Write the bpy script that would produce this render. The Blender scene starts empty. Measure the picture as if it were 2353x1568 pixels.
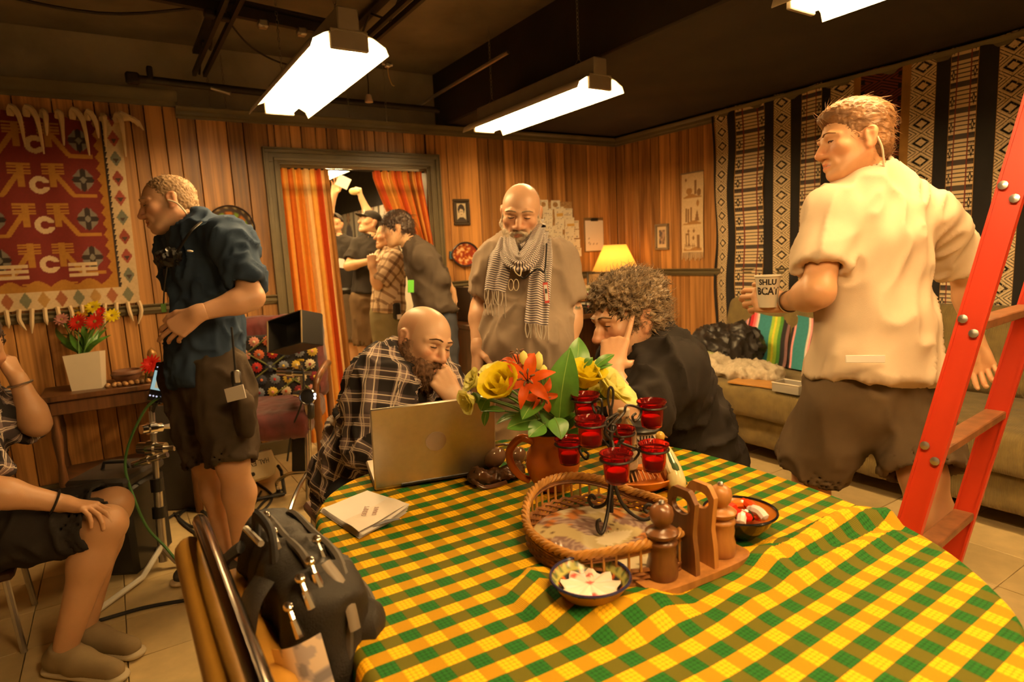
import bpy, bmesh, math, random
import numpy as np
from mathutils import Vector, Matrix
random.seed(7); RNG = np.random.default_rng(7)
SC = bpy.context.scene
COL = SC.collection
# ------------------------------------------------------------------ camera (fitted to the room's vanishing points)
FP, PCX, PCY, CZ = 1424.0, 1176.5, 784.0, 1.32
def U(v):
    v = np.array(v, float); return v / np.linalg.norm(v)
_X = U([2243, -315, FP]); _Y = U([-926, -157, FP]); _Y = U(_Y - _X * (_X @ _Y)); _U = -np.cross(_X, _Y)
if _U[1] > 0: _U = -_U
RC = np.stack([_X, _Y, _U], 1)                      # world -> camera (x right, y down, z forward)
CAMP = np.array([0, 0, CZ])
def ray(px, py): return RC.T @ np.array([(px - PCX) / FP, (py - PCY) / FP, 1.0])
def P3(px, py, d): return CAMP + ray(px, py) * d     # a point at camera depth d
def PZ(px, py, z):
    r = ray(px, py); return CAMP + r * ((z - CZ) / r[2])
def PY(px, py, y):
    r = ray(px, py); return CAMP + r * (y / r[1])
def PX(px, py, x):
    r = ray(px, py); return CAMP + r * (x / r[0])
def CD(x, y, z): return U(RC.T @ np.array([x, y, z], float))   # camera-frame direction -> world
FWD = RC.T @ np.array([0, 0, 1.0]); RGT = RC.T @ np.array([1.0, 0, 0]); DWN = RC.T @ np.array([0, 1.0, 0])
cd = bpy.data.cameras.new('camera'); cam = bpy.data.objects.new('camera', cd); COL.objects.link(cam)
cd.sensor_fit = 'HORIZONTAL'; cd.sensor_width = 36; cd.lens = FP / 2353 * 36; cd.clip_start = 0.02
M = Matrix.Identity(4)
for i in range(3):
    M[i][0] = RGT[i]; M[i][1] = -DWN[i]; M[i][2] = -FWD[i]; M[i][3] = CAMP[i]
cam.matrix_world = M; SC.camera = cam
cd.dof.use_dof = True; cd.dof.focus_distance = 1.7; cd.dof.aperture_fstop = 4.0
# ------------------------------------------------------------------ world, exposure, light levels
w = bpy.data.worlds.new('world'); SC.world = w; w.use_nodes = True
w.node_tree.nodes['Background'].inputs[0].default_value = (0.010, 0.006, 0.003, 1)
w.node_tree.nodes['Background'].inputs[1].default_value = 1.0
vs = SC.view_settings; vs.view_transform = 'Standard'; vs.look = 'None'; vs.gamma = 1; vs.use_curve_mapping = False
vs.exposure = 0.55
SC.cycles.max_bounces = 6; SC.cycles.diffuse_bounces = 3; SC.cycles.glossy_bounces = 3
SC.cycles.transmission_bounces = 6; SC.cycles.transparent_max_bounces = 6
SC.cycles.caustics_reflective = False; SC.cycles.caustics_refractive = False
SC.cycles.sample_clamp_indirect = 4; SC.cycles.use_denoising = True
TUBE_COL = (1.0, 0.635, 0.265); TUBE_W = 85.0           # emission of the fluorescent tubes
# ------------------------------------------------------------------ materials
MATS = {}
def mat(name, col=(.5, .5, .5), rough=.6, metal=0., var=.12, scale=9., bump=0., bscale=120., attr=False, emit=None, trans=0., ior=1.45, spec=.5, stretch=None, rand=0., sheen=0., col2=None):
    if name in MATS: return MATS[name]
    m = bpy.data.materials.new(name); m.use_nodes = True; nt = m.node_tree; N = nt.nodes; L = nt.links
    b = N['Principled BSDF']
    b.inputs['Roughness'].default_value = rough; b.inputs['Metallic'].default_value = metal
    b.inputs['Specular IOR Level'].default_value = spec; b.inputs['IOR'].default_value = ior
    b.inputs['Transmission Weight'].default_value = trans
    if sheen: b.inputs['Sheen Weight'].default_value = sheen
    tc = N.new('ShaderNodeTexCoord'); mp = N.new('ShaderNodeMapping'); L.new(tc.outputs['Object'], mp.inputs[0])
    if stretch: mp.inputs['Scale'].default_value = stretch
    nz = N.new('ShaderNodeTexNoise'); nz.inputs['Scale'].default_value = scale; nz.inputs['Detail'].default_value = 5
    L.new(mp.outputs[0], nz.inputs['Vector'])
    mx = N.new('ShaderNodeMix'); mx.data_type = 'RGBA'; mx.blend_type = 'MIX'
    mr = N.new('ShaderNodeMapRange'); mr.inputs[1].default_value = .3; mr.inputs[2].default_value = .7
    L.new(nz.outputs['Fac'], mr.inputs[0]); L.new(mr.outputs[0], mx.inputs[0])
    c = np.array(col); lo = c * (1 - var); hi = np.minimum(c * (1 + var), 1) if col2 is None else np.array(col2)
    mx.inputs[6].default_value = (*lo, 1); mx.inputs[7].default_value = (*hi, 1)
    out = mx.outputs[2]
    if attr:
        at = N.new('ShaderNodeAttribute'); at.attribute_name = 'Col'
        mm = N.new('ShaderNodeMix'); mm.data_type = 'RGBA'; mm.blend_type = 'MULTIPLY'; mm.inputs[0].default_value = 1
        mx.inputs[6].default_value = (1 - var,) * 3 + (1,); mx.inputs[7].default_value = (1 + var * .3,) * 3 + (1,)
        L.new(at.outputs['Color'], mm.inputs[6]); L.new(out, mm.inputs[7]); out = mm.outputs[2]
    if rand:
        oi = N.new('ShaderNodeObjectInfo'); r2 = N.new('ShaderNodeMapRange'); r2.inputs[3].default_value = 1 - rand; r2.inputs[4].default_value = 1 + rand * .6
        L.new(oi.outputs['Random'], r2.inputs[0])
        mm = N.new('ShaderNodeMix'); mm.data_type = 'RGBA'; mm.blend_type = 'MULTIPLY'; mm.inputs[0].default_value = 1
        L.new(out, mm.inputs[6]); L.new(r2.outputs[0], mm.inputs[7]); out = mm.outputs[2]
        ad = N.new('ShaderNodeVectorMath'); ad.operation = 'MULTIPLY_ADD'; ad.inputs[1].default_value = (7, 5, 3)
        L.new(oi.outputs['Random'], ad.inputs[0]); L.new(mp.outputs[0], ad.inputs[2]); L.new(ad.outputs[0], nz.inputs['Vector'])
    L.new(out, b.inputs['Base Color'])
    if bump:
        n2 = N.new('ShaderNodeTexNoise'); n2.inputs['Scale'].default_value = bscale; n2.inputs['Detail'].default_value = 3
        L.new(mp.outputs[0], n2.inputs['Vector'])
        bp = N.new('ShaderNodeBump'); bp.inputs['Strength'].default_value = bump; bp.inputs['Distance'].default_value = .004
        L.new(n2.outputs['Fac'], bp.inputs['Height']); L.new(bp.outputs[0], b.inputs['Normal'])
    if emit:
        b.inputs['Emission Color'].default_value = (*emit[0], 1); b.inputs['Emission Strength'].default_value = emit[1]
    MATS[name] = m; return m
def nodes(m): return m.node_tree.nodes, m.node_tree.links, m.node_tree.nodes['Principled BSDF']
# ------------------------------------------------------------------ geometry: every shape is (V, F); join them freely
def join(*gs):
    V = []; F = []; n = 0
    for g in gs:
        v, f = g; v = np.asarray(v, float); V.append(v)
        F += [tuple(int(i) + n for i in q) for q in f]; n += len(v)
    return np.concatenate(V), F
def xf(g, M=None, t=None, s=None):
    v = np.asarray(g[0], float)
    if s is not None: v = v * np.array(s)
    if M is not None: v = v @ np.asarray(M).T
    if t is not None: v = v + np.array(t)
    return v, g[1]
def rot(axis, deg):
    return np.array(Matrix.Rotation(math.radians(deg), 3, axis if isinstance(axis, str) else Vector(axis)))
def frame(x, z):
    """columns x, y, z from an x axis and an approximate z axis"""
    x = U(x); z = np.array(z, float); z = U(z - x * (x @ z)); return np.stack([x, np.cross(z, x), z], 1)
def box(c, s, b=0.0, M=None):
    h = np.array(s, float) / 2
    if b <= 0:
        v = np.array([[x, y, z] for x in (-1, 1) for y in (-1, 1) for z in (-1, 1)]) * h
        f = [(0, 1, 3, 2), (4, 6, 7, 5), (0, 4, 5, 1), (2, 3, 7, 6), (0, 2, 6, 4), (1, 5, 7, 3)]
    else:
        b = min(b, h.min() * .99); v = []; ix = {}
        for x in (-1, 1):
            for y in (-1, 1):
                for z in (-1, 1):
                    for k in range(3):
                        p = np.array([x, y, z]) * (h - b); p[k] = (x, y, z)[k] * h[k]
                        ix[(x, y, z, k)] = len(v); v.append(p)
        v = np.array(v); f = []
        for k in range(3):
            a, d = [i for i in range(3) if i != k]
            for s1 in (-1, 1):
                q = []
                for (p, r) in ((-1, -1), (1, -1), (1, 1), (-1, 1)):
                    t = [0, 0, 0]; t[k] = s1; t[a] = p; t[d] = r; q.append(ix[(*t, k)])
                f.append(q)
            for p in (-1, 1):
                for r in (-1, 1):
                    q = []
                    for (e, kk) in ((-1, a), (1, a), (1, d), (-1, d)):
                        t = [0, 0, 0]; t[k] = e; t[a] = p; t[d] = r; q.append(ix[(*t, kk)])
                    f.append(q)
        for x in (-1, 1):
            for y in (-1, 1):
                for z in (-1, 1): f.append([ix[(x, y, z, k)] for k in range(3)])
        g = []
        for q in f:
            n = np.cross(v[q[1]] - v[q[0]], v[q[2]] - v[q[0]])
            g.append(tuple(q) if n @ v[list(q)].mean(0) > 0 else tuple(q[::-1]))
        f = g
    if M is not None: v = v @ np.asarray(M).T
    return v + np.array(c), f
def bar(a, b, wx, wz, up=(0, 0, 1), bev=0):
    """a rectangular bar from a to b, wz thick along up"""
    a = np.array(a, float); b = np.array(b, float); d = b - a; L = np.linalg.norm(d)
    if abs(U(d) @ U(up)) > .98: up = (1, 0, 0)
    return box((a + b) / 2, (L, wx, wz), bev, frame(d, up))
def tube(pts, r, n=8, closed=False, cap=True, flat=None):
    P = np.array(pts, float); m = len(P); R = np.full(m, r, float) if np.isscalar(r) else np.array(r, float)
    T = np.zeros_like(P)
    if closed: T = np.roll(P, -1, 0) - np.roll(P, 1, 0)
    else: T[1:-1] = P[2:] - P[:-2]; T[0] = P[1] - P[0]; T[-1] = P[-1] - P[-2]
    T /= np.maximum(np.linalg.norm(T, axis=1, keepdims=True), 1e-9)
    ref = np.array([0, 0, 1.0]) if abs(T[0][2]) < .9 else np.array([1.0, 0, 0])
    V = []; u = U(np.cross(ref, T[0]))
    for i in range(m):
        u = u - T[i] * (u @ T[i]); u = u / max(np.linalg.norm(u), 1e-9); v = np.cross(T[i], u)
        for k in range(n):
            a = 2 * math.pi * k / n
            V.append(P[i] + R[i] * (u * math.cos(a) + v * math.sin(a) * (flat or 1)))
    F = []
    for i in range(m if closed else m - 1):
        j = (i + 1) % m
        for k in range(n):
            k2 = (k + 1) % n; F.append((i * n + k, i * n + k2, j * n + k2, j * n + k))
    if cap and not closed: F.append(tuple(range(n))[::-1]); F.append(tuple((m - 1) * n + k for k in range(n)))
    return np.array(V), F
def lathe(prof, n=24, c=(0, 0, 0), M=None, sx=1, sy=1):
    V = []; F = []
    for (r, z) in prof:
        for k in range(n):
            a = 2 * math.pi * k / n; V.append((r * math.cos(a) * sx, r * math.sin(a) * sy, z))
    m = len(prof)
    for i in range(m - 1):
        for k in range(n):
            k2 = (k + 1) % n; F.append((i * n + k, i * n + k2, (i + 1) * n + k2, (i + 1) * n + k))
    if prof[0][0] > 1e-6: F.append(tuple(range(n))[::-1])
    if prof[-1][0] > 1e-6: F.append(tuple((m - 1) * n + k for k in range(n)))
    V = np.array(V)
    if M is not None: V = V @ np.asarray(M).T
    return V + np.array(c), F
def cyl(a, b, r, n=16): return tube([a, b], r, n)
def ball(c, r, n=12, M=None):
    r = np.ones(3) * np.array(r)
    g = lathe([(max(math.sin(math.pi * i / n), 1e-7), -math.cos(math.pi * i / n)) for i in range(n + 1)], n * 2)
    return xf(g, M, None, None) if False else xf(xf(g, None, None, r), M, c)
def prism(poly, d, M=None, t=(0, 0, 0)):
    """2d outline (x,z) pushed d along y"""
    n = len(poly); V = [(x, -d / 2, z) for x, z in poly] + [(x, d / 2, z) for x, z in poly]
    F = [tuple(range(n)), tuple(range(n, 2 * n))[::-1]] + [(i, n + i, n + (i + 1) % n, (i + 1) % n) for i in range(n)]
    return xf((np.array(V), F), M, t)
def grid(nu, nv, fn, thick=None):
    u = np.linspace(0, 1, nu + 1); v = np.linspace(0, 1, nv + 1); A, B = np.meshgrid(u, v, indexing='ij')
    V = np.asarray(fn(A.ravel(), B.ravel())).reshape(-1, 3)
    i, j = np.meshgrid(np.arange(nu), np.arange(nv), indexing='ij'); a = (i * (nv + 1) + j).ravel()
    F = np.stack([a, a + nv + 1, a + nv + 2, a + 1], 1)
    return V, F
def catmull(pts, n=8, closed=False):
    P = np.array(pts, float); m = len(P); out = []
    for i in range(m if closed else m - 1):
        g = lambda k: P[k % m] if closed else P[min(max(k, 0), m - 1)]
        a, b, c, d = g(i - 1), g(i), g(i + 1), g(i + 2)
        for t in np.linspace(0, 1, n, endpoint=False):
            out.append(.5 * (2 * b + (c - a) * t + (2 * a - 5 * b + 4 * c - d) * t * t + (3 * b - a - 3 * c + d) * t ** 3))
    if not closed: out.append(P[-1])
    return np.array(out)
# ------------------------------------------------------------------ objects
def mesh(name, V, F, col=None, uv=None, sharp=40, smooth=True):
    V = np.asarray(V, np.float32); me = bpy.data.meshes.new(name)
    if isinstance(F, np.ndarray):
        nf, k = F.shape; loops = F.ravel().astype(np.int32); starts = np.arange(nf, dtype=np.int32) * k; tot = np.full(nf, k, np.int32)
    else:
        tot = np.array([len(f) for f in F], np.int32); starts = np.concatenate([[0], np.cumsum(tot)[:-1]]).astype(np.int32)
        loops = np.array([i for f in F for i in f], np.int32); nf = len(F)
    me.vertices.add(len(V)); me.vertices.foreach_set('co', V.ravel())
    me.loops.add(len(loops)); me.loops.foreach_set('vertex_index', loops)
    me.polygons.add(nf); me.polygons.foreach_set('loop_start', starts); me.polygons.foreach_set('loop_total', tot)
    me.update(calc_edges=True)
    me.polygons.foreach_set('use_smooth', np.full(nf, smooth))
    if col is not None:
        a = me.color_attributes.new('Col', 'FLOAT_COLOR', 'POINT'); c = np.ones((len(V), 4), np.float32); c[:, :3] = col
        a.data.foreach_set('color', c.ravel())
    if uv is not None:
        l = me.uv_layers.new(name='UVMap'); l.data.foreach_set('uv', np.asarray(uv, np.float32).ravel())
    me.validate()
    if smooth and sharp: me.set_sharp_from_angle(angle=math.radians(sharp))
    return me
def setp(o, **k):
    for a, b in k.items():
        if b: o[a] = b
    return o
class TH:
    """a thing: an Empty at loc (z rotation rz); parts are given in its own frame, or in world frame with W=True"""
    def __init__(s, name, label, cat, loc=(0, 0, 0), rz=0, group=None, kind=None):
        o = bpy.data.objects.new(name, None); COL.objects.link(o); o.empty_display_size = .05
        o.location = loc; o.rotation_euler = (0, 0, math.radians(rz)); s.o = o; s.loc = np.array(loc, float); s.rz = rz
        setp(o, label=label, category=cat, group=group, kind=kind)
    def part(s, name, g, m, parent=None, W=False, label=None, kind=None, **kw):
        V, F = g; V = np.asarray(V, float)
        if W: V = (V - s.loc) @ np.array(Matrix.Rotation(math.radians(s.rz), 3, 'Z'))
        o = bpy.data.objects.new(name, mesh(name, V, F, **kw)); COL.objects.link(o); o.parent = parent or s.o
        o.data.materials.append(m); setp(o, label=label, kind=kind); return o
def one(name, label, cat, g, m, loc=None, group=None, kind=None, **kw):
    """a thing that is one mesh; origin at loc"""
    V, F = g; V = np.asarray(V, float)
    if loc is None: loc = (V.min(0) + V.max(0)) / 2; loc[2] = V[:, 2].min()
    o = bpy.data.objects.new(name, mesh(name, V - np.array(loc), F, **kw)); COL.objects.link(o); o.location = loc
    o.data.materials.append(m); setp(o, label=label, category=cat, group=group, kind=kind); return o
def struct(name, g, m, parent=None, **kw):
    o = bpy.data.objects.new(name, mesh(name, g[0], g[1], **kw)); COL.objects.link(o); o.data.materials.append(m)
    if parent: o.parent = parent
    else: o['kind'] = 'structure'
    return o
def text_geo(s, size, M, t, depth=.0008, align='CENTER', bend=None, bold=0):
    c = bpy.data.curves.new('lettering', 'FONT'); c.body = s; c.size = size; c.align_x = align; c.align_y = 'CENTER'; c.extrude = depth / 2; c.resolution_u = 3; c.offset = bold * size
    o = bpy.data.objects.new('lettering', c); COL.objects.link(o)
    me = bpy.data.meshes.new_from_object(o.evaluated_get(bpy.context.evaluated_depsgraph_get()))
    V = np.array([v.co[:] for v in me.vertices]); F = [tuple(p.vertices) for p in me.polygons]
    bpy.data.objects.remove(o); bpy.data.meshes.remove(me)
    if bend: V = bend(V)
    return xf((V, F), M, t)
# ------------------------------------------------------------------ noise
def vn(P, seed=0):
    P = np.asarray(P, float) + seed * 17.31; I = np.floor(P).astype(np.int64); f = P - I; f = f * f * (3 - 2 * f)
    def h(x, y, z):
        n = (x * 374761393 + y * 668265263 + z * 2147483647 + seed * 1013) & 0xffffffff
        n = ((n ^ (n >> 13)) * 1274126177) & 0xffffffff; n = n ^ (n >> 16)
        return (n & 0xffff) / 65535.0
    x, y, z = I[:, 0], I[:, 1], I[:, 2]; r = 0
    for dx in (0, 1):
        for dy in (0, 1):
            for dz in (0, 1):
                wt = (f[:, 0] if dx else 1 - f[:, 0]) * (f[:, 1] if dy else 1 - f[:, 1]) * (f[:, 2] if dz else 1 - f[:, 2])
                r = r + wt * h(x + dx, y + dy, z + dz)
    return r
# ------------------------------------------------------------------ implicit surfaces for bodies, clothes and soft things
class SD:
    def __init__(s): s.p = []; s.planes = []
    def add(s, fn, lo, hi, k, op): s.p.append((fn, np.array(lo, float), np.array(hi, float), k, op)); return s
    def seg(s, a, b, ra, rb=None, k=.03, flat=None, cap=False, op=1, cap0=False):
        a = np.array(a, float); b = np.array(b, float); rb = ra if rb is None else rb; d = b - a; L2 = max(d @ d, 1e-9)
        L = math.sqrt(L2); ax = d / L
        fl = None
        if flat is not None: n = U(flat[0]); fl = (n, 1 / flat[1] - 1)
        def fn(P):
            q = P - a; t = np.clip(q @ d / L2, 0, 1); v = q - t[:, None] * d
            if fl is not None: v = v + (v @ fl[0])[:, None] * fl[0] * fl[1]
            r = np.linalg.norm(v, axis=1) - (ra + (rb - ra) * t)
            if cap: r = np.maximum(r, (P - b) @ ax)
            if cap0: r = np.maximum(r, -(P - a) @ ax)
            return r
        m = max(ra, rb); return s.add(fn, np.minimum(a, b) - m, np.maximum(a, b) + m, k, op)
    def ell(s, c, r, M=None, k=.03, op=1):
        c = np.array(c, float); r = np.array(r, float) * np.ones(3); Mi = np.eye(3) if M is None else np.asarray(M)
        def fn(P):
            q = (P - c) @ Mi; k0 = np.linalg.norm(q / r, axis=1); k1 = np.linalg.norm(q / (r * r), axis=1)
            return k0 * (k0 - 1) / np.maximum(k1, 1e-6)
        e = np.sqrt(((Mi * r) ** 2).sum(1)); return s.add(fn, c - e, c + e, k, op)
    def rbox(s, c, h, rad, M=None, k=.03, op=1):
        c = np.array(c, float); h = np.array(h, float) - rad; Mi = np.eye(3) if M is None else np.asarray(M)
        def fn(P):
            q = np.abs((P - c) @ Mi) - h
            return np.linalg.norm(np.maximum(q, 0), axis=1) + np.minimum(q.max(1), 0) - rad
        e = (np.abs(Mi) * (h + rad)).sum(1); return s.add(fn, c - e, c + e, k, op)
    def plane(s, p, n):
        """keep the side n points away from"""
        s.planes.append((np.array(p, float), U(n))); return s
    def build(s, vox, pad=None):
        lo = np.min([p[1] for p in s.p if p[4] > 0], 0) - .03 - vox * 2; hi = np.max([p[2] for p in s.p if p[4] > 0], 0) + .03 + vox * 2
        n = np.ceil((hi - lo) / vox).astype(int) + 1; F = np.full(n, 1.0, np.float32)
        ax = [lo[i] + vox * np.arange(n[i]) for i in range(3)]
        for fn, a, b, k, op in s.p:
            g = k + 3 * vox
            i0 = np.clip(np.floor((a - g - lo) / vox).astype(int), 0, n); i1 = np.clip(np.ceil((b + g - lo) / vox).astype(int) + 1, 0, n)
            if (i1 <= i0).any(): continue
            sl = tuple(slice(i0[i], i1[i]) for i in range(3))
            X = np.meshgrid(*[ax[i][sl[i]] for i in range(3)], indexing='ij'); P = np.stack([x.ravel() for x in X], 1)
            d = fn(P).reshape(X[0].shape); f = F[sl]
            if op > 0:
                h = np.clip(.5 + .5 * (f - d) / k, 0, 1); F[sl] = f + (d - f) * h - k * h * (1 - h)
            else:
                h = np.clip(.5 - .5 * (f + d) / k, 0, 1); F[sl] = f + (-d - f) * h + k * h * (1 - h)
        if s.planes:
            X = np.meshgrid(*ax, indexing='ij')
            for p, nn in s.planes: F = np.maximum(F, (X[0] - p[0]) * nn[0] + (X[1] - p[1]) * nn[1] + (X[2] - p[2]) * nn[2])
        F[[0, -1]] = np.maximum(F[[0, -1]], .01); F[:, [0, -1]] = np.maximum(F[:, [0, -1]], .01); F[:, :, [0, -1]] = np.maximum(F[:, :, [0, -1]], .01)
        return nets(F, lo, vox)
_C = np.array([[i, j, k] for i in (0, 1) for j in (0, 1) for k in (0, 1)])
_E = [(a, b) for a in range(8) for b in range(a + 1, 8) if abs(_C[a] - _C[b]).sum() == 1]
def nets(F, lo, vox):
    S = F < 0; nx, ny, nz = F.shape
    cnt = np.zeros((nx - 1, ny - 1, nz - 1), np.int8)
    for c in _C: cnt += S[c[0]:nx - 1 + c[0], c[1]:ny - 1 + c[1], c[2]:nz - 1 + c[2]]
    idx = np.argwhere((cnt > 0) & (cnt < 8))
    if not len(idx): return np.zeros((0, 3)), np.zeros((0, 4), int)
    g = np.stack([F[idx[:, 0] + c[0], idx[:, 1] + c[1], idx[:, 2] + c[2]] for c in _C], 1).astype(float)
    acc = np.zeros((len(idx), 3)); num = np.zeros(len(idx))
    for a, b in _E:
        m = (g[:, a] < 0) != (g[:, b] < 0); t = np.where(m, g[:, a] / np.where(m, g[:, a] - g[:, b], 1), 0)
        acc += np.where(m[:, None], _C[a] + t[:, None] * (_C[b] - _C[a]), 0); num += m
    V = lo + vox * (idx + acc / num[:, None])
    mp = np.full(cnt.shape, -1, np.int32); mp[tuple(idx.T)] = np.arange(len(idx)); Q = []
    for ax in range(3):
        sl0 = [slice(None)] * 3; sl1 = [slice(None)] * 3; sl0[ax] = slice(0, -1); sl1[ax] = slice(1, None)
        a = S[tuple(sl0)]; e = np.argwhere(a != S[tuple(sl1)]); b, c = (ax + 1) % 3, (ax + 2) % 3
        e = e[(e[:, b] > 0) & (e[:, c] > 0) & (e[:, b] < F.shape[b] - 1) & (e[:, c] < F.shape[c] - 1)]
        def at(db, dc):
            q = e.copy(); q[:, b] += db; q[:, c] += dc; return mp[tuple(q.T)]
        q = np.stack([at(-1, -1), at(0, -1), at(0, 0), at(-1, 0)], 1)
        fl = ~a[tuple(e.T)]; q[fl] = q[fl][:, ::-1]; Q.append(q)
    Q = np.concatenate(Q); return V, Q[(Q >= 0).all(1)]
def vnormals(V, F):
    F = np.asarray(F); n = np.cross(V[F[:, 2]] - V[F[:, 0]], V[F[:, 3]] - V[F[:, 1]]); N = np.zeros_like(V)
    for k in range(4): np.add.at(N, F[:, k], n)
    return N / np.maximum(np.linalg.norm(N, axis=1, keepdims=True), 1e-12)
def relax(V, F, it=1, w=.5):
    F = np.asarray(F)
    for _ in range(it):
        A = np.zeros_like(V); c = np.zeros(len(V))
        for k in range(4):
            np.add.at(A, F[:, k], V[F[:, (k + 1) % 4]]); np.add.at(A, F[:, (k + 1) % 4], V[F[:, k]])
            np.add.at(c, F[:, k], 1); np.add.at(c, F[:, (k + 1) % 4], 1)
        V = V * (1 - w) + w * A / np.maximum(c, 1)[:, None]
    return V
def folds(V, F, amp, sc, M=None, seed=0, sharp=1.0):
    """cloth folds: push the surface along its normal by ridged noise; sc = frequency per local axis"""
    Q = (V if M is None else V @ M) * np.array(sc); N = vnormals(V, F)
    Q = Q + .35 * np.stack([vn(Q * .8, seed + 9), vn(Q * .8, seed + 11), vn(Q * .8, seed + 13)], 1)
    a = vn(Q, seed); b = vn(Q * 2.3, seed + 5); r = 1 - np.abs(2 * a - 1); r2 = np.clip(1 - np.abs(2 * b - 1) * 1.25, 0, 1)
    h = np.maximum(r * .55 + r2 ** 2.2 * .55 - .42, -.30)
    return V + N * (amp * h)[:, None]
# ================================================================== SETTING
YB, XR = 4.46, 4.09
def wood_mat(name, lo, hi, rough=.42, rand=.35):
    if name in MATS: return MATS[name]
    m = mat(name, hi, rough, rand=rand); N, L, b = nodes(m)
    tc = N.new('ShaderNodeTexCoord'); oi = N.new('ShaderNodeObjectInfo')
    ad = N.new('ShaderNodeVectorMath'); ad.operation = 'MULTIPLY_ADD'; ad.inputs[1].default_value = (31, 17, 9)
    L.new(oi.outputs['Random'], ad.inputs[0]); L.new(tc.outputs['Object'], ad.inputs[2])
    out = []
    for sc, dist, det in (((9, 9, .55), 1.2, 3), ((70, 70, 1.6), .3, 4)):
        mp = N.new('ShaderNodeMapping'); mp.inputs['Scale'].default_value = sc; L.new(ad.outputs[0], mp.inputs[0])
        nz = N.new('ShaderNodeTexNoise'); nz.inputs['Scale'].default_value = 1; nz.inputs['Detail'].default_value = det; nz.inputs['Distortion'].default_value = dist
        L.new(mp.outputs[0], nz.inputs['Vector']); out.append(nz.outputs['Fac'])
    mm = N.new('ShaderNodeMath'); mm.operation = 'MULTIPLY_ADD'; mm.inputs[1].default_value = .45; L.new(out[1], mm.inputs[0])
    m3 = N.new('ShaderNodeMath'); m3.operation = 'MULTIPLY'; m3.inputs[1].default_value = .75; L.new(out[0], m3.inputs[0]); L.new(m3.outputs[0], mm.inputs[2])
    cr = N.new('ShaderNodeValToRGB'); e = cr.color_ramp.elements
    e[0].position = .40; e[0].color = (*lo, 1); e[1].position = .72; e[1].color = (*hi, 1)
    L.new(mm.outputs[0], cr.inputs[0])
    old = [l for l in L if l.to_socket == b.inputs['Base Color']][0].from_node
    L.new(cr.outputs[0], old.inputs[6])
    return m
M_PLANK = wood_mat('panel_wood', (.165, .064, .016), (.60, .285, .085))
M_BACK = mat('wall_backing', (.06, .03, .012), .8)
M_TRIM = mat('olive_trim_paint', (.105, .082, .04), .45, var=.15, scale=6, bump=.1)
M_CEIL = mat('ceiling_grey', (.17, .14, .105), .9, var=.3, scale=2.5)
M_BLACKC = mat('ceiling_black', (.022, .015, .009), .8, var=.3, scale=3)
M_PLASTER = mat('upper_plaster', (.40, .35, .27), .9, var=.35, scale=2.2, bump=.2, bscale=30)
M_DARK = mat('dark_steel', (.02, .016, .012), .5, .4)
M_CHROME = mat('chrome', (.75, .72, .68), .18, 1.0, var=.05)
M_STEEL = mat('brushed_steel', (.55, .52, .48), .35, 1.0, var=.1)
M_BLACK = mat('black_plastic', (.012, .011, .01), .4)
M_RUBBER = mat('black_rubber', (.015, .013, .012), .75)
# floor: slab and its vinyl tiles
M_TILE = mat('vinyl_tile', (.64, .48, .23), .32, var=.10, scale=14, rand=.16, bump=.05)
M_GROUT = mat('floor_slab', (.30, .22, .12), .7)
fl = struct('floor', box((1.2, 3.2, -.06), (9.4, 14.0, .1)), M_GROUT)
T = .305; cand = []
for i in range(-14, 20):
    for j in range(-12, 32):
        x, y = i * T + .05, j * T + .1
        q = RC @ (np.array([x, y, 0]) - CAMP)
        if not (-2.4 < x < 4.0) or not (-2 < y < 10): continue
        vis = q[2] > .5 and -60 < PCX + FP * q[0] / q[2] < 2420 and PCY + FP * q[1] / q[2] < 1640
        cand.append(((q[2] if vis else 100 + abs(y)), x, y))
cand.sort()
TILE_ME = []
for k in range(3):
    me = mesh('tile', *box((0, 0, -.005), (T - .003, T - .003, .01), .0015)); me.materials.append(M_TILE); TILE_ME.append(me)
rest = []
for n, (q, x, y) in enumerate(cand):
    if n < 290 and q < 100:
        o = bpy.data.objects.new('tile', TILE_ME[n % 3]); COL.objects.link(o); o.location = (x, y, random.uniform(-.0006, .0004)); o.rotation_euler = (0, 0, (n % 4) * math.pi / 2); o.parent = fl
    else: rest.append(box((x, y, -.005), (T - .003, T - .003, .01)))
ft = struct('tile_field', join(*rest), M_TILE, fl); ft['kind'] = 'stuff'
# walls: backing slab + individual planks
def planks(wall, run, z0, z1, place, holes=()):
    a, b = run; x = a; k = 0
    while x < b - .01:
        wd = random.choice([.075, .1, .1, .125, .15, .18]); x1 = min(x + wd, b)
        for (za, zb) in [(z0, z1)]:
            segs = [(za, zb)]
            for (h0, h1, hz) in holes:
                if x1 > h0 + .005 and x < h1 - .005:
                    if x < h0 - .02: x1 = h0
                    elif x1 > h1 + .02: x1 = h1
                    if x >= h0 - .01 and x1 <= h1 + .01: segs = [(hz, zb)]
            for s0, s1 in segs:
                if x1 - x < .012: continue
                g = place((x + x1) / 2, (s0 + s1) / 2, x1 - x - .004, s1 - s0, random.uniform(0, .002))
                c = (g[0].min(0) + g[0].max(0)) / 2
                o = struct('plank', (g[0] - c, g[1]), M_PLANK, wall); o.location = c
        x = x1
DX0, DX1, DZ = 1.04, 2.15, 2.0                       # doorway in the back wall
wb = struct('wall_back', join(box(((-2.7 + DX0) / 2, YB + .07, 1.15), (DX0 + 2.7, .1, 2.3)), box(((DX1 + 4.2) / 2, YB + .07, 1.15), (4.2 - DX1, .1, 2.3)),
                              box(((DX0 + DX1) / 2, YB + .07, 2.15), (DX1 - DX0 + .02, .1, .3))), M_BACK)
pl_b = lambda x, z, w_, h, d: box((x, YB + .01 - d, z), (w_, .02, h), .003)
planks(wb, (-2.6, .465), 0, 2.40, pl_b)
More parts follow.
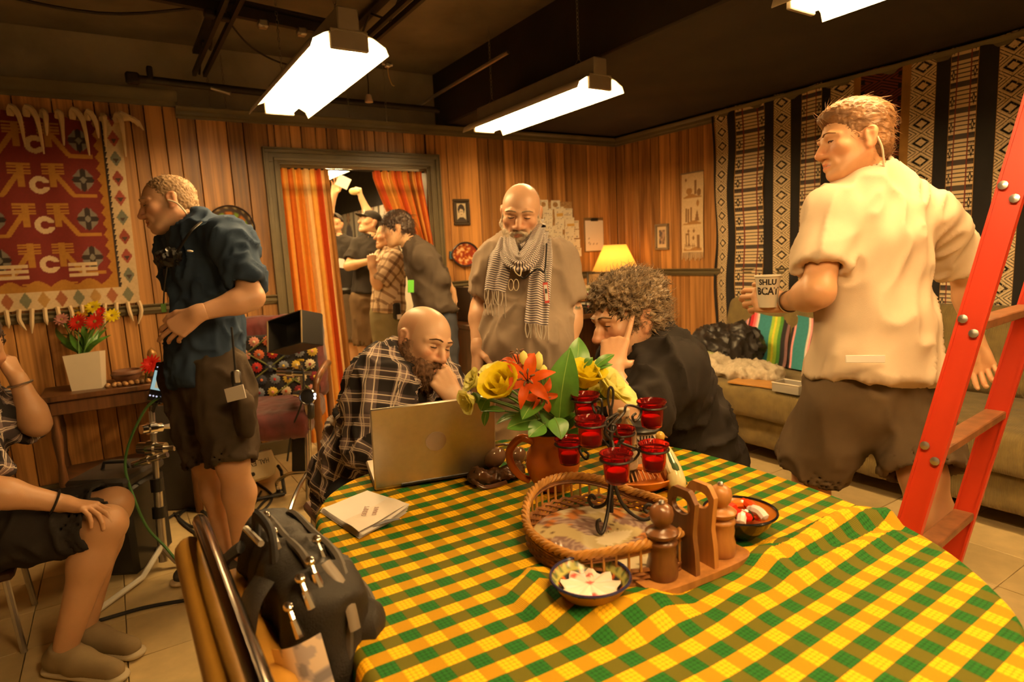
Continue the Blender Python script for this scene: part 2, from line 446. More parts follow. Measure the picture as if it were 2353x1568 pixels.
planks(wb, (.465, XR), 0, 2.30, pl_b, holes=[(DX0, DX1, DZ)])
wr = struct('wall_right', box((XR + .07, 1.2, 1.15), (.1, 6.7, 2.3)), M_BACK)
planks(wr, (2.2, YB), 0, 2.30, lambda y, z, w_, h, d: box((XR + .01 - d, y, z), (.02, w_, h), .003))
struct('wall_left', box((-2.65, 1.2, 1.3), (.1, 6.7, 2.6)), M_PLASTER)
struct('wall_front', box((.75, -2.15, 1.3), (6.9, .1, 2.6)), M_PLASTER)
struct('wall_upper', box((.75, YB + .22, 2.52), (7.0, .1, .46)), M_PLASTER)
struct('ceiling', box((-.15, 1.2, 2.77), (5.1, 7.0, .06)), M_CEIL)
struct('ceiling_lower', box((3.3, 1.2, 2.54), (1.94, 7.0, .42), .01), M_BLACKC)
# trims: crown, chair rail, door casing
def moulding(a, b, prof, nrm):
    """sweep an (out, up) profile from a to b; nrm points into the room"""
    a = np.array(a, float); b = np.array(b, float); nrm = np.array(nrm, float); m = len(prof)
    V = [p + nrm * o + np.array([0, 0, 1]) * u for p in (a, b) for o, u in prof]
    return np.array(V), [(i, (i + 1) % m, m + (i + 1) % m, m + i) for i in range(m)] + [tuple(range(m))[::-1], tuple(range(m, 2 * m))]
CR = [(0, 0), (.012, 0), (.016, .012), (.03, .02), (.034, .04), (.05, .052), (.055, .062), (.055, .066), (0, .066)]
RL = [(0, 0), (.014, .002), (.018, .014), (.026, .022), (.026, .034), (.018, .040), (.026, .048), (.032, .054), (.032, .060), (0, .060)]
struct('trim_1', moulding((.46, YB, 2.245), (XR, YB, 2.245), CR, (0, -1, 0)), M_TRIM)
struct('trim_2', moulding((-2.6, YB, 2.31), (.475, YB, 2.31), [(o, u * 1.35) for o, u in CR], (0, -1, 0)), M_TRIM)
struct('trim_3', moulding((XR, YB, 2.245), (XR, -2, 2.245), CR, (-1, 0, 0)), M_TRIM)
struct('trim_4', moulding((-2.6, YB, 1.055), (DX0 - .09, YB, 1.055), RL, (0, -1, 0)), M_TRIM)
struct('trim_5', moulding((DX1 + .09, YB, 1.055), (XR, YB, 1.055), RL, (0, -1, 0)), M_TRIM)
struct('trim_6', moulding((XR, YB, 1.055), (XR, 2.0, 1.055), RL, (-1, 0, 0)), M_TRIM)
struct('baseboard_back', join(box((-.8, YB - .01, .05), (3.5, .02, .1), .004), box((3.15, YB - .01, .05), (1.8, .02, .1), .004)), M_TRIM)
struct('baseboard_right', box((XR - .01, 1.2, .05), (.02, 6.5, .1), .004), M_TRIM)
def casing():
    """stepped door casing: two jambs and a head with the same stepped section"""
    g = []
    for o, wd, t in ((0, .09, .018), (.008, .022, .034), (.06, .024, .030), (.084, .012, .036)):
        g += [box((DX0 - o - wd / 2, YB - t / 2, (DZ + o) / 2), (wd, t, DZ + o), .002), box((DX1 + o + wd / 2, YB - t / 2, (DZ + o) / 2), (wd, t, DZ + o), .002),
              box(((DX0 + DX1) / 2, YB - t / 2, DZ + o + wd / 2), (DX1 - DX0 + 2 * (o + wd), t, wd), .002)]
    g += [box((DX0 + .006, YB + .06, DZ / 2), (.014, .14, DZ), .002), box((DX1 - .006, YB + .06, DZ / 2), (.014, .14, DZ), .002), box(((DX0 + DX1) / 2, YB + .06, DZ - .006), (DX1 - DX0, .14, .014), .002)]
    return join(*g)
struct('trim_7', casing(), M_TRIM)
# the room beyond the doorway
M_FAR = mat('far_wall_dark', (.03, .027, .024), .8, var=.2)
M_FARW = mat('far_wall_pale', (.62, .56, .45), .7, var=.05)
struct('wall_corridor', box((3.25, 7.6, 1.3), (.1, 6.0, 2.6)), M_FARW)
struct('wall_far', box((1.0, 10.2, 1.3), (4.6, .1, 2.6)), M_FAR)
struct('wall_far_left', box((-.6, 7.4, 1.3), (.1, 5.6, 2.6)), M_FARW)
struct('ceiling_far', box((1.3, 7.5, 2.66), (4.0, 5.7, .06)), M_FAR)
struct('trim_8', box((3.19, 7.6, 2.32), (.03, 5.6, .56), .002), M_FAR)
# ------------------------------------------------------------------ fluorescent shop lights
M_TUBE = mat('lit_tube', (1, 1, 1), .5, emit=(TUBE_COL, TUBE_W))
M_REFL = mat('white_enamel', (.85, .80, .68), .35, var=.03)
M_HOUSE = mat('grey_enamel', (.30, .26, .21), .5, var=.08)
M_CHAIN = mat('chain_steel', (.30, .26, .20), .4, .9)
def chain_geo(p, z1, both=False):
    g = []
    z = p[2]; k = 0
    while z < z1:
        ring = [(.006 * math.cos(t) * (k % 2), .006 * math.cos(t) * (1 - k % 2), .013 * math.sin(t) + .011) for t in np.linspace(0, 2 * math.pi, 8, endpoint=False)]
        g.append(xf(tube(ring, .0017, 4, True), None, (p[0], p[1], z))); z += .021; k += 1
    return join(*g)
def shop_light(label, x, y0, y1, z, chains, top=2.74):
    t = TH('shop_light', label, 'light fixture', (x, (y0 + y1) / 2, z), group='hanging fluorescent shop lights')
    L = y1 - y0; h = L / 2
    t.part('housing', join(box((0, 0, .115), (.085, L, .085), .006)), M_HOUSE)
    w_ = .155
    sec = [(-w_, 0), (-w_ + .012, .03), (-.10, .055), (-.05, .072), (.05, .072), (.10, .055), (w_ - .012, .03), (w_, 0)]
    V = []; F = []
    for s in (-h, h):
        for (o, u) in sec: V.append((o, s, u))
    for s in (-h, h):
        for (o, u) in sec: V.append((o * .985, s, u - .003))
    n = len(sec)
    for i in range(n - 1): F += [(i, i + 1, n + i + 1, n + i), (2 * n + i, 3 * n + i, 3 * n + i + 1, 2 * n + i + 1)]
    for s in (0, n - 1): F.append((s, n + s, 3 * n + s, 2 * n + s))
    t.part('reflector', (np.array(V), F), M_REFL, sharp=60)
    for s in (-1, 1):
        t.part('end_plate', join(box((0, s * (h - .012), .04), (.15, .02, .075), .004)), M_HOUSE)
        t.part('tube', tube([(s * .055, -h + .03, .028), (s * .055, h - .03, .028)], .017, 12), M_TUBE)
    for cx_, cy_ in chains:
        g = chain_geo((0, 0, 0), top - z - .19)
        t.part('chain', xf(g, None, (cx_, cy_, .19)), M_CHAIN, sharp=0)
        t.part('hook', tube([(cx_ - .03, cy_, .155), (cx_, cy_, .20), (cx_ + .03, cy_, .155)], .002, 5), M_CHAIN)
    return t
shop_light('fluorescent shop light hanging at the left, nearest the brown curtained doorway', .87, 2.40, 3.58, 2.11, [(0, -.45), (0, .45)])
shop_light('fluorescent shop light above the balding man in the scarf', 2.19, 2.48, 3.66, 2.11, [(0, -.42), (0, .46)])
shop_light('fluorescent shop light cut by the top edge, right of the middle', 2.17, .18, 1.40, 2.11, [(0, -.45)], 2.35)
shop_light('added fluorescent shop light out of view, lighting the near end of the table', .60, -.55, .65, 2.11, [(0, -.4)])  # added unseen fixture, throws extra light on the table
shop_light('added fluorescent shop light out of view behind the lens, lighting the faces', 1.75, -1.75, -.55, 2.11, [(0, -.4)])  # fill light for the faces, added in the form of an unseen fixture
shop_light('fluorescent shop light in the far room, seen through the doorway', 2.25, 5.9, 7.9, 2.32, [(0, -.8), (0, .8)], 2.58)
shop_light('added unseen fluorescent shop light above the door head, brightening the far room', 1.75, 4.95, 5.75, 2.36, [(0, -.3), (0, .3)], 2.58)  # extra source added out of sight to brighten the far room
shop_light('fluorescent shop light deep in the far room behind the left curtain', 1.0, 5.6, 7.2, 2.34, [(0, -.6), (0, .6)], 2.58)
# ------------------------------------------------------------------ overhead grid
M_PIPE = mat('pipe_black', (.018, .013, .01), .55, .2)
t = TH('ceiling_beam', 'black steel track running below the grey ceiling at top left', 'beam', (.6, 3.42, 2.58))
t.part('rail', join(bar((-.7, 3.22, 2.56), (1.28, 3.52, 2.56), .035, .05), bar((-.7, 3.22, 2.60), (1.28, 3.52, 2.60), .08, .012)), M_PIPE, W=True)
for x in (.55, .62, .8, 1.0, 1.13): t.part('clamp', box((x, 3.22 + (x + .7) * .152, 2.525), (.05, .05, .04), .008), M_STEEL if x > .75 else M_PIPE, W=True)
t = TH('ceiling_beam', 'black pipe with a clamped end just above the back wall moulding', 'beam', (.6, 4.3, 2.44))
t.part('rail', tube([(.25, 4.22, 2.40), (1.2, 4.38, 2.42), (2.25, 4.4, 2.42)], .022, 10), M_PIPE, W=True)
t.part('clamp', join(box((.24, 4.22, 2.40), (.07, .06, .06), .01), box((.33, 4.23, 2.44), (.03, .04, .07), .006)), M_PIPE, W=True)
t.part('pin', tube([(.64, 4.2, 2.38), (.74, 4.17, 2.35)], .01, 8), M_STEEL, W=True)
def truss(label, x, y0, y1, z):
    t = TH('ceiling_joist', label, 'joist', (x, (y0 + y1) / 2, z))
    t.part('chord', join(bar((x - .03, y0, z), (x - .03, y1, z), .02, .03), bar((x + .03, y0, z), (x + .03, y1, z), .02, .03), bar((x, y0, z + .13), (x, y1, z + .13), .05, .02)), M_PIPE, W=True)
    n = 5; pts = [(x, y0 + (y1 - y0) * i / (2 * n), z + (.13 if i % 2 else 0)) for i in range(2 * n + 1)]
    t.part('web', tube(pts, .007, 6), M_PIPE, W=True)
truss('open steel joist running away above the left shop light', 1.42, 1.6, 4.4, 2.58)
truss('open steel joist running away at the upper left, over the blue shirt', .62, 1.9, 4.45, 2.52)
one('conduit', 'pale thin conduit crossing the ceiling toward the back wall', 'pipe', tube([(2.18, 3.3, 2.52), (2.17, 4.0, 2.50), (2.16, 4.6, 2.48)], .012, 8), M_STEEL)
one('ceiling_cable', 'black cable sagging across the grey ceiling at far left', 'cable', tube(catmull([(-.9, 3.3, 2.62), (-.4, 3.4, 2.5), (.1, 3.45, 2.47), (.55, 3.42, 2.56)], 6), .007, 6), M_PIPE)
one('ceiling_cable', 'thin black cable looping from the track toward the left shop light', 'cable', tube(catmull([(.62, 3.5, 2.58), (.8, 3.75, 2.50), (1.05, 3.85, 2.46), (1.3, 3.7, 2.5)], 6), .005, 6), M_PIPE)
for lb, px, py, dd, top in (('loose chain hanging left of the left shop light, nearest the blue shirt', 520, 248, 3.9, 2.62), ('short loose chain hanging beside the pipe clamp pin', 484, 246, 3.9, 2.55),
                            ('loose chain hanging from the right rim of the left shop light', 889, 280, 4.2, 2.74), ('loose chain hanging behind the left shop light, lower middle', 803, 270, 4.3, 2.55)):
    p = P3(px, py, dd); one('hanging_chain', lb, 'chain', chain_geo(p, top), M_CHAIN, group='loose chains above the back wall', sharp=0)
p = P3(848, 235, 4.2)
t = TH('porcelain_socket', 'small pale lamp socket hanging under the pipe, right of the left shop light', 'socket', p)
t.part('body', lathe([(.012, .05), (.018, .045), (.022, .02), (.028, .012), (.028, 0), (.01, 0)], 14), mat('porcelain', (.7, .5, .38), .3))
t.part('cord', tube([(0, 0, .05), (.005, 0, .12), (.0, 0, .22)], .004, 6), M_PIPE)
p = P3(890, 150, 3.45)
t = TH('cable_clamp', 'steel clamp with a hooked wire at the near corner of the left shop light', 'clamp', p)
t.part('jaw', join(box((0, 0, 0), (.03, .03, .025), .005), cyl((-.03, 0, .004), (.03, 0, .004), .007, 8)), M_STEEL)
t.part('wire', tube(catmull([(.0, 0, -.01), (.005, 0, -.06), (.02, 0, -.10), (.035, 0, -.105)], 5), .003, 6), mat('tan_wire', (.5, .35, .15), .5))
# ================================================================== NODE EXPRESSIONS
class X:
    """a shader value you can do sums with"""
    nt = None
    def __init__(s, k): s.k = k
    @staticmethod
    def op(name, *a):
        n = X.nt.nodes.new('ShaderNodeMath'); n.operation = name
        for i, v in enumerate(a):
            if isinstance(v, X): X.nt.links.new(v.k, n.inputs[i])
            else: n.inputs[i].default_value = v
        return X(n.outputs[0])
    def __add__(s, o): return X.op('ADD', s, o)
    def __sub__(s, o): return X.op('SUBTRACT', s, o)
    def __mul__(s, o): return X.op('MULTIPLY', s, o)
    def fr(s): return X.op('FRACT', s)
    def ab(s): return X.op('ABSOLUTE', s)
    def lt(s, o): return X.op('LESS_THAN', s, o)
    def gt(s, o): return X.op('GREATER_THAN', s, o)
    def tri(s): return ((s.fr() - .5).ab()) * 2.0        # 1 at whole numbers, 0 halfway
def cmix(f, a, b):
    n = X.nt.nodes.new('ShaderNodeMix'); n.data_type = 'RGBA'
    X.nt.links.new(f.k, n.inputs[0])
    for i, c in ((6, a), (7, b)):
        if isinstance(c, tuple): n.inputs[i].default_value = (*c, 1)
        else: X.nt.links.new(c, n.inputs[i])
    return n.outputs[2]
def uv_mat(name, fn, rough=.8, bump=None):
    if name in MATS: return MATS[name]
    m = bpy.data.materials.new(name); m.use_nodes = True; X.nt = m.node_tree; N, L, b = nodes(m)
    uv = N.new('ShaderNodeUVMap'); sp = N.new('ShaderNodeSeparateXYZ'); L.new(uv.outputs[0], sp.inputs[0])
    u, v = X(sp.outputs[0]), X(sp.outputs[1])
    r = fn(u, v); c, h = r if isinstance(r, tuple) else (r, None)
    L.new(c, b.inputs['Base Color']); b.inputs['Roughness'].default_value = rough; b.inputs['Specular IOR Level'].default_value = .15
    if h is not None:
        bp = N.new('ShaderNodeBump'); bp.inputs['Strength'].default_value = .5; bp.inputs['Distance'].default_value = .002
        L.new(h.k, bp.inputs['Height']); L.new(bp.outputs[0], b.inputs['Normal'])
    MATS[name] = m; return m
def noise_x(scale, vec=None):
    n = X.nt.nodes.new('ShaderNodeTexNoise'); n.inputs['Scale'].default_value = scale; n.inputs['Detail'].default_value = 3
    t = X.nt.nodes.new('ShaderNodeTexCoord'); X.nt.links.new(t.outputs['UV'], n.inputs['Vector']); return X(n.outputs['Fac'])
def face_uv(V, F, fn):
    """uv per loop from vertex positions"""
    F = np.asarray(F); return fn(V)[F.ravel()]
# ================================================================== WALL TEXTILE (right wall)
BLK, CRM, OCH, RED_ = (.010, .008, .007), (.62, .47, .28), (.30, .15, .03), (.13, .03, .015)
def f_diamond(u, v):
    a = v.tri(); b = (u - .5).ab() * 2.0; d = a + b * .9
    wing = ((d * 3.1).fr().lt(.30)) * d.gt(.72)
    c = cmix(wing, CRM, BLK); c = cmix(d.lt(.66), c, BLK); c = cmix(d.lt(.40), c, CRM); c = cmix(b.gt(.97), c, OCH)
    return cmix(noise_x(9).gt(.60), c, (.40, .29, .16))
def f_ladder(u, v):
    b = (u - .5).ab() * 2.0
    row = (v * 1.0).fr(); bars = (v * 6.0).fr().lt(.28)
    c = cmix(bars, CRM, (.05, .04, .035)); c = cmix(row.lt(.20), c, (.07, .055, .045))
    side = b.gt(.52); k = ((b * 9.0).fr().lt(.45)) * ((v * 3.0).tri().lt(.35)); c = cmix(side * k, c, BLK)
    dd = (v.tri() + ((b - .76) * 4.0).ab()); c = cmix(side * dd.lt(.5), c, BLK); c = cmix(side * dd.lt(.22), c, CRM)
    c = cmix((b - .48).ab().lt(.045), c, (.16, .03, .02)); return cmix(b.gt(.96), c, OCH)
def f_red(u, v):
    d = v.tri() + (u - .5).ab() * 1.4; c = cmix((d * 4.0).fr().lt(.35), RED_, BLK); return cmix((u - .5).ab().gt(.40) * (v * 2.0).fr().lt(.4), c, BLK)
M_DIA = uv_mat('woven_diamonds', f_diamond); M_LAD = uv_mat('woven_ladder', f_ladder); M_REDB = uv_mat('woven_red', f_red)
M_BLKW = mat('woven_black', BLK, .9, var=.2); M_OCHW = mat('woven_ochre', OCH, .9, var=.2)
bands = [(1637, 1642, 'k'), (1642, 1669, 'd'), (1669, 1689, 'k'), (1689, 1756, 'l'), (1756, 1777, 'k'), (1777, 1814, 'd'), (1814, 1840, 'k'), (1840, 1887, 'l'), (1887, 1905, 'k'),
         (1905, 1960, 'd'), (1960, 1976, 'o'), (1976, 2070, 'r'), (2070, 2090, 'o'), (2090, 2147, 'd'), (2147, 2180, 'k'), (2180, 2246, 'l'), (2246, 2290, 'k'), (2290, 2360, 'd'), (2360, 2400, 'k'), (2400, 2480, 'l'), (2480, 2520, 'k')]
yy = lambda px: PX(px, 284 - .24 * max(0, px - 1950), 4.05)[1]
V = []; F = []; UVs = []; MI = []; kinds = 'dlkor'
for a, b, k in bands:
    y0, y1 = yy(a), yy(b); nz = 44; n0 = len(V); cols = 4
    for i in range(nz + 1):
        z = .62 + (2.325 - .62) * i / nz
        for j in range(cols + 1):
            y = y0 + (y1 - y0) * j / cols
            wob = .012 * math.sin(y * 21 + z * 1.3) + .006 * math.sin(y * 47 - z * 2) ; hang = .05 * (2.325 - z) * (1 if a < 1700 else max(0, 1 - (a - 1700) / 300))
            V.append((4.055 + wob * (.4 + .6 * (2.33 - z)), y - .12 * hang - .008 * math.sin(z * 9 + 2) * (a < 1700) - .01 * (a < 1640) * math.sin(z * 5), z - .012 * abs(math.sin(y * 9)) * (i == nz)))
    for i in range(nz):
        for j in range(cols):
            q = n0 + i * (cols + 1) + j; F.append((q, q + 1, q + cols + 2, q + cols + 1)); MI.append(kinds.index(k))
            for (jj, ii) in ((j, i), (j + 1, i), (j + 1, i + 1), (j, i + 1)): UVs.append((jj / cols, (.62 + 1.705 * ii / nz) / (.105 if k == 'd' else .14)))
o = one('wall_textile', 'long cream and black woven blanket with diamond and ladder bands hung on the right wall', 'wall hanging', (np.array(V), F), M_DIA, uv=UVs, sharp=0)
for m in (M_LAD, M_BLKW, M_OCHW, M_REDB): o.data.materials.append(m)
o.data.polygons.foreach_set('material_index', MI)
# ================================================================== KILIM (left)
M_PAINT = mat('dyed_cloth', attr=True, rough=.85, var=.12, scale=60)
M_PAPER = mat('printed_paper', attr=True, rough=.6, var=.03)
M_CREAM = mat('cream_wool', (.62, .46, .27), .9, var=.2)
def sel(c, m, v): c[m] = v
def kilim(x, z):
    n = len(x); c = np.tile(np.array([.15, .012, .008]), (n, 1)); ax = np.abs(x); Y = (.36, .16, .02); K = (.02, .012, .01); C = (.56, .41, .24); G = (.16, .14, .11)
    zz = (z - .16) / .205; r = zz - np.floor(zz)
    bar3 = (ax > .06) & (ax < .30) & (r > .62) & (r < .92) & (((r * 13) % 1) < .62); sel(c, bar3, Y)
    sel(c, (np.abs(ax - .17) < .035) & (r > .3) & (r < .9), Y)
    dg = np.abs((ax - .2) - (.62 - r) * .34) < .035; sel(c, dg & (r > .08) & (r < .62), Y); sel(c, (np.abs(r - .1) < .045) & (ax > .36) & (ax < .64), Y)
    q = np.maximum(np.abs(ax - .5) / .75, np.abs(r - .5) * .42); dm = np.abs(ax - .5) + np.abs(r - .5) * .42
    sel(c, dm < .13, K); sel(c, (np.minimum(np.abs(ax - .5), np.abs(r - .5) * .42) > .03) & (dm < .15), G); sel(c, (dm < .04), G)
    a = np.hypot((x - .02) / .11, (r - .36) / .22); sel(c, (a < 1) & (a > .45) & ~((x > .04) & (np.abs(r - .36) < .06)), C)
    low = z < .25; sel(c, low & (np.abs(ax - .38) < .16) & (z > .165) & (z < .235) & ((((z - .165) / .028) % 1) < .62) , C); sel(c, low & (np.abs(ax - .38) < .02) & (z > .165) & (z < .235), C)
    tri = np.abs(((z * 17) % 1) - .5) * 2; sel(c, ax > .66 + .05 * tri, Y); sel(c, (z < .15) & (z < .115 + .035 * np.abs(np.sin(x * 11))), Y)
    tr2 = ((z * 34) % 1); sel(c, ax > .76, K); sel(c, ax > .785 + .022 * tr2, C)
    dz = (z * 9.5) % 1; d = np.abs(ax - .9) / .07 + np.abs(dz - .5) / .42; kk = np.floor(z * 9.5).astype(int) % 3
    for i, cc in enumerate(((.25, .05, .03), (.14, .15, .11), (.3, .06, .04))): sel(c, (d < 1) & (kk == i), cc)
    sel(c, (d < .55) & (x * 0 + dz < .5) & (ax > .5), (.05, .03, .02))
    b = z < .095; sel(c, b, C); dx = (x * 5.2) % 1; d = np.abs(dx - .5) / .36 + np.abs(z - .05) / .045; kk = np.floor(x * 5.2).astype(int) % 3
    for i, cc in enumerate(((.3, .1, .04), (.16, .16, .10), (.4, .22, .06))): sel(c, b & (d < 1) & (kk == i), cc)
    return c
KX, KW, KZ0, KZ1 = -.28, .43, 1.13, 2.215
g = grid(190, 230, lambda u, v: np.stack([KX + (u * 2 - 1) * KW + .02 * (v - .5), YB - .022 - .006 * np.sin(u * 19 + v * 3) - .004 * np.sin(v * 13), KZ0 + (KZ1 - KZ0) * v + .012 * np.sin(u * 22) * (v > .97)], 1))
u_, v_ = np.meshgrid(np.linspace(-1, 1, 191), np.linspace(0, 1, 231), indexing='ij')
t = TH('kilim_rug', 'red and yellow kilim rug with cream border hung on the wall at far left', 'rug', (KX, YB - .02, KZ0))
t.part('weave', g, M_PAINT, W=True, col=kilim(u_.ravel(), v_.ravel()), sharp=0)
for i in range(15):
    x = KX - KW + .03 + i * .058
    p = [(x, YB - .03, KZ0 + .01), (x + .008 * math.sin(i), YB - .035, KZ0 - .05), (x + .02 * math.sin(i * 2.1), YB - .03, KZ0 - .09 - .02 * (i % 3))]
    t.part('tassel', tube(catmull(p, 3), [.012] * 5 + [.006, .003], 6), M_CREAM, W=True)
for i in range(12):
    x = KX - KW + .08 + i * .07; s = math.sin(i * 1.7)
    p = [(x, YB - .03, KZ1 - .02), (x + .01, YB - .045, KZ1 + .02 + .012 * s), (x + .03 + .02 * s, YB - .06, KZ1 - .03), (x + .03 + .03 * s, YB - .05, KZ1 - .12 - .05 * (i % 3))]
    t.part('tassel', tube(catmull(p, 3), [.016, .02, .02, .02, .018, .016, .014, .01, .008, .004], 6), M_CREAM, W=True)
for i in range(4):
    p = [(KX + KW - .02, YB - .03, KZ1 - .01), (KX + KW + .02 + .02 * i, YB - .05, KZ1 + .03 - .01 * i), (KX + KW + .05 + .025 * i, YB - .04, KZ1 - .0 - .02 * i)]
    t.part('tassel', tube(catmull(p, 3), [.014] * 5 + [.008, .003], 6), M_CREAM, W=True)
# ================================================================== THINGS ON THE WALLS
def disc_plate(name, label, c, rx, rz, colfn, fish=False):
    """a shallow plate flat on the back wall; painted face"""
    n, m = 48, 14; V = []; Cc = []
    for i in range(m + 1):
        r = i / m
        for k in range(n):
            a = 2 * math.pi * k / n; x, z = r * math.cos(a), r * math.sin(a)
            if fish: x *= 1 + .0 * r; z *= (1 - .25 * abs(x) ** 3)
            dep = .012 if r < .62 else .012 + .02 * (r - .62) / .38
            V.append((c[0] + x * rx, YB - dep - .004, c[1] + z * rz)); Cc.append(colfn(x, z, r, a))
    F = [(i * n + k, (i + 1) * n + k, (i + 1) * n + (k + 1) % n, i * n + (k + 1) % n) for i in range(m) for k in range(n)]
    o = len(V)
    for k in range(n):
        a = 2 * math.pi * k / n; V.append((c[0] + math.cos(a) * rx * .7, YB - .001, c[1] + math.sin(a) * rz * .7)); Cc.append((.03, .02, .015))
    F += [(m * n + k, o + k, o + (k + 1) % n, m * n + (k + 1) % n) for k in range(n)]
    t = TH(name, label, 'plate', (c[0], YB, c[1] - rz)); t.part('dish', (np.array(V), F), M_GLAZE, W=True, col=np.array(Cc), sharp=60)
    t.part('rim', tube([(c[0] + math.cos(a) * rx, YB - .037, c[1] + math.sin(a) * rz * (1 - (.25 * abs(math.cos(a)) ** 3 if fish else 0))) for a in np.linspace(0, 2 * math.pi, n, endpoint=False)], .006, 6, True), mat('dark_glaze', (.03, .02, .02), .25), W=True)
    return t
M_GLAZE = mat('painted_glaze', attr=True, rough=.22, var=.05)
def pl1(x, z, r, a):
    s = math.sin(a * 7) * math.cos(r * 9)
    if r > .86: return (.35, .28, .16) if math.sin(a * 16) > 0 else (.08, .05, .03)
    if r > .72: return (.05, .04, .04)
    if r > .5: return (.16, .28, .05) if s > .35 else ((.45, .16, .04) if s < -.3 else (.12, .06, .035))
    h = vn(np.array([[x * 5, z * 5, 1]]), 3)[0]
    return (.55, .3, .12) if h > .55 else ((.12, .18, .22) if h > .42 else (.40, .08, .03))
def pl2(x, z, r, a):
    h = vn(np.array([[x * 7, z * 7, 2]]), 8)[0]
    if abs(x) > .88: return (.04, .12, .2)
    if r > .9: return (.06, .02, .02)
    if h > .66: return (.8, .5, .25)
    return (.55, .18, .03) if h > .48 else (.30, .045, .02)
disc_plate('wall_plate', 'round painted plate with green and orange figures on the wall behind the blue shirt', (.70, 1.565), .145, .145, pl1)
t = disc_plate('wall_plate', 'oval fish-shaped orange plate with dark blue tail on the wall', (2.42, 1.325), .125, .095, pl2, True)
t.part('tail', join(prism([(.11, -.028), (.15, -.04), (.142, 0), (.15, .04), (.11, .028)], .016, None, (2.42, YB - .025, 1.325)), prism([(-.115, -.03), (-.14, -.03), (-.135, .03), (-.115, .03)], .016, None, (2.42, YB - .025, 1.325))), mat('blue_glaze', (.05, .13, .2), .25), W=True)
M_FRAME1 = mat('dark_frame_wood', (.05, .035, .02), .4); M_FRAME2 = mat('grey_frame_wood', (.22, .16, .10), .45)
def picture(label, c, w_, h, fw, m, colfn, side, res=(26, 36), mount=.0, cat='picture'):
    """framed picture on the back wall (side 'b') or right wall ('r'); c = centre on that wall"""
    if side == 'b': B = np.eye(3); o = np.array([c[0], YB - .012, c[1]])
    else: B = np.array([[0, 1, 0], [-1, 0, 0], [0, 0, 1.0]]); o = np.array([XR - .012, c[0], c[1]])
    t = TH('picture_frame', label, cat, o - np.array([0, 0, h / 2]))
    W2, H2 = w_ / 2, h / 2
    g = join(box((0, 0, H2 - fw / 2), (w_, .024, fw), .004), box((0, 0, -H2 + fw / 2), (w_, .024, fw), .004), box((-W2 + fw / 2, 0, 0), (fw, .024, h - 2 * fw), .004), box((W2 - fw / 2, 0, 0), (fw, .024, h - 2 * fw), .004))
    t.part('frame', xf(g, B, o), m, W=True)
    nu, nv = res; U_, V_ = np.meshgrid(np.linspace(-1, 1, nu + 1), np.linspace(-1, 1, nv + 1), indexing='ij')
    g = grid(nu, nv, lambda u, v: np.stack([(u - .5) * (w_ - fw * 1.6), u * 0 + .004, (v - .5) * (h - fw * 1.6)], 1))
    t.part('print', xf(g, B, o), M_PAPER, W=True, col=colfn(U_.ravel(), V_.ravel()), sharp=0); return t
def portrait(x, z):
    c = np.tile(np.array([.62, .5, .33]), (len(x), 1)); K = (.03, .02, .015)
    sel(c, (np.abs(x) > .72) | (np.abs(z) > .8), (.05, .035, .02)); ins = (np.abs(x) < .72) & (np.abs(z) < .8)
    sel(c, ins & (np.hypot(x / .55, (z - .25) / .48) < 1), K); sel(c, ins & (z < -.45) & (np.abs(x) < .3 + (-.45 - z) * 1.5), K)
    f = np.hypot(x / .34, (z + .02) / .4) < 1; sel(c, ins & f & (z < .28 - .1 * x), (.66, .52, .34))
    for s in (-1, 1): sel(c, ins & (np.hypot((x - .14 * s) / .09, (z - .06) / .05) < 1), K)
    sel(c, ins & (np.hypot(x / .12, (z + .22) / .035) < 1), (.15, .08, .05)); return c
picture('small dark framed portrait photo on the wall above the fish plate', (2.42, 1.66), .145, .205, .022, M_FRAME1, portrait, 'b')
def snap(x, z):
    c = np.tile(np.array([.66, .52, .33]), (len(x), 1)); i = (np.abs(x) < .58) & (np.abs(z) < .66)
    h = vn(np.stack([x * 4, z * 5, x * 0], 1), 4); sel(c, i, (.22, .15, .10)); sel(c, i & (h > .55), (.42, .28, .2)); sel(c, i & (h < .38), (.1, .08, .09)); return c
picture('small grey framed snapshot on the right wall beside the cloth banner', (3.885, 1.39), .155, .225, .02, M_FRAME2, snap, 'r')
# pinned papers
def scrib(c, x, z, rows, ink=(.2, .14, .12), dens=.5, seed=1, mg=.8):
    r = ((z + 1) / 2 * rows) % 1; k = np.floor((z + 1) / 2 * rows); h = vn(np.stack([x * 9, k * 3.7, k * 0], 1), seed)
    sel(c, (r > .35) & (r < .65) & (h > 1 - dens) & (np.abs(x) < mg) & (np.abs(z) < .88), ink); return c
def sheet(name, label, cat, c, w_, h, side='b', tilt=0, rows=6, group=None, tint=(.74, .66, .52), dens=.4, seed=1, off=.006, res=(16, 14), extra=None):
    U_, V_ = np.meshgrid(np.linspace(-1, 1, res[0] + 1), np.linspace(-1, 1, res[1] + 1), indexing='ij'); U_, V_ = U_.ravel(), V_.ravel()
    col = scrib(np.tile(np.array(tint), (len(U_), 1)), U_, V_, rows, dens=dens, seed=seed)
    if extra: extra(col, U_, V_)
    t_ = math.radians(tilt); x = U_ * w_ / 2 * math.cos(t_) - V_ * h / 2 * math.sin(t_); z = U_ * w_ / 2 * math.sin(t_) + V_ * h / 2 * math.cos(t_)
    curl = .006 * (U_ ** 2 + V_ ** 2) * .5
    P = np.stack([c[0] + x, YB - off - curl, c[1] + z], 1); g = grid(res[0], res[1], lambda u, v: P)
    return one(name, label, cat, g, M_PAPER, col=col, sharp=0, group=group)
k = 0
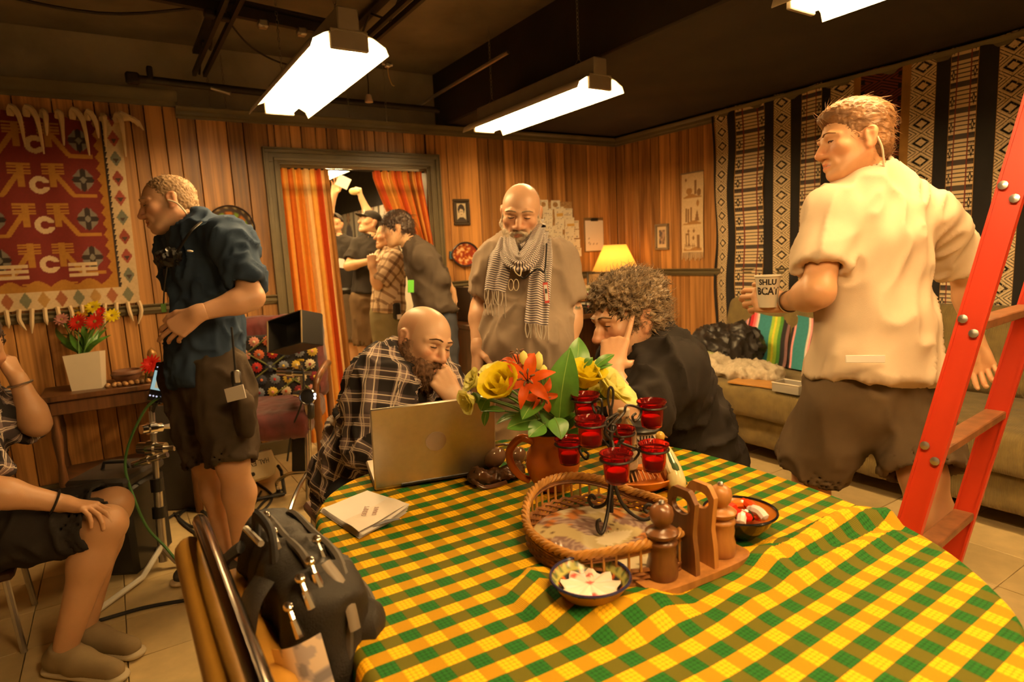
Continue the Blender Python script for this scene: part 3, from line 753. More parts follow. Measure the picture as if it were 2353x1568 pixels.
for row in range(5):
    for cl in range(3):
        p = PY(1258 + cl * 23 + random.uniform(-3, 3), 492 + row * 20 + random.uniform(-3, 3), YB)
        def hl(c, x, z, kk=k):
            if kk % 4 == 1: sel(c, (z < -.1) & (z > -.6) & (x > -.6), (.6, .36, .08))
        sheet('pinned_note', 'scrap of scribbled white paper in the crowded pinboard cluster behind the scarf', 'paper', (p[0], p[2]), .105, .10, tilt=random.uniform(-6, 6), seed=k, off=.008 + .0035 * (k % 3), group='scribbled scraps on the pinboard', extra=hl); k += 1
p = PY(1280, 522, YB); one('pinboard', 'brown cork board under the scribbled scraps behind the scarf man', 'pinboard', box((p[0], YB - .003, p[2]), (.34, .008, .44), .002), mat('cork', (.38, .22, .09), .9, var=.3, scale=60))
for n, (px, py) in enumerate(((1247, 470), (1275, 471), (1317, 517), (1318, 538), (1320, 560), (1323, 580))):
    p = PY(px, py, YB); nm = ['first of two white cards pinned above the pinboard, nearer the bowed head', 'second of two white cards pinned above the pinboard, nearer the clipboard',
        'topmost white card in the column between pinboard and clipboard', 'second white card from the top in the column left of the clipboard', 'third white card from the top in the column left of the clipboard', 'lowest white card in the column left of the clipboard'][n]
    sheet('pinned_card', nm, 'card', (p[0], p[2]), .115 if n > 1 else .10, .075, rows=3, seed=30 + n, dens=.3)
p = PY(1364, 540, YB)
t = TH('clipboard', 'clipboard with a white sheet hanging on the back wall above the lamp', 'clipboard', (p[0], YB - .01, p[2] - .15))
t.part('board', box((0, .004, .15), (.235, .006, .31), .003), mat('clip_board', (.2, .12, .05), .5))
U_, V_ = np.meshgrid(np.linspace(-1, 1, 17), np.linspace(-1, 1, 23), indexing='ij')
t.part('sheet', grid(16, 22, lambda u, v: np.stack([(u - .5) * .215, u * 0 - .002 - .004 * v * (1 - v), .005 + v * .275], 1)), M_PAPER, col=scrib(np.tile(np.array([.76, .66, .58]), (17 * 23, 1)), U_.ravel(), V_.ravel(), 16, dens=.22, seed=9), sharp=0)
t.part('clip', join(box((0, -.006, .285), (.085, .012, .022), .004), cyl((-.035, -.012, .295), (.035, -.012, .295), .006, 8)), M_BLACK)
# cloth banner with cactus figures (right wall)
def banner(x, z):
    c = np.tile(np.array([.66, .47, .26]), (len(x), 1)); B = (.25, .13, .05); O = (.40, .20, .06)
    sec = (z + 1) / 2 * 3; k = np.floor(sec).astype(int); r = sec - k
    sel(c, (r < .16 + .05 * np.sin(x * 4 + k)) & (r > .05) & (np.abs(x) < .82), O)
    for kk, figs in ((2, ((-.3, .32, .28, 'o'), (.3, .45, .1, 'c'), (-.62, .75, .1, 's'), (.6, .25, .2, 'b'))), (1, ((-.35, .4, .09, 'c'), (-.1, .45, .07, 'c'), (-.55, .42, .07, 'c'), (.45, .38, .22, 't'), (.5, .85, .12, 'o'))), (0, ((-.45, .5, .18, 'p'), (.1, .55, .12, 's'), (.15, .82, .12, 's'), (-.35, .82, .12, 's'), (.55, .4, .12, 'c'), (-.2, .25, .5, 'f')))):
        for fx, fr, s, ty in figs:
            dx, dr = (x - fx), (r - fr); m = (k == kk)
            if ty == 'c': q = (np.abs(dx) < s) & (np.abs(dr) < .26)
            elif ty == 's': q = (np.abs(dx) / s + np.abs(dr) / .09 < 1)
            elif ty == 't': q = (dr < .2) & (dr > -.2) & (np.abs(dx) < s * (1 - (dr + .2) / .45))
            elif ty == 'p': q = ((np.abs(np.abs(dx) - s * .7) < .05) | (np.abs(dr - .2) < .04)) & (np.abs(dx) < s) & (np.abs(dr) < .24)
            elif ty == 'f': q = (np.abs(dx) < s) & (np.abs(dr) < .1) & (((x * 7) % 1 < .3) | (np.abs(dr) < .02))
            else: q = np.hypot(dx / s, dr / .13) < 1
            sel(c, m & q, B if ty != 'o' else O)
    sel(c, (r < .02) & (np.abs(x) < .9), (.72, .54, .3)); return c
p0, p1 = PX(1594, 397, XR), PX(1594, 580, XR); zc, hh = (p0[2] + p1[2]) / 2, p0[2] - p1[2]
U_, V_ = np.meshgrid(np.linspace(-1, 1, 41), np.linspace(-1, 1, 121), indexing='ij')
t = TH('cloth_banner', 'narrow tan cloth banner with three rows of cactus figures on the right wall', 'wall hanging', (XR - .02, p0[1], zc - hh / 2))
t.part('cloth', grid(40, 120, lambda u, v: np.stack([u * 0 - .004 * np.sin(v * 5), (.5 - u) * .225, v * hh], 1)), M_PAINT, col=banner(U_.ravel(), V_.ravel()), sharp=0)
t.part('rod', cyl((-.004, -.12, hh), (-.004, .12, hh), .005, 8), M_FRAME2)
for i in range(14): t.part('fringe', tube([(-.003, -.108 + i * .0166, .003), (-.004, -.108 + i * .0166 + .004 * math.sin(i), -.045 - .012 * (i % 3))], [.0045, .003], 5), M_CREAM)
# ================================================================== CURTAINS
CUR = [(.72, .25, .03), (.60, .13, .015), (.78, .42, .08), (.50, .07, .012), (.70, .33, .06), (.30, .13, .03), (.80, .52, .22), (.62, .16, .02)]
M_CURT = mat('curtain_cloth', attr=True, rough=.8, var=.1, scale=30)
N_, L_, b_ = nodes(M_CURT)
tr = N_.new('ShaderNodeBsdfTranslucent'); ms = N_.new('ShaderNodeMixShader'); ms.inputs[0].default_value = .3
L_.new(b_.inputs['Base Color'].links[0].from_socket, tr.inputs['Color']); L_.new(b_.outputs[0], ms.inputs[1]); L_.new(tr.outputs[0], ms.inputs[2]); L_.new(ms.outputs[0], N_['Material Output'].inputs['Surface'])
def curtain(label, edge, nf, seed):
    """edge(v) -> x0, x1, y at height fraction v (1 = top)"""
    nu, nv = 150, 40; v = np.linspace(0, 1, nv + 1); V = []; C_ = []; rs = random.Random(seed); st = []; x = 0
    while x < 1: wd = rs.choice([.015, .03, .05, .07]); st.append((x, rs.choice(CUR))); x += wd
    for i in range(nu + 1):
        u = i / nu; c = [cc for xx, cc in st if xx <= u][-1]
        for vv in v:
            x0, x1, y = edge(vv); ph = 2 * math.pi * nf * u + .6 * math.sin(vv * 3 + u * 5); am = .022 + .012 * (1 - vv)
            pinch = 1 if vv < .94 else .6
            V.append((x0 + (x1 - x0) * u + .006 * math.cos(ph), y + am * pinch * math.sin(ph) + .006 * math.sin(2.3 * ph + seed), .03 + vv * 1.94)); C_.append(np.array(c) * (.55 if .915 < vv < .935 else 1))
    F = [(i * (nv + 1) + j, (i + 1) * (nv + 1) + j, (i + 1) * (nv + 1) + j + 1, i * (nv + 1) + j + 1) for i in range(nu) for j in range(nv)]
    t = TH('curtain', label, 'curtain', (edge(.5)[0], edge(.5)[2], .03), group='striped doorway curtains')
    t.part('cloth', (np.array(V), F), M_CURT, W=True, col=np.array(C_), sharp=0); return t
curtain('orange striped curtain hanging full length at the left side of the doorway', lambda v: (1.05 + .02 * (1 - v), 1.41 - .02 * v + .02 * (1 - v), 4.50 - .03 * (1 - v)), 7, 3)
def ed2(v):
    s = max(0, min(1, (v - .42) / .55)); return (2.07 - .36 * s ** 1.1, 2.20 - .09 * s + .02 * (v < .4), 4.43 + .06 * s)
curtain('orange striped curtain swept aside at the right side of the doorway', ed2, 7, 11)
t = TH('curtain_rod', 'thin dark rod under the door head carrying the two orange curtains', 'rod', (1.6, 4.50, 1.965))
t.part('pole', cyl((1.05, 4.50, 1.968), (2.14, 4.50, 1.968), .006, 8), M_DARK, W=True)
# ================================================================== SOFA
M_SOFA = mat('olive_corduroy', (.15, .105, .03), .85, var=.25, scale=14, sheen=.1)
N_, L_, b_ = nodes(M_SOFA)
wv = N_.new('ShaderNodeTexWave'); wv.bands_direction = 'Y'; wv.inputs['Scale'].default_value = 38; wv.inputs['Distortion'].default_value = .6
tc = N_.new('ShaderNodeTexCoord'); L_.new(tc.outputs['Object'], wv.inputs['Vector']); bp = N_.new('ShaderNodeBump'); bp.inputs['Strength'].default_value = .5; bp.inputs['Distance'].default_value = .004
L_.new(wv.outputs['Fac'], bp.inputs['Height']); L_.new(bp.outputs[0], b_.inputs['Normal'])
def soft(c, h, rad, vox=.018, M=None, amp=.006, sc=(7, 7, 7), seed=1, rl=1):
    s = SD(); s.rbox(c, h, rad, M); V, F = s.build(vox); V = relax(V, F, rl); return folds(V, F, amp, sc, seed=seed), F
t = TH('sofa', 'olive green corduroy sofa against the blanket covered right wall', 'sofa', (3.55, 1.9, 0))
t.part('base', soft((3.58, 1.93, .20), (.46, 1.14, .105), .04, .022), M_SOFA, W=True)
t.part('seat_cushion', soft((3.50, 2.42, .375), (.44, .58, .095), .05, .02, seed=2), M_SOFA, W=True)
t.part('seat_cushion', soft((3.50, 1.27, .375), (.44, .56, .095), .05, .02, seed=3), M_SOFA, W=True)
Mb = rot('Y', 14)
t.part('back_cushion', soft((3.865, 2.44, .68), (.10, .57, .24), .08, .02, Mb, seed=4), M_SOFA, W=True)
t.part('back_cushion', soft((3.865, 1.28, .68), (.10, .56, .24), .08, .02, Mb, seed=5), M_SOFA, W=True)
s = SD(); s.seg((3.22, 3.06, .50), (3.98, 3.06, .54), .085, .10, k=.05); s.rbox((3.6, 3.07, .33), (.42, .075, .17), .05, k=.05); g = s.build(.02)
t.part('arm', g, M_SOFA, W=True)
s = SD(); s.seg((3.25, .78, .50), (3.98, .78, .54), .085, .10, k=.05); s.rbox((3.6, .77, .33), (.42, .075, .17), .05, k=.05)
t.part('arm', s.build(.02), M_SOFA, W=True)
for x in (3.2, 3.95):
    for y in (.9, 3.0): t.part('leg', lathe([(.02, 0), (.028, .03), (.032, .1)], 10, (x, y, 0)), M_FRAME1, W=True)
def striped(fn, nu, nv, st, name, label, cat, thick=.012):
    g = grid(nu, nv, fn); u = np.repeat(np.linspace(0, 1, nu + 1), nv + 1); pos = np.array([a for a, _ in st]); cl = np.array([c for _, c in st])
    col = cl[np.clip(np.searchsorted(pos, u, 'right') - 1, 0, len(st) - 1)]
    V, F = g; N = vnormals(V, F); n = len(V); V2 = np.concatenate([V, V - N * thick]); F2 = np.concatenate([F, F[:, ::-1] + n])
    e = []; w_ = nv + 1
    for i in range(nu): e += [(i * w_, i * w_ + n, (i + 1) * w_ + n, (i + 1) * w_), ((i + 1) * w_ + nv, (i + 1) * w_ + nv + n, i * w_ + nv + n, i * w_ + nv)]
    for j in range(nv): e += [(j + 1, j + 1 + n, j + n, j), (nu * w_ + j, nu * w_ + j + n, nu * w_ + j + 1 + n, nu * w_ + j + 1)]
    return one(name, label, cat, (V2, np.concatenate([F2, np.array(e)])), M_PAINT, col=np.concatenate([col, col]), sharp=60, group='serapes over the sofa back')
TEAL, PNK, RDD, YEL, LIM, GRN_, WHT, BK = (.03, .20, .22), (.85, .35, .35), (.55, .02, .03), (.75, .65, .05), (.35, .55, .05), (.06, .22, .03), (.8, .68, .6), (.012, .01, .012)
def drape(ya, yb, seed, z0=.475):
    def fn(u, v):
        y = ya + (yb - ya) * u; z = z0 + .01 + (.80 - z0) * v; x = 3.675 + .115 * v + .010 * np.sin(v * 7 + seed) + .008 * np.sin(u * 6 + seed) - .018 * np.sin(np.pi * u)
        return np.stack([x - .03 * (1 - v) ** 3, y + .05 * (v - .5), z + .01 * np.sin(u * 5 + seed) * v], 1)
    return fn
striped(drape(2.80, 2.44, 1), 50, 24, [(0, BK), (.04, (.3, .2, .25)), (.08, PNK), (.11, BK), (.15, RDD), (.24, (.8, .15, .15)), (.30, PNK), (.34, WHT), (.38, TEAL), (.66, LIM), (.71, YEL), (.76, LIM), (.82, GRN_), (.88, BK), (.96, (.2, .1, .1))],
        'serape_blanket', 'striped serape with a wide teal band over the sofa back, nearer the black bag', 'blanket')
striped(drape(2.43, 1.98, 2), 60, 24, [(0, BK), (.05, PNK), (.08, TEAL), (.30, WHT), (.33, PNK), (.36, BK), (.44, RDD), (.54, (.8, .15, .15)), (.58, PNK), (.62, YEL), (.70, LIM), (.78, GRN_), (.84, BK), (.90, RDD), (.96, PNK)],
        'serape_blanket', 'striped serape with red and yellow bands over the sofa back, half behind the walking man', 'blanket')
# things on the sofa
M_BAGF = mat('black_nylon', (.016, .013, .011), .45, bump=.3, bscale=60)
p = PZ(1685, 812, .47)
s = SD(); s.ell((3.50, 2.80, .60), (.17, .20, .15), k=.06); s.ell((3.52, 2.66, .62), (.14, .14, .15), k=.06); s.ell((3.4, 2.88, .55), (.12, .12, .09), k=.05); V, F = s.build(.014)
t = TH('duffel_bag', 'crumpled black bag heaped on the far end of the sofa', 'bag', (3.5, 2.8, .47))
t.part('body', (folds(V, F, .055, (11, 9, 13), seed=4), F), M_BAGF, W=True)
t.part('strap', tube(catmull([(3.3, 2.95, .50), (3.34, 2.9, .62), (3.42, 2.84, .70), (3.44, 2.74, .66), (3.36, 2.66, .56)], 6), .012, 6, flat=.4), M_BAGF, W=True)
t.part('buckle', box((3.36, 2.72, .60), (.02, .05, .04), .006), M_BLACK, W=True)
def cloth_heap(name, label, cat, pts, m, seed, amp=.05, vox=.013, **kw):
    s = SD()
    for c, r in pts: s.ell(c, r, k=.05)
    V, F = s.build(vox); V = relax(V, F, 1); V = folds(V, F, amp, (13, 9, 16), seed=seed); return one(name, label, cat, (V, F), m, sharp=0, **kw)
M_GREYK = mat('grey_knit', (.50, .42, .30), .9, var=.15, scale=50, bump=.3)
cloth_heap('sweatshirt', 'crumpled light grey sweatshirt lying on the sofa seat', 'clothing', [((3.33, 2.56, .50), (.17, .26, .05)), ((3.27, 2.70, .52), (.12, .12, .06)), ((3.34, 2.36, .49), (.10, .14, .035))], M_GREYK, 6, .06)
cloth_heap('plastic_wrapper', 'crumpled white green and yellow wrapper by the black bag', 'wrapper', [((3.29, 2.84, .545), (.05, .10, .035)), ((3.33, 2.74, .55), (.05, .07, .03))], mat('wrapper_print', (.75, .66, .45), .35, var=.5, scale=14, col2=(.35, .42, .12)), 9, .03, .009)
M_JACK = mat('navy_jacket', (.03, .025, .035), .8)
cloth_heap('jacket', 'dark jacket with yellow and white stripes hanging over the sofa edge', 'clothing', [((3.12, 2.84, .47), (.12, .16, .04)), ((3.03, 2.83, .36), (.035, .15, .16)), ((3.10, 2.95, .49), (.1, .08, .04))], M_JACK, 12, .03)
for nm, z, c in (('yellow', .20, (.75, .42, .05)), ('white', .225, (.75, .66, .5))): pass
t = TH('jacket_sleeve', 'hanging dark sleeve with yellow and white cuff stripes at the sofa corner', 'clothing', (3.02, 2.86, .22))
s = SD(); s.seg((3.07, 2.80, .46), (3.0, 2.92, .20), .06, .05, flat=((1, 0, 0), .5), cap=True); V, F = s.build(.012)
t.part('sleeve', (folds(V, F, .02, (14, 14, 10), seed=3), F), M_JACK, W=True)
for k_, c in ((.30, (.8, .62, .35)), (.24, (.7, .38, .04))):
    q = np.array((3.07, 2.80, .46)) + (np.array((3.0, 2.92, .20)) - np.array((3.07, 2.80, .46))) * (1.13 - k_ * .8)
    t.part('cuff_stripe', tube([q + .056 * (np.array([0, .45, .15]) * 2.1 * math.cos(a) * .9 + np.array([.6, 0, 0]) * math.sin(a)) for a in np.linspace(0, 6.283, 14, endpoint=False)], .009, 5, True), mat('stripe_' + str(int(k_ * 100)), c, .8), W=True)
one('magazine', 'orange-brown folder lying flat under the grey sweatshirt', 'folder', box((3.17, 2.26, .478), (.16, .32, .012), .002, rot('Z', 8)), mat('tan_card', (.48, .24, .06), .5))
t = TH('plastic_box', 'small clear plastic box with white lid edge on the sofa front', 'box', (3.12, 2.02, .475))
M_CLR = mat('clear_plastic', (.75, .70, .6), .25, var=.02, trans=.6)
t.part('tray', join(box((0, 0, .004), (.11, .16, .008), .002), box((-.055, 0, .025), (.004, .16, .05)), box((.055, 0, .025), (.004, .16, .05)), box((0, -.08, .025), (.11, .004, .05)), box((0, .08, .025), (.11, .004, .05))), M_CLR)
t.part('rim', tube([(-.057, -.082, .05), (.057, -.082, .05), (.057, .082, .05), (-.057, .082, .05)], .004, 6, True), mat('white_plastic', (.75, .68, .55), .4))
t.part('contents', box((0, 0, .016), (.09, .13, .015), .004), mat('box_things', (.35, .3, .3), .5, var=.5, scale=40))
one('remote_control', 'slim black remote lying on the far arm of the sofa', 'remote', box((3.36, 3.09, .600), (.05, .17, .02), .006, rot('Z', 60)), M_BLACK)
# ================================================================== CORNER DESK, LAMP, FILES
M_DESK = wood_mat('desk_wood', (.03, .012, .005), (.12, .05, .018), .35, .05)
DZ_ = .80
t = TH('desk', 'dark wooden desk standing along the back wall under the lamp', 'desk', (3.0, 4.15, 0))
t.part('top', box((3.12, 4.15, DZ_ - .02), (1.82, .58, .04), .006), M_DESK, W=True)
t.part('side_panel', box((2.24, 4.15, .38), (.04, .54, .76), .004), M_DESK, W=True)
t.part('side_panel', box((4.0, 4.15, .38), (.04, .54, .76), .004), M_DESK, W=True)
t.part('back_panel', box((3.12, 4.40, .42), (1.74, .02, .66)), M_DESK, W=True)
for i in range(3):
    d = t.part('drawer', box((2.50, 3.875, .66 - i * .22), (.44, .02, .19), .005), M_DESK, W=True)
    t.part('drawer_pull', join(cyl((2.45, 3.855, .66 - i * .22), (2.55, 3.855, .66 - i * .22), .006, 8), box((2.45, 3.862, .66 - i * .22), (.01, .02, .01)), box((2.55, 3.862, .66 - i * .22), (.01, .02, .01))), M_STEEL, d, W=True)
t.part('pedestal', box((2.50, 4.14, .40), (.48, .5, .72), .004), M_DESK, W=True)
p = PY(1424, 621, 4.15); lx, lz = p[0] - .05, p[2]
M_SHADE = mat('lamp_shade', (.72, .45, .14), .8, var=.06, scale=40)
N_, L_, b_ = nodes(M_SHADE); tr = N_.new('ShaderNodeBsdfTranslucent'); tr.inputs[0].default_value = (.85, .48, .10, 1); ms = N_.new('ShaderNodeMixShader'); ms.inputs[0].default_value = .55
L_.new(b_.outputs[0], ms.inputs[1]); L_.new(tr.outputs[0], ms.inputs[2]); L_.new(ms.outputs[0], N_['Material Output'].inputs['Surface'])
t = TH('table_lamp', 'lit table lamp with a yellow cone shade in the corner', 'lamp', (lx, 4.15, DZ_))
hz = lz - DZ_
t.part('base', lathe([(.075, 0), (.08, .012), (.05, .03), (.03, .06), (.045, .10), (.05, .14), (.03, .19), (.015, hz - .08), (.013, hz + .03)], 18), M_DESK)
t.part('shade', join(lathe([(.205, hz), (.098, hz + .225)], 32)[:1] and (lambda g: (g[0], [f for f in g[1] if len(f) == 4]))(lathe([(.205, hz), (.098, hz + .225)], 40))), M_SHADE, sharp=0)
t.part('shade_trim', join(tube([(.205 * math.cos(a), .205 * math.sin(a), hz) for a in np.linspace(0, 6.2832, 40, endpoint=False)], .004, 5, True), tube([(.098 * math.cos(a), .098 * math.sin(a), hz + .225) for a in np.linspace(0, 6.2832, 40, endpoint=False)], .003, 5, True)), mat('shade_trim', (.6, .4, .15), .6))
t.part('bulb', ball((0, 0, hz + .09), (.032, .032, .042), 8), mat('lit_bulb', (1, 1, 1), .5, emit=((1, .62, .25), 60)))
t.part('pull_chain', tube([(.02, -.02, hz + .03), (.022, -.022, hz - .05)], .003, 5), M_CHROME)
M_BIND = [mat('binder_' + n, c, .5) for n, c in (('cream', (.62, .50, .30)), ('dark', (.04, .03, .025)), ('grey', (.5, .45, .36)), ('white', (.75, .68, .55)))]
x = 2.30
for i, (wd, h, c, lb) in enumerate(((.025, .27, 1, 'thin black binder at the left end of the desk binders'), (.03, .26, 3, 'thin white binder second from the left end on the desk'), (.085, .27, 0, 'wide cream binder third from the left on the desk'),
                            (.022, .26, 1, 'thin black binder between the wide cream binder and the white one'), (.055, .285, 3, 'white binder with a black spine label on the desk'), (.035, .28, 2, 'grey binder right of the white labelled binder'), (.05, .28, 3, 'white slatted file box half behind the scarf man'))):
    t = TH('binder', lb, 'binder', (x + wd / 2, 4.28, DZ_), group='binders standing on the desk')
    t.part('cover', box((0, 0, h / 2), (wd, .24, h), .003), M_BIND[c])
    if wd > .03: t.part('spine_label', box((0, -.121, h * .6), (wd * .5, .002, h * .45)), M_BIND[1 if c == 3 else 3])
    x += wd + .006
t = TH('card_box', 'small tan cardboard box in front of the binders on the desk', 'box', (2.50, 4.0, DZ_))
t.part('body', box((0, 0, .055), (.14, .12, .11), .004), mat('tan_box', (.42, .28, .12), .7)); t.part('lid', box((0, 0, .115), (.146, .126, .02), .004), mat('tan_box_lid', (.46, .32, .15), .7))
t = TH('desk_phone', 'small dark rounded gadget on top of the tan cardboard box', 'phone', (2.53, 4.02, DZ_ + .125))
s = SD(); s.ell((0, 0, .035), (.06, .045, .035), k=.02); s.ell((-.03, 0, .06), (.018, .03, .025), k=.02); t.part('body', s.build(.008), M_BLACK); t.part('dial', lathe([(.02, 0), (.02, .006), (.001, .006)], 12, (.02, -.03, .05)), M_STEEL)
p = PY(1362, 700, 4.1)
M_REDF = mat('red_folder', (.55, .02, .012), .4)
t = TH('letter_tray', 'dark two tier letter tray on the desk beneath the lamp', 'tray', (p[0] - .05, 4.05, DZ_))
for z in (.03, .13): t.part('tier', join(box((0, 0, z), (.34, .27, .008), .002), box((-.167, 0, z + .02), (.006, .27, .04)), box((.167, 0, z + .02), (.006, .27, .04))), M_BLACK)
for sx in (-.165, .165):
    for sy in (-.12, .12): t.part('post', cyl((sx, sy, 0), (sx, sy, .15), .006, 6), M_BLACK)
xt = p[0] - .05
for z, n, c, lb, tl in ((.037, 2, M_REDF, 'red folder in the lower tier of the letter tray', 4), (.06, 1, M_BIND[3], 'white papers on the red folder in the lower tray', -6), (.137, 2, M_REDF, 'red folder in the upper tier of the letter tray', -5), (.16, 1, M_BIND[3], 'white papers on the upper red folder', 7), (.18, 1, mat('green_folder', (.30, .32, .12), .5), 'pale green folder near the top of the tray stack', -3), (.197, 1, M_BIND[0], 'cream magazine on the very top of the tray stack', 5)):
    one('folder', lb, 'folder', box((xt, 4.04, DZ_ + z + .009), (.30, .225, .016 if z < .17 else .013), .002, rot('Z', tl)), c)
t = TH('tablet_frame', 'small dark standing frame on the desk behind the curly hair', 'frame', (p[0] + .10, 4.2, DZ_)); t.part('frame', box((0, 0, .16), (.14, .02, .32), .004), M_FRAME1); t.part('panel', box((0, -.011, .16), (.115, .004, .28)), mat('warm_panel', (.35, .22, .10), .4))
# ================================================================== SIDE TABLE AND ITS THINGS (left)
STZ = .68
t = TH('side_table', 'narrow dark side table under the kilim at far left', 'table', (-.10, 4.22, 0))
t.part('top', box((-.06, 4.24, STZ - .015), (.66, .38, .03), .004), M_DESK, W=True)
for x in (-.34, .22):
    for y in (4.09, 4.39): t.part('leg', lathe([(.018, 0), (.024, .02), (.016, .10), (.024, .2), (.016, .3), (.026, .45), (.02, .5), (.028, .64)], 10, (x, y, 0)), M_DESK, W=True)
t.part('apron', box((-.06, 4.07, STZ - .07), (.58, .018, .07), .003), M_DESK, W=True)
t.part('shelf', box((-.06, 4.24, .2), (.56, .30, .02), .003), M_DESK, W=True)
M_VASE = mat('white_ceramic', (.72, .62, .47), .3, var=.03)
vp = PZ(207, 884, STZ); vp = np.array([vp[0], 4.2, STZ])
t = TH('flower_vase', 'square white vase of mixed flowers on the narrow dark side table', 'vase', vp, -12)
V = np.array([(x * r, y * r, z) for (z, r) in ((0, .072), (.2, .088)) for x, y in ((-1, -.7), (1, -.7), (1, .7), (-1, .7))]); V[4:, 2] += [-.0, .012, .0, -.012]
V = np.concatenate([V, V[4:] * [.9, .9, 1], V[4:] * [.86, .86, 1] - [0, 0, .05]])
t.part('body', (V, [(0, 3, 2, 1)] + [(a * 4 + i, a * 4 + (i + 1) % 4, a * 4 + 4 + (i + 1) % 4, a * 4 + 4 + i) for a in range(3) for i in range(4)] + [(12, 13, 14, 15)]), M_VASE, sharp=30)
M_STEM = mat('flower_stem', (.08, .16, .03), .6); M_LEAF = mat('leaf_green', (.07, .19, .025), .38, var=.3, scale=18, bump=.15, bscale=30)
def petal_flower(name, label, c, d, r, n, m, mc, rings=2, base=None, cup=.25, group=None):
    """many-petalled flower facing d at c, stem to base; every petal an own part"""
    d = U(d); ux = U(np.cross(d, [.3, .2, 1])); uy = np.cross(d, ux)
    t = TH(name, label, 'flower', base if base is not None else c, 0, group)
    for ri in range(rings):
        R_ = r * (1 - .3 * ri)
        for k in range(n):
            a = 2 * math.pi * (k + .5 * ri) / n; o = ux * math.cos(a) + uy * math.sin(a); sd = np.cross(d, o)
            pts = [(0, .12), (.35, .30), (.75, .34), (1, .12)]; V = []
            for (q, w_) in pts:
                for s_ in (-1, 1): V.append(np.array(c) + o * R_ * q + sd * s_ * w_ * R_ * (5.5 / n) + d * R_ * (cup * q * (1 + ri) + .05 * ri - .10 * q * q))
            t.part('petal', (np.array(V), [(i * 2, i * 2 + 1, i * 2 + 3, i * 2 + 2) for i in range(3)]), m, W=True, sharp=0)
    t.part('center', xf(ball((0, 0, 0), (r * .22, r * .22, r * .12), 6), frame(ux, d), np.array(c) + d * r * .06), mc, W=True)
    if base is not None: t.part('stem', tube(catmull([base, (np.array(base) * .4 + np.array(c) * .6) + [0, 0, .01], np.array(c) - d * .01], 4), .0028, 5), M_STEM, W=True)
    return t
FC = {n: mat('petal_' + n, c, .55, var=.18, scale=30) for n, c in (('yellow', (.97, .74, .02)), ('paleyellow', (.98, .86, .30)), ('red', (.75, .035, .02)), ('orange', (.72, .11, .010)), ('pink', (.62, .28, .25)), ('mauve', (.40, .2, .26)), ('white', (.75, .62, .45)), ('gold', (.75, .42, .03)))}
for m in FC.values():
    N_, L_, b_ = nodes(m); tr = N_.new('ShaderNodeBsdfTranslucent'); ms = N_.new('ShaderNodeMixShader'); ms.inputs[0].default_value = .42
    L_.new(b_.inputs['Base Color'].links[0].from_socket, tr.inputs[0]); L_.new(b_.outputs[0], ms.inputs[1]); L_.new(tr.outputs[0], ms.inputs[2]); L_.new(ms.outputs[0], N_['Material Output'].inputs['Surface'])
M_CENT = mat('flower_center', (.25, .15, .03), .8)
bs = vp + [0, 0, .17]
for nm, px, py, dd, r, col, n in (('large red gerbera on the left of the white vase', 180, 742, 3.50, .055, 'red', 16), ('large red gerbera on the right of the white vase', 219, 740, 3.48, .055, 'red', 16), ('small red bloom above the two red gerberas', 232, 716, 3.58, .03, 'red', 10),
                              ('yellow daisy on the right edge of the vase bouquet', 258, 726, 3.55, .045, 'yellow', 12), ('dull yellow bloom top centre of the vase bouquet', 190, 715, 3.65, .05, 'gold', 10), ('yellow bloom between the gold bloom and right daisy', 214, 706, 3.66, .045, 'yellow', 10),
                              ('mauve bloom at the upper left of the vase bouquet', 128, 716, 3.62, .045, 'mauve', 12), ('pink bloom at the lower left of the vase bouquet', 142, 735, 3.56, .04, 'pink', 12), ('tiny red bud at the very top of the vase bouquet', 160, 695, 3.66, .02, 'red', 8)):
    petal_flower('bouquet_flower', nm, P3(px, py, dd), CD(random.uniform(-.3, .3), -.5, -1), r, n, FC[col], M_CENT, 2, bs + [random.uniform(-.03, .03), random.uniform(-.03, .03), 0], group='flowers in the white vase')
def leaf_geo(base, tip, wd, nrm, bend=.15, n=8, fold=.2):
    base, tip = np.array(base, float), np.array(tip, float); d = tip - base; L = np.linalg.norm(d); d = d / L; nrm = U(np.array(nrm) - d * (np.array(nrm) @ d)); sd = np.cross(d, nrm); V = []
    for i in range(n + 1):
        q = i / n; w_ = wd * (math.sin(math.pi * min(q, 1) ** .8) ** .8 if 0 < q < 1 else .02); c = base + d * L * q + nrm * L * bend * math.sin(math.pi * q) * (1 if q < 2 else 1)
        for s_ in (-1, -.5, 0, .5, 1): V.append(c + sd * w_ * s_ + nrm * w_ * fold * abs(s_))
    F = [(i * 5 + j, i * 5 + j + 1, i * 5 + j + 6, i * 5 + j + 5) for i in range(n) for j in range(4)]
    V = np.array(V); k = len(V); V2 = np.concatenate([V, V - nrm * .0012]); return V2, F + [tuple(k + a for a in f[::-1]) for f in F]
t = TH('greenery', 'leafy green filler sprigs spilling around the white vase', 'foliage', bs, group=None)
for i in range(22):
    a = i * 2.4; q = P3(120 + (i * 37) % 140, 735 + (i * 29) % 50, 3.5 + .2 * ((i * 7) % 5) / 5); t.part('leaf', leaf_geo(bs + [0, 0, .02], q + np.array([0, 0, -.0]), .016, (math.cos(a), math.sin(a), .8)), M_LEAF, W=True, sharp=0)
t = TH('clay_pot', 'low brown clay pot on the side table beside the vase', 'pot', (.02, 4.26, STZ)); t.part('body', lathe([(.05, 0), (.075, .03), (.08, .055), (.074, .07), (.066, .068), (.06, .03), (.001, .02)], 22), mat('brown_clay', (.16, .07, .035), .5)); t.part('band', tube([(.081 * math.cos(a), .081 * math.sin(a), .05) for a in np.linspace(0, 6.283, 22, endpoint=False)], .004, 5, True), mat('dark_clay', (.08, .035, .02), .5))
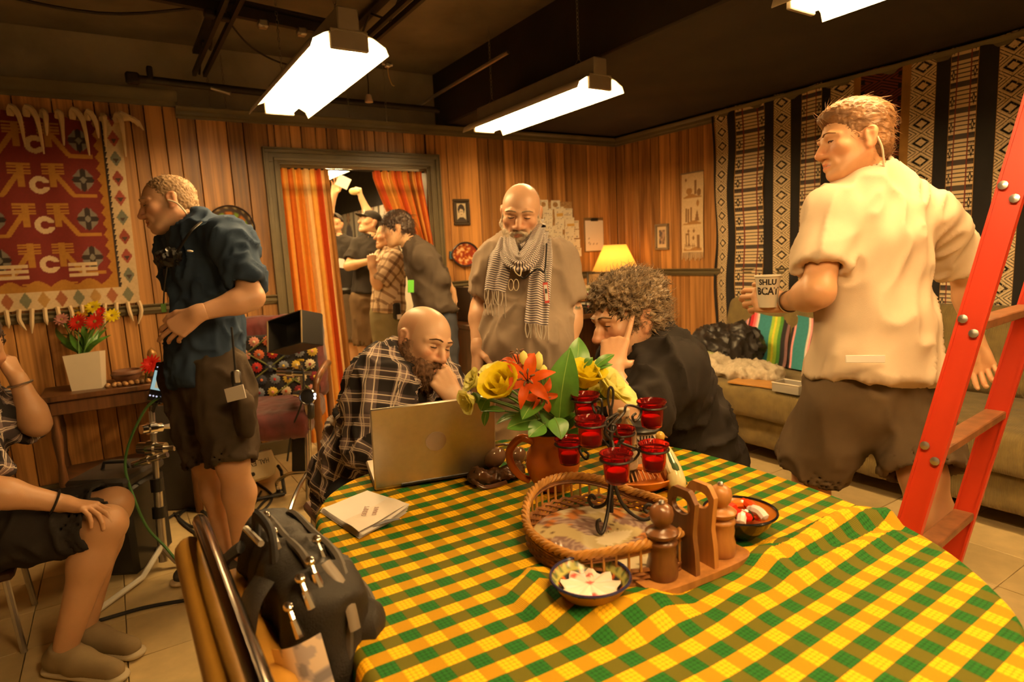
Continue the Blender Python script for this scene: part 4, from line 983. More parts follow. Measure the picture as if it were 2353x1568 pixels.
petal_flower('paper_flower', 'big ruffled red paper flower at the end of the side table', P3(348, 838, 3.5), CD(-.1, -.5, -1), .06, 14, FC['red'], FC['red'], 3, np.array([.10, 4.16, STZ]))
M_PEB = mat('nut_brown', (.36, .19, .07), .5, var=.4, rand=.5)
for i in range(16):
    x, y = -.08 + (i % 8) * .028 + random.uniform(-.006, .006), 4.10 + (i // 8) * .035
    one('walnut', 'small brown nut scattered along the front of the side table', 'nut', ball((x, y, STZ + .012), (.014, .012, .012), 5), M_PEB, group='nuts on the side table')
t = TH('figurine', 'small brown jeweled figurine on the side table next to the blue shirt', 'figurine', (.16, 4.3, STZ)); t.part('body', lathe([(.03, 0), (.035, .02), (.02, .05), (.03, .08), (.022, .12), (.028, .14), (.018, .165), (.001, .18)], 14), mat('gilt_brown', (.3, .15, .04), .3, .3, var=.5, scale=40)); t.part('base', lathe([(.04, 0), (.04, .01), (.03, .014), (.001, .014)], 14), M_DESK)
# ================================================================== TABLE AND CLOTH
TZ = .75
out_ = catmull([(.235, .76), (.275, 1.06), (.315, 1.27), (.36, 1.43), (.47, 1.545), (.70, 1.605), (.94, 1.585), (1.15, 1.44), (1.275, 1.22), (1.305, 1.0), (1.285, .72), (1.235, .53), (1.13, .385), (1.01, .30), (.75, .23), (.45, .28), (.28, .43), (.225, .6)], 12, True)
d_ = np.linalg.norm(np.roll(out_, -1, 0) - out_, axis=1); s_ = np.concatenate([[0], np.cumsum(d_)]); NT = 260
OUT = np.stack([np.interp(np.linspace(0, s_[-1], NT, endpoint=False), s_, np.append(out_[:, i], out_[0, i])) for i in (0, 1)], 1)
ON = np.roll(OUT, -1, 0) - np.roll(OUT, 1, 0); ON = np.stack([ON[:, 1], -ON[:, 0]], 1); ON /= np.linalg.norm(ON, axis=1, keepdims=True)
if ((OUT - OUT.mean(0)) * ON).sum() < 0: ON = -ON
CEN = OUT.mean(0)
t = TH('dining_table', 'rounded dining table hidden under the green and yellow checked cloth', 'table', (*CEN, 0))
g0 = np.concatenate([np.c_[OUT - ON * .012, np.full(NT, TZ - .03)], np.c_[OUT - ON * .012, np.full(NT, TZ - .004)]])
t.part('tabletop', (g0, [tuple(range(NT)), tuple(range(NT, 2 * NT))[::-1]] + [(i, NT + i, NT + (i + 1) % NT, (i + 1) % NT) for i in range(NT)]), M_DESK, W=True)
for x, y in ((.50, .50), (1.05, .52), (.55, 1.32), (1.02, 1.32)): t.part('leg', lathe([(.022, 0), (.028, .02), (.03, .4), (.036, .7), (.04, TZ - .03)], 12, (x, y, 0)), M_DESK, W=True)
def seg_d(P, a, b):
    d = b - a; q = np.clip(((P - a) @ d) / (d @ d), 0, 1); return np.linalg.norm(P - a - q[:, None] * d, axis=1)
RIDGES = [([PZ(*p, TZ)[:2] for p in ((1215, 1345), (1300, 1395), (1440, 1415), (1640, 1378), (1790, 1300), (1960, 1215), (2075, 1196))], .030, .021),
          ([PZ(*p, TZ)[:2] for p in ((1720, 1318), (1800, 1262), (1905, 1222), (1985, 1188))], .020, .014),
          ([PZ(*p, TZ)[:2] for p in ((1600, 1420), (1760, 1370), (1930, 1285), (2060, 1235))], .014, .020)]
HOLES = [(.795, .70, .13), (.78, .94, .20), (.62, .77, .07), (.99, .76, .08), (.83, 1.15, .07)]
def cloth_z(P):
    z = np.zeros(len(P))
    for pts, h, w_ in RIDGES:
        pts = catmull(pts, 5); d = np.min([seg_d(P, pts[i], pts[i + 1]) for i in range(len(pts) - 1)], 0); z += h * np.exp(-(d / w_) ** 2)
    z += .004 * (vn(np.c_[P * 9, np.zeros(len(P))], 3) - .5)
    for x, y, r in HOLES: z *= np.clip((np.hypot(P[:, 0] - x, P[:, 1] - y) - r * .72) / (r * .35), 0, 1)
    return np.maximum(z, 0) + .0015
RINGS = [0, .15, .28, .40, .50] + list(np.linspace(.56, .985, 26)); Vt = []; UVt = []
for r in RINGS:
    P = CEN + (OUT - CEN) * r; Vt.append(np.c_[P, TZ + cloth_z(P)]); UVt.append(P)
sa = np.linspace(0, 2 * math.pi, NT, endpoint=False); arc = s_[-1] * sa / (2 * math.pi)
fold_ = np.sin(arc * 38 + 2 * np.sin(arc * 7)) * .6 + np.sin(arc * 21 + 1) * .4
for dz, o in ((0, 0), (.004, .006), (.012, .011), (.03, .014)) + tuple((z, .014) for z in np.linspace(.06, .40, 12)):
    am = max(0, dz - .02) * .10; base = OUT + ON * (o + am * fold_ * .9 + am * .55)[:, None] if dz else OUT
    Vt.append(np.c_[base, np.full(NT, TZ + .0015 - dz)]); UVt.append(OUT + ON * (dz * 1.02 + o * .4))
NR = len(Vt); Vt = np.concatenate(Vt); UVt = np.concatenate(UVt)
Ft = np.array([(i * NT + k, i * NT + (k + 1) % NT, (i + 1) * NT + (k + 1) % NT, (i + 1) * NT + k) for i in range(NR - 1) for k in range(NT)])
def f_cloth(u, v):
    YELL, GRN, DKG, OLV, OLG, BRN = (.95, .52, .012), (.012, .095, .012), (.004, .035, .004), (.42, .25, .010), (.105, .092, .006), (.26, .10, .004)
    a = u.fr(); b = v.fr(); ya = a.lt(.5); yb = b.lt(.5)
    th_u = (u * 26.0).fr().lt(.30); th_v = (v * 30.0).fr().lt(.35)
    # flowers: lumpy blobs inside the solid squares
    fu = (u * 8.0).fr() - .5; fv = (v * 8.0).fr() - .5; blob = (fu * fu + fv * fv)
    gap = blob.gt(.20)
    c_yy = cmix(gap * noise_x(70).gt(.52), YELL, BRN); c_gg = cmix(gap * noise_x(60).gt(.45), GRN, DKG)
    o1 = cmix(th_u, (.58, .30, .008), (.16, .08, .004)); o2 = cmix(th_v, OLG, (.055, .052, .004))
    c = cmix(ya, cmix(yb, c_gg, o1), cmix(yb, o2, c_yy))
    h = (blob * -1.6 + .5) * (X.op('ABSOLUTE', ya - yb).lt(.5)) + th_u * .12
    return c, h
PER = .0572; u0, v0 = .405 - PER / 4, 1.129 - PER / 4
M_CLOTH = uv_mat('checked_weave', f_cloth, .85)
skw = (UVt[:, 0] - .405) ; Uc = np.stack([(UVt[:, 0] - u0 + .05 * (UVt[:, 1] - 1.1) * 0) / PER, (UVt[:, 1] - v0 + .05 * (.62 - UVt[:, 0]) * -1 * (UVt[:, 0] < .62) - .03 * np.maximum(0, UVt[:, 0] - .7)) / PER], 1)
one('tablecloth', 'green and yellow checked woven cloth draped over the dining table', 'tablecloth', (Vt, Ft), M_CLOTH, uv=Uc[Ft.ravel()], sharp=0)
Z0 = TZ + .003
# ================================================================== LAPTOP, SCRIPT, SUNGLASSES
M_ALU = mat('satin_aluminium', (.52, .46, .37), .38, .85, var=.05, scale=60, bump=.05, bscale=900)
a, b = PZ(862, 1133, Z0), PZ(1138, 1087, Z0); ux = U((b - a) * [1, 1, 0]); uy = np.array([-ux[1], ux[0], 0]); W_ = np.linalg.norm(b - a)
lc = (a + b) / 2; Ml = np.stack([ux, uy, np.array([0, 0, 1.0])], 1); ang = math.degrees(math.atan2(ux[1], ux[0]))
t = TH('laptop', 'open silver laptop seen from behind in front of the bearded man', 'laptop', lc, ang)
t.part('base', box((0, .112, .008), (W_, .216, .012), .004), M_ALU)
t.part('keyboard', box((0, .10, .0145), (W_ * .82, .10, .0015)), M_BLACK)
t.part('trackpad', box((0, .175, .0145), (W_ * .34, .055, .001), .0003), M_HOUSE)
Mt = rot('X', 11)
lid = t.part('lid', xf(box((0, 0, .105), (W_, .007, .212), .003), Mt, (0, 0, .012)), M_ALU)
t.part('emblem', xf(lathe([(.026, 0), (.026, .0006), (.001, .0006)], 26), Mt @ rot('X', 90), (0, -.0042 - .105 * 0, .012) + Mt @ np.array([0, 0, .105])), mat('faded_emblem', (.36, .27, .2), .5, .3), lid)
t.part('screen', xf(box((0, .004, .106), (W_ * .95, .001, .19)), Mt, (0, 0, .012)), mat('screen_dark', (.05, .05, .055), .15), lid)
t.part('hinge', cyl((-.09, 0, .011), (.09, 0, .011), .006, 10), M_BLACK)
for sx in (-1, 1):
    for y in (.02, .2): t.part('foot', lathe([(.006, 0), (.007, .002), (.001, .002)], 10, (sx * W_ * .42, y, -.0005)), M_RUBBER)
# script
c0, c1, c2, c3 = [PZ(*p, Z0) for p in ((735, 1177), (838, 1140), (936, 1182), (826, 1240))]
def pages(z, k, curl):
    def fn(u, v):
        P = ((1 - u) * (1 - v))[:, None] * c0 + (u * (1 - v))[:, None] * c1 + (u * v)[:, None] * c2 + ((1 - u) * v)[:, None] * c3
        P = P + np.array([.0015, -.0012, 0]) * k; P[:, 2] = z + curl * np.exp(-((v - 1) / .3) ** 2) * (.25 + .75 * (1 - u)) * 0 + .016 * curl * np.clip(u - .35, 0, 1) ** 2 * (.4 + v) + .001 * np.sin(u * 6 + k)
        return P
    return fn
t = TH('script', 'white script pages folded open on the near left corner of the table', 'papers', (c0 + c2) / 2)
M_WHITE = mat('white_paper', (.82, .76, .70), .6, var=.03)
for k in range(5): t.part('page', grid(16, 10, pages(Z0 + .001 + .0024 * k, k, .4 + k * .25)), M_WHITE, W=True, sharp=0)
def flap(u, v):
    P = ((1 - u) * (1 - v))[:, None] * (c3 * .62 + c0 * .38 + 0) + (u * (1 - v))[:, None] * (c2 * .62 + c1 * .38) + (u * v)[:, None] * c2 + ((1 - u) * v)[:, None] * c3
    P[:, 2] = Z0 + .016 + .010 * v * (1.1 - v) + .010 * np.clip(u - .35, 0, 1); return P
fp = t.part('shaded_flap', grid(14, 6, flap), mat('shaded_paper', (.80, .70, .60), .6), W=True, sharp=0)  # stands for the shaded band of the pages, shade put into the paper tone
tx = U((c2 - c3) * [1, 1, 0]); ty = U((c1 - c2) * [1, 1, 0]); Mx = np.stack([-tx * .55 - ty * .6, tx * .8 - ty * .4, np.array([0, 0, 1.])], 1)
RT = rot('Z', 38); mid = (c3 * .75 + c2 * .7 + c0 * .27 + c1 * .28) / 2.0; mid[2] = Z0 + .0225
t.part('lettering', xf(join(text_geo('SCRIPT', .016, np.stack([tx, np.cross([0, 0, 1], tx), np.array([0, 0, 1.])], 1), (-.005, .01, 0)), text_geo('DRAFT', .014, np.stack([tx, np.cross([0, 0, 1], tx), np.array([0, 0, 1.])], 1), (.0, -.012, 0))), RT, mid), mat('faded_ink', (.45, .30, .26), .7), W=True)
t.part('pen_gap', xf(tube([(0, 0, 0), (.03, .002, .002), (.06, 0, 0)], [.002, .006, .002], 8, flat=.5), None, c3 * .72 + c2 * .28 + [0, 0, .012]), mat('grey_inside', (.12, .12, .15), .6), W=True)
# brown sunglasses / leather case
gp = PZ(1145, 1103, Z0)
M_BRL = mat('brown_gloss', (.07, .03, .012), .2, var=.3)
t = TH('sunglasses', 'brown glossy sunglasses lying between the laptop and the orange jug', 'sunglasses', gp)
s = SD(); s.ell((.0, .0, .012), (.062, .03, .013), rot('Z', -14), k=.01); s.ell((-.055, .01, .02), (.02, .03, .02), k=.02); s.ell((.05, -.005, .018), (.02, .022, .018), k=.015); V, F = s.build(.005)
t.part('frame', (folds(V, F, .01, (30, 30, 40), seed=2), F), M_BRL)
t.part('lens', xf(ball((0, 0, 0), (.032, .02, .026), 8), rot('Y', -25), (.015, .035, .045)), mat('smoked_lens', (.16, .09, .05), .08))
t.part('lens', xf(ball((0, 0, 0), (.03, .02, .024), 8), rot('Y', -20), (.07, .02, .04)), mat('smoked_lens'))
t.part('temple', tube(catmull([(-.01, .05, .05), (.03, .055, .07), (.08, .04, .06), (.10, .02, .02)], 5), .006, 8, flat=.5), M_BRL)
t.part('temple', tube(catmull([(-.06, .02, .02), (-.075, -.01, .02), (-.06, -.035, .006), (0, -.04, .006)], 5), .006, 8, flat=.5), M_BRL)
# ================================================================== JUG AND BOUQUET
jp = np.array([.842, 1.165, Z0]); M_TERRA = mat('orange_glazed_clay', (.50, .13, .02), .14, var=.14, scale=5)
t = TH('jug', 'round orange glazed clay jug holding the yellow and orange bouquet', 'jug', jp)
prof = [(.034, 0), (.044, .004), (.058, .03), (.066, .062), (.062, .088), (.050, .108), (.046, .12), (.049, .135), (.051, .140), (.047, .141), (.042, .125), (.045, .108), (.056, .085), (.001, .03)]
g = lathe(prof, 40); V = g[0].copy(); sp = (V[:, 2] > .115) & (V[:, 0] > .02); V[sp, 0] += (V[sp, 2] - .115) * .9 * np.clip((V[sp, 0] - .02) / .03, 0, 1); V[sp, 2] += (V[sp, 2] - .115) * .35
Mj = rot('Z', -30)
t.part('body', xf((V, g[1]), Mj), M_TERRA, sharp=60)
t.part('handle', xf(tube(catmull([(-.044, 0, .118), (-.075, 0, .128), (-.102, 0, .10), (-.100, 0, .065), (-.080, 0, .035), (-.058, 0, .022)], 6), [.010] * 8 + [.0095] * 14 + [.009] * 9, 10), rot('Z', -30)), M_TERRA)
M_FOAM = mat('stem_bundle', (.05, .09, .02), .8); t.part('stem_bundle', lathe([(.045, .118), (.03, .15), (.001, .155)], 14), M_FOAM)
jt = jp + [0, 0, .13]
def stem_to(t, c, r=.003): t.part('stem', tube(catmull([jt + (np.array(c) - jt) * [.12, .12, 0], jt * .55 + np.array(c) * .45 + [0, 0, .02], np.array(c)], 6), r, 6), M_STEM, W=True)
def cup_petal(c, d, ux, r, L, wdt, open_, tipcurl, twist=0):
    sd = np.cross(d, ux); V = []; n = 6
    for i in range(n + 1):
        q = i / n; rad = r * (.25 + .75 * min(1, q * 2.2)) + open_ * L * q * q + tipcurl * L * max(0, q - .75) * 1.5; h = L * q - tipcurl * L * .25 * max(0, q - .75)
        w_ = wdt * math.sin(math.pi * (.12 + .78 * q)) ** .7
        for s_ in (-1, -.5, 0, .5, 1):
            aa = s_ * w_ / max(r, .006); aa = max(-1.5, min(1.5, aa)); V.append(c + d * (h - .12 * L * abs(s_) * q) + (ux * math.cos(aa) + sd * math.sin(aa)) * rad)
    F = [(i * 5 + j, i * 5 + j + 1, i * 5 + j + 6, i * 5 + j + 5) for i in range(n) for j in range(4)]; V = np.array(V); k = len(V)
    return V, F
def rose(label, c, d, L, m, layers=((.010, 4, .02, 0), (.017, 5, .08, .1), (.024, 6, .18, .4)), base=True, name='rose', group='flowers in the orange jug'):
    c = np.array(c); d = U(d); u0_ = U(np.cross(d, [.31, .2, .9])); v0_ = np.cross(d, u0_); t = TH(name, label, 'flower', c, 0, group)
    for li, (r, n, op, tc) in enumerate(layers):
        for k in range(n):
            a = 2 * math.pi * (k + .37 * li) / n; t.part('petal', cup_petal(c - d * L * .45, d, u0_ * math.cos(a) + v0_ * math.sin(a), r * L / .05, L * (1.02 - .05 * li), r * 1.5 * L / .05, op, tc), m, W=True, sharp=0)
    t.part('calyx', xf(lathe([(.003, -.01), (.010, -.004), (.014, .004), (.001, .008)], 8), frame(u0_, d), c - d * L * .47), M_STEM, W=True)
    if base: stem_to(t, c - d * L * .5)
    return t
DJ = 1.42
rose('large yellow rose left of the orange lilies', P3(1152, 888, DJ - .06), CD(-.35, -.55, -.6), .062, FC['yellow'])
rose('yellow rose right of the big upright leaf', P3(1345, 868, DJ), CD(.15, -.85, -.4), .062, FC['yellow'])
rose('pale yellow open rose furthest right in the bouquet', P3(1402, 893, DJ + .03), CD(.6, -.6, -.3), .058, FC['paleyellow'], ((.010, 4, .1, .2), (.018, 5, .3, .6), (.024, 6, .5, .9)))
for lb, px, py, dd, dr in (('pale freesia at the far left tip of the bouquet', 1092, 878, DJ, (-.8, -.4, -.4)), ('low yellow freesia drooping over the laptop lid corner', 1080, 920, DJ - .02, (-.7, .3, -.5)), ('yellow freesia behind the large left rose', 1132, 858, DJ + .03, (-.3, -.8, -.3)), ('small yellow freesia above the left rose, nearest the lily', 1160, 852, DJ + .05, (-.1, -.9, -.2)), ('small yellow freesia under the right hand roses', 1325, 908, DJ + .04, (.2, -.3, -.8)), ('yellow freesia low between the two right roses', 1372, 915, DJ + .05, (.3, -.5, -.7))):
    rose(lb, P3(px, py, dd), CD(*dr), .038, FC['paleyellow'], ((.006, 3, .08, .2), (.011, 6, .22, .4), (.015, 5, .34, .6)), name='freesia')
M_STAM = mat('stamen_dark', (.10, .04, .01), .7)
def lily(label, c, d, L, roll=0):
    c = np.array(c); d = U(d); u0_ = U(np.cross(d, [.31, .2, .9])); v0_ = np.cross(d, u0_); t = TH('lily', label, 'flower', c, 0, 'flowers in the orange jug')
    for k in range(6):
        a = 2 * math.pi * k / 6 + roll; o = u0_ * math.cos(a) + v0_ * math.sin(a); sd = np.cross(d, o); V = []; n = 8; wd = L * (.17 if k % 2 else .22)
        for i in range(n + 1):
            q = i / n; p = c + o * L * (.06 + .95 * q ** 1.15) + d * L * (.45 * math.sin(q * 2.3) - .16 * q ** 3); w_ = wd * math.sin(math.pi * (.08 + .9 * q)) ** .9
            for s_ in (-1, -.4, 0, .4, 1): V.append(p + sd * w_ * s_ + d * w_ * .35 * abs(s_))
        t.part('petal', (np.array(V), [(i * 5 + j, i * 5 + j + 1, i * 5 + j + 6, i * 5 + j + 5) for i in range(n) for j in range(4)]), FC['orange'], W=True, sharp=0)
        e = c + o * L * .22 + d * L * .75; t.part('stamen', join(tube([c, c + o * L * .1 + d * L * .4, e], .0012, 4), xf(ball((0, 0, 0), (.007, .0025, .0025), 4), frame(o, d), e)), M_STAM, W=True, kind=None)
    stem_to(t, c); return t
lily('large orange lily facing the lens in the middle of the bouquet', P3(1213, 878, DJ - .05), CD(-.1, -.25, -.9), .064, .4)
lily('orange lily lying back above and behind the large lily', P3(1195, 850, DJ + .06), CD(-.15, -.85, -.25), .062, 1.0)
lily('small orange lily tucked beside the big upright leaf', P3(1238, 908, DJ - .04), CD(.3, .1, -.9), .045, .2)
def bud(label, px, py, dd, L, d):
    c = P3(px, py, dd); d = U(d); t = TH('lily_bud', label, 'flower', c, 0, 'flowers in the orange jug')
    t.part('bud', xf(lathe([(.003, 0), (.008, .2 * L), (.010, .5 * L), (.008, .8 * L), (.001, L)], 10), frame(U(np.cross(d, [1, .2, .1])), d), c), FC['paleyellow'], W=True); stem_to(t, c, .0025)
bud('thin yellow lily bud standing highest above the lilies', 1203, 838, DJ, .032, CD(0, -1, 0)); bud('yellow lily bud right of the lilies against the grey shirt', 1238, 850, DJ, .042, CD(0, -1, 0)); bud('small pale bud between lily and big leaf', 1247, 868, DJ + .02, .03, CD(.1, -1, 0))
LF = [((1285, 965), (1310, 800), .040, (-.3, -.2, -1), 'large broad leaf standing upright in the middle of the bouquet', -.04), ((1318, 870), (1330, 775), .030, (.2, -.1, -1), 'upright broad leaf peeking over behind the large one', .08), ((1240, 940), (1312, 990), .036, (.1, -.6, -1), 'broad leaf drooping at the right over the jug rim', .02), ((1245, 905), (1200, 965), .028, (-.3, -.6, -1), 'broad leaf folded down the left of the jug mouth', -.06),
      ((1235, 965), (1165, 985), .026, (-.1, -.8, -1), 'low broad leaf pointing left over the jug handle', -.03), ((1250, 975), (1215, 1005), .022, (-.2, -.5, -1), 'small leaf hanging over the front of the jug', -.05), ((1275, 960), (1290, 1010), .024, (.2, -.5, -1), 'leaf hanging over the jug spout', -.05), ((1365, 845), (1412, 815), .012, (.1, -.8, -.8), 'narrow leaf sprig reaching right toward the resting arm', .02), ((1360, 850), (1408, 838), .010, (.1, -.8, -.8), 'thin lower leaf sprig reaching right toward the arm', .02),
      ((1345, 840), (1362, 822), .010, (.1, -.8, -.8), 'tiny leaf above the right yellow rose', 0), ((1120, 915), (1105, 945), .016, (-.3, -.3, -1), 'small leaf under the left freesias', 0), ((1120, 940), (1113, 980), .009, (-.3, -.3, -1), 'thin leaf hanging in front of the laptop lid', 0), ((1160, 945), (1105, 945), .010, (-.3, -.8, -.6), 'narrow leaf running left under the yellow rose', 0), ((1190, 955), (1140, 975), .014, (-.1, -.9, -.4), 'dark narrow leaf left of the jug mouth', 0), ((1300, 1000), (1365, 1000), .014, (.1, -.7, -.6), 'leaf tip behind the red glass cups', 0), ((1290, 985), (1330, 950), .02, (.1, -.7, -.6), 'leaf behind the upper left red cup', 0)]
for (b0, b1, wd, nr, lb, df) in LF:
    p0, p1 = P3(*b0, DJ + df * .5), P3(*b1, DJ + df); t = TH('sprig', lb, 'leaf', p0, 0, 'leaves in the orange jug')
    t.part('leaf', leaf_geo(p0, p1, wd, CD(*nr), .10, 10, .22), M_LEAF, W=True, sharp=0)
    t.part('midrib', tube([p0 + (p1 - p0) * q + CD(*nr) * (np.linalg.norm(p1 - p0) * .10 * math.sin(math.pi * q) + .0006) for q in np.linspace(0, .97, 8)], .0011, 4), mat('leaf_rib', (.20, .32, .06), .5), W=True)
    stem_to(t, p0, .0022)
# ================================================================== CANDELABRA
M_IRON = mat('wrought_iron', (.022, .016, .012), .45, .5)
CS = P3(1408, 1190, 1.27); CS[2] = 0; bx, by = CS[0], CS[1]; ZB = Z0 + .012
Sx = lambda px, py, d: P3(px, py, d)
t = TH('candelabra', 'black wrought iron candle tree with red glass cups on the wicker tray', 'candle holder', (bx, by, ZB))
stem = [P3(1405, 1178, 1.27), P3(1405, 1100, 1.27), P3(1404, 1000, 1.27), P3(1403, 940, 1.27)]
t.part('stem', tube(catmull(stem, 4), .0042, 8), M_IRON, W=True)
t.part('finial', tube(catmull([P3(1403, 945, 1.27), P3(1397, 920, 1.27), P3(1399, 896, 1.27), P3(1404, 890, 1.27), P3(1409, 900, 1.27), P3(1408, 925, 1.27), P3(1404, 942, 1.27)], 5), .0026, 6), M_IRON, W=True)
for pts, d1 in (([(1404, 1095), (1398, 1145), (1385, 1162), (1365, 1165), (1353, 1150), (1360, 1138), (1368, 1148)], 1.31), ([(1407, 1095), (1425, 1150), (1450, 1180), (1480, 1195), (1500, 1185), (1503, 1168), (1490, 1160), (1480, 1170), (1488, 1178)], 1.27), ([(1405, 1095), (1400, 1150), (1394, 1190), (1384, 1225), (1374, 1218), (1373, 1200), (1381, 1195)], 1.21)):
    n = len(pts); t.part('leg', tube(catmull([P3(x, y, 1.27 + (d1 - 1.27) * min(1, i / 3)) for i, (x, y) in enumerate(pts)], 5), .0038, 8), M_IRON, W=True)
CUPS = [((1345, 912), 1.36, (1403, 985), 'upper left, behind the others'), ((1497, 928), 1.33, (1404, 980), 'upper right, highest on its side'), ((1356, 968), 1.25, (1404, 1010), 'second from the top on the left'), ((1428, 990), 1.42, (1404, 1012), 'behind the stem, half hidden'), ((1307, 1014), 1.36, (1403, 1030), 'lowest on the left'), ((1502, 1026), 1.27, (1404, 1035), 'lower right over the parrot figure'), ((1416, 1048), 1.17, (1405, 1070), 'front and lowest, directly over the tray')]
M_RGLASS = mat('red_glass', (.93, .05, .04), .06, var=.02, trans=.9, ior=1.25); M_WAX = mat('red_wax', (.95, .06, .04), .5)
for (px, py), dd, (sx_, sy_), lb in CUPS:
    c = P3(px, py, dd); R_ = .0295; a = P3(sx_, sy_, 1.27); dv = U((a - c) * [1, 1, 0])
    e = c + dv * (R_ + .003)
    t.part('ring', tube([c + [R_ * 1.02 * math.cos(q), R_ * 1.02 * math.sin(q), -.006] for q in np.linspace(0, 6.2832, 24, endpoint=False)], .0026, 6, True), M_IRON, W=True)
    up = np.array([0, 0, 1.0]); L = np.linalg.norm((a - c) * [1, 1, 0])
    t.part('arm', tube(catmull([a, a - dv * L * .3 + up * .02, e + dv * .03 + up * .012 + (a - e) * .1, e + up * -.006, e - up * .022 + dv * .004, e - up * .030 + dv * .018, e - up * .018 + dv * .024, e - up * .013 + dv * .014], 5), .0028, 7), M_IRON, W=True)
    v = TH('votive_cup', 'red glass votive cup on the candle tree, ' + lb, 'candle cup', c - [0, 0, .052], 0, 'red votive cups')
    v.part('glass', lathe([(.001, 0), (.018, 0), (.022, .003), (.0245, .02), (.0255, .044), (.030, .052), (.0325, .056), (.0315, .059), (.028, .055), (.0235, .044), (.0225, .02), (.019, .006), (.001, .005)], 28), M_RGLASS, sharp=50)
    v.part('candle', lathe([(.0185, .007), (.0185, .024), (.017, .0255), (.001, .0245)], 18), M_WAX)
# ================================================================== WICKER TRAY
M_WICK = mat('wicker', (.42, .19, .035), .5, var=.35, scale=30); M_WICKD = mat('wicker_dark', (.20, .075, .018), .55, var=.4, scale=40)
tc_ = np.array([.785, .945, Z0]); TA = np.array([.150, .185]); th0 = math.radians(-62)
ue, ve = U(PZ(1520, 1225, Z0)[:2] - PZ(1290, 1110, Z0)[:2]), None; ve = np.array([-ue[1], ue[0]])
cen = (PZ(1238, 1197, Z0 + .04)[:2] + PZ(1556, 1197, Z0 + .05)[:2]) / 2
def rim_pt(th, h, gx=1.0):
    p = cen + ue * math.cos(th) * .172 * gx + ve * math.sin(th) * .150 * gx; return np.array([p[0], p[1], Z0 + h])
rim_h = lambda th: .042 + .034 * max(0, abs(math.cos(th)) - .45) / .55
t = TH('wicker_tray', 'oval wicker tray with raised handle ends under the candle tree', 'tray', (*cen, Z0))
ths = np.linspace(0, 2 * math.pi, 72, endpoint=False)
t.part('floor', (np.array([[*cen, Z0 + .008]] + [rim_pt(a, .008, .95) for a in ths] + [[*cen, Z0]] + [rim_pt(a, 0, .95) for a in ths]), [(0, 1 + i, 1 + (i + 1) % 72) for i in range(72)] + [(73, 74 + (i + 1) % 72, 74 + i) for i in range(72)] + [(1 + i, 74 + i, 74 + (i + 1) % 72, 1 + (i + 1) % 72) for i in range(72)]), M_WICKD, W=True)
# printed picture under glass
npr, nth = 22, 72; V = []; Cc = []
for i in range(npr + 1):
    for a in ths:
        r = i / npr; x, y = r * math.cos(a), r * math.sin(a); V.append(rim_pt(a, .0095, .93 * r)); h = vn(np.array([[x * 3.2, y * 3.2, .5], [x * 5 + 9, y * 5, 1.5], [x * 16, y * 16, 3]]), 6)
        c = (.46, .36, .18)
        if h[0] > .56: c = (.20, .12, .10) if math.sin(h[0] * 90) > 0 else (.34, .24, .19)
        elif h[0] < .38: c = (.66, .55, .36)
        if h[1] > .70: c = (.45, .16, .04) if math.sin(y * 40) > -.2 else (.16, .06, .02)
        if .49 < h[1] < .515: c = (.09, .05, .03)
        Cc.append(c)
t.part('print', (np.array(V), [(i * nth + k, (i + 1) * nth + k, (i + 1) * nth + (k + 1) % nth, i * nth + (k + 1) % nth) for i in range(npr) for k in range(nth)]), mat('print_under_glass', attr=True, rough=.08, var=.03), W=True, col=np.array(Cc), sharp=0)
rs = random.Random(5); g = []
for k in range(5):
    h0 = .004 + k * .0062; g.append(tube([rim_pt(a, h0 + .0015 * math.sin(a * 36 + k * math.pi), .985 + .012 * math.sin(a * 36 + k * math.pi)) for a in np.linspace(0, 2 * math.pi, 216, endpoint=False)], .0036, 5, True))
w_ = t.part('woven_wall', join(*g), M_WICKD, W=True); w_['kind'] = 'stuff'
for k in range(48):
    a = 2 * math.pi * k / 48; top = rim_h(a)
    if top > .046: t.part('spoke', tube([rim_pt(a, .028), rim_pt(a, top)], .0026, 5), M_WICK, W=True)
g = []
for j in range(3):
    g.append(tube([rim_pt(a, rim_h(a) + .004 + .0045 * math.sin(a * 26 + j * 2.094), 1.0 + .030 * math.cos(a * 26 + j * 2.094)) for a in np.linspace(0, 2 * math.pi, 260, endpoint=False)], .0046, 6, True))
for j in range(3): t.part('braid_strand', g[j], M_WICK, W=True)
for k in range(2): t.part('under_rim', tube([rim_pt(a, rim_h(a) - .006 - .005 * k, .995) for a in np.linspace(0, 2 * math.pi, 120, endpoint=False)], .003, 5, True), M_WICKD, W=True)
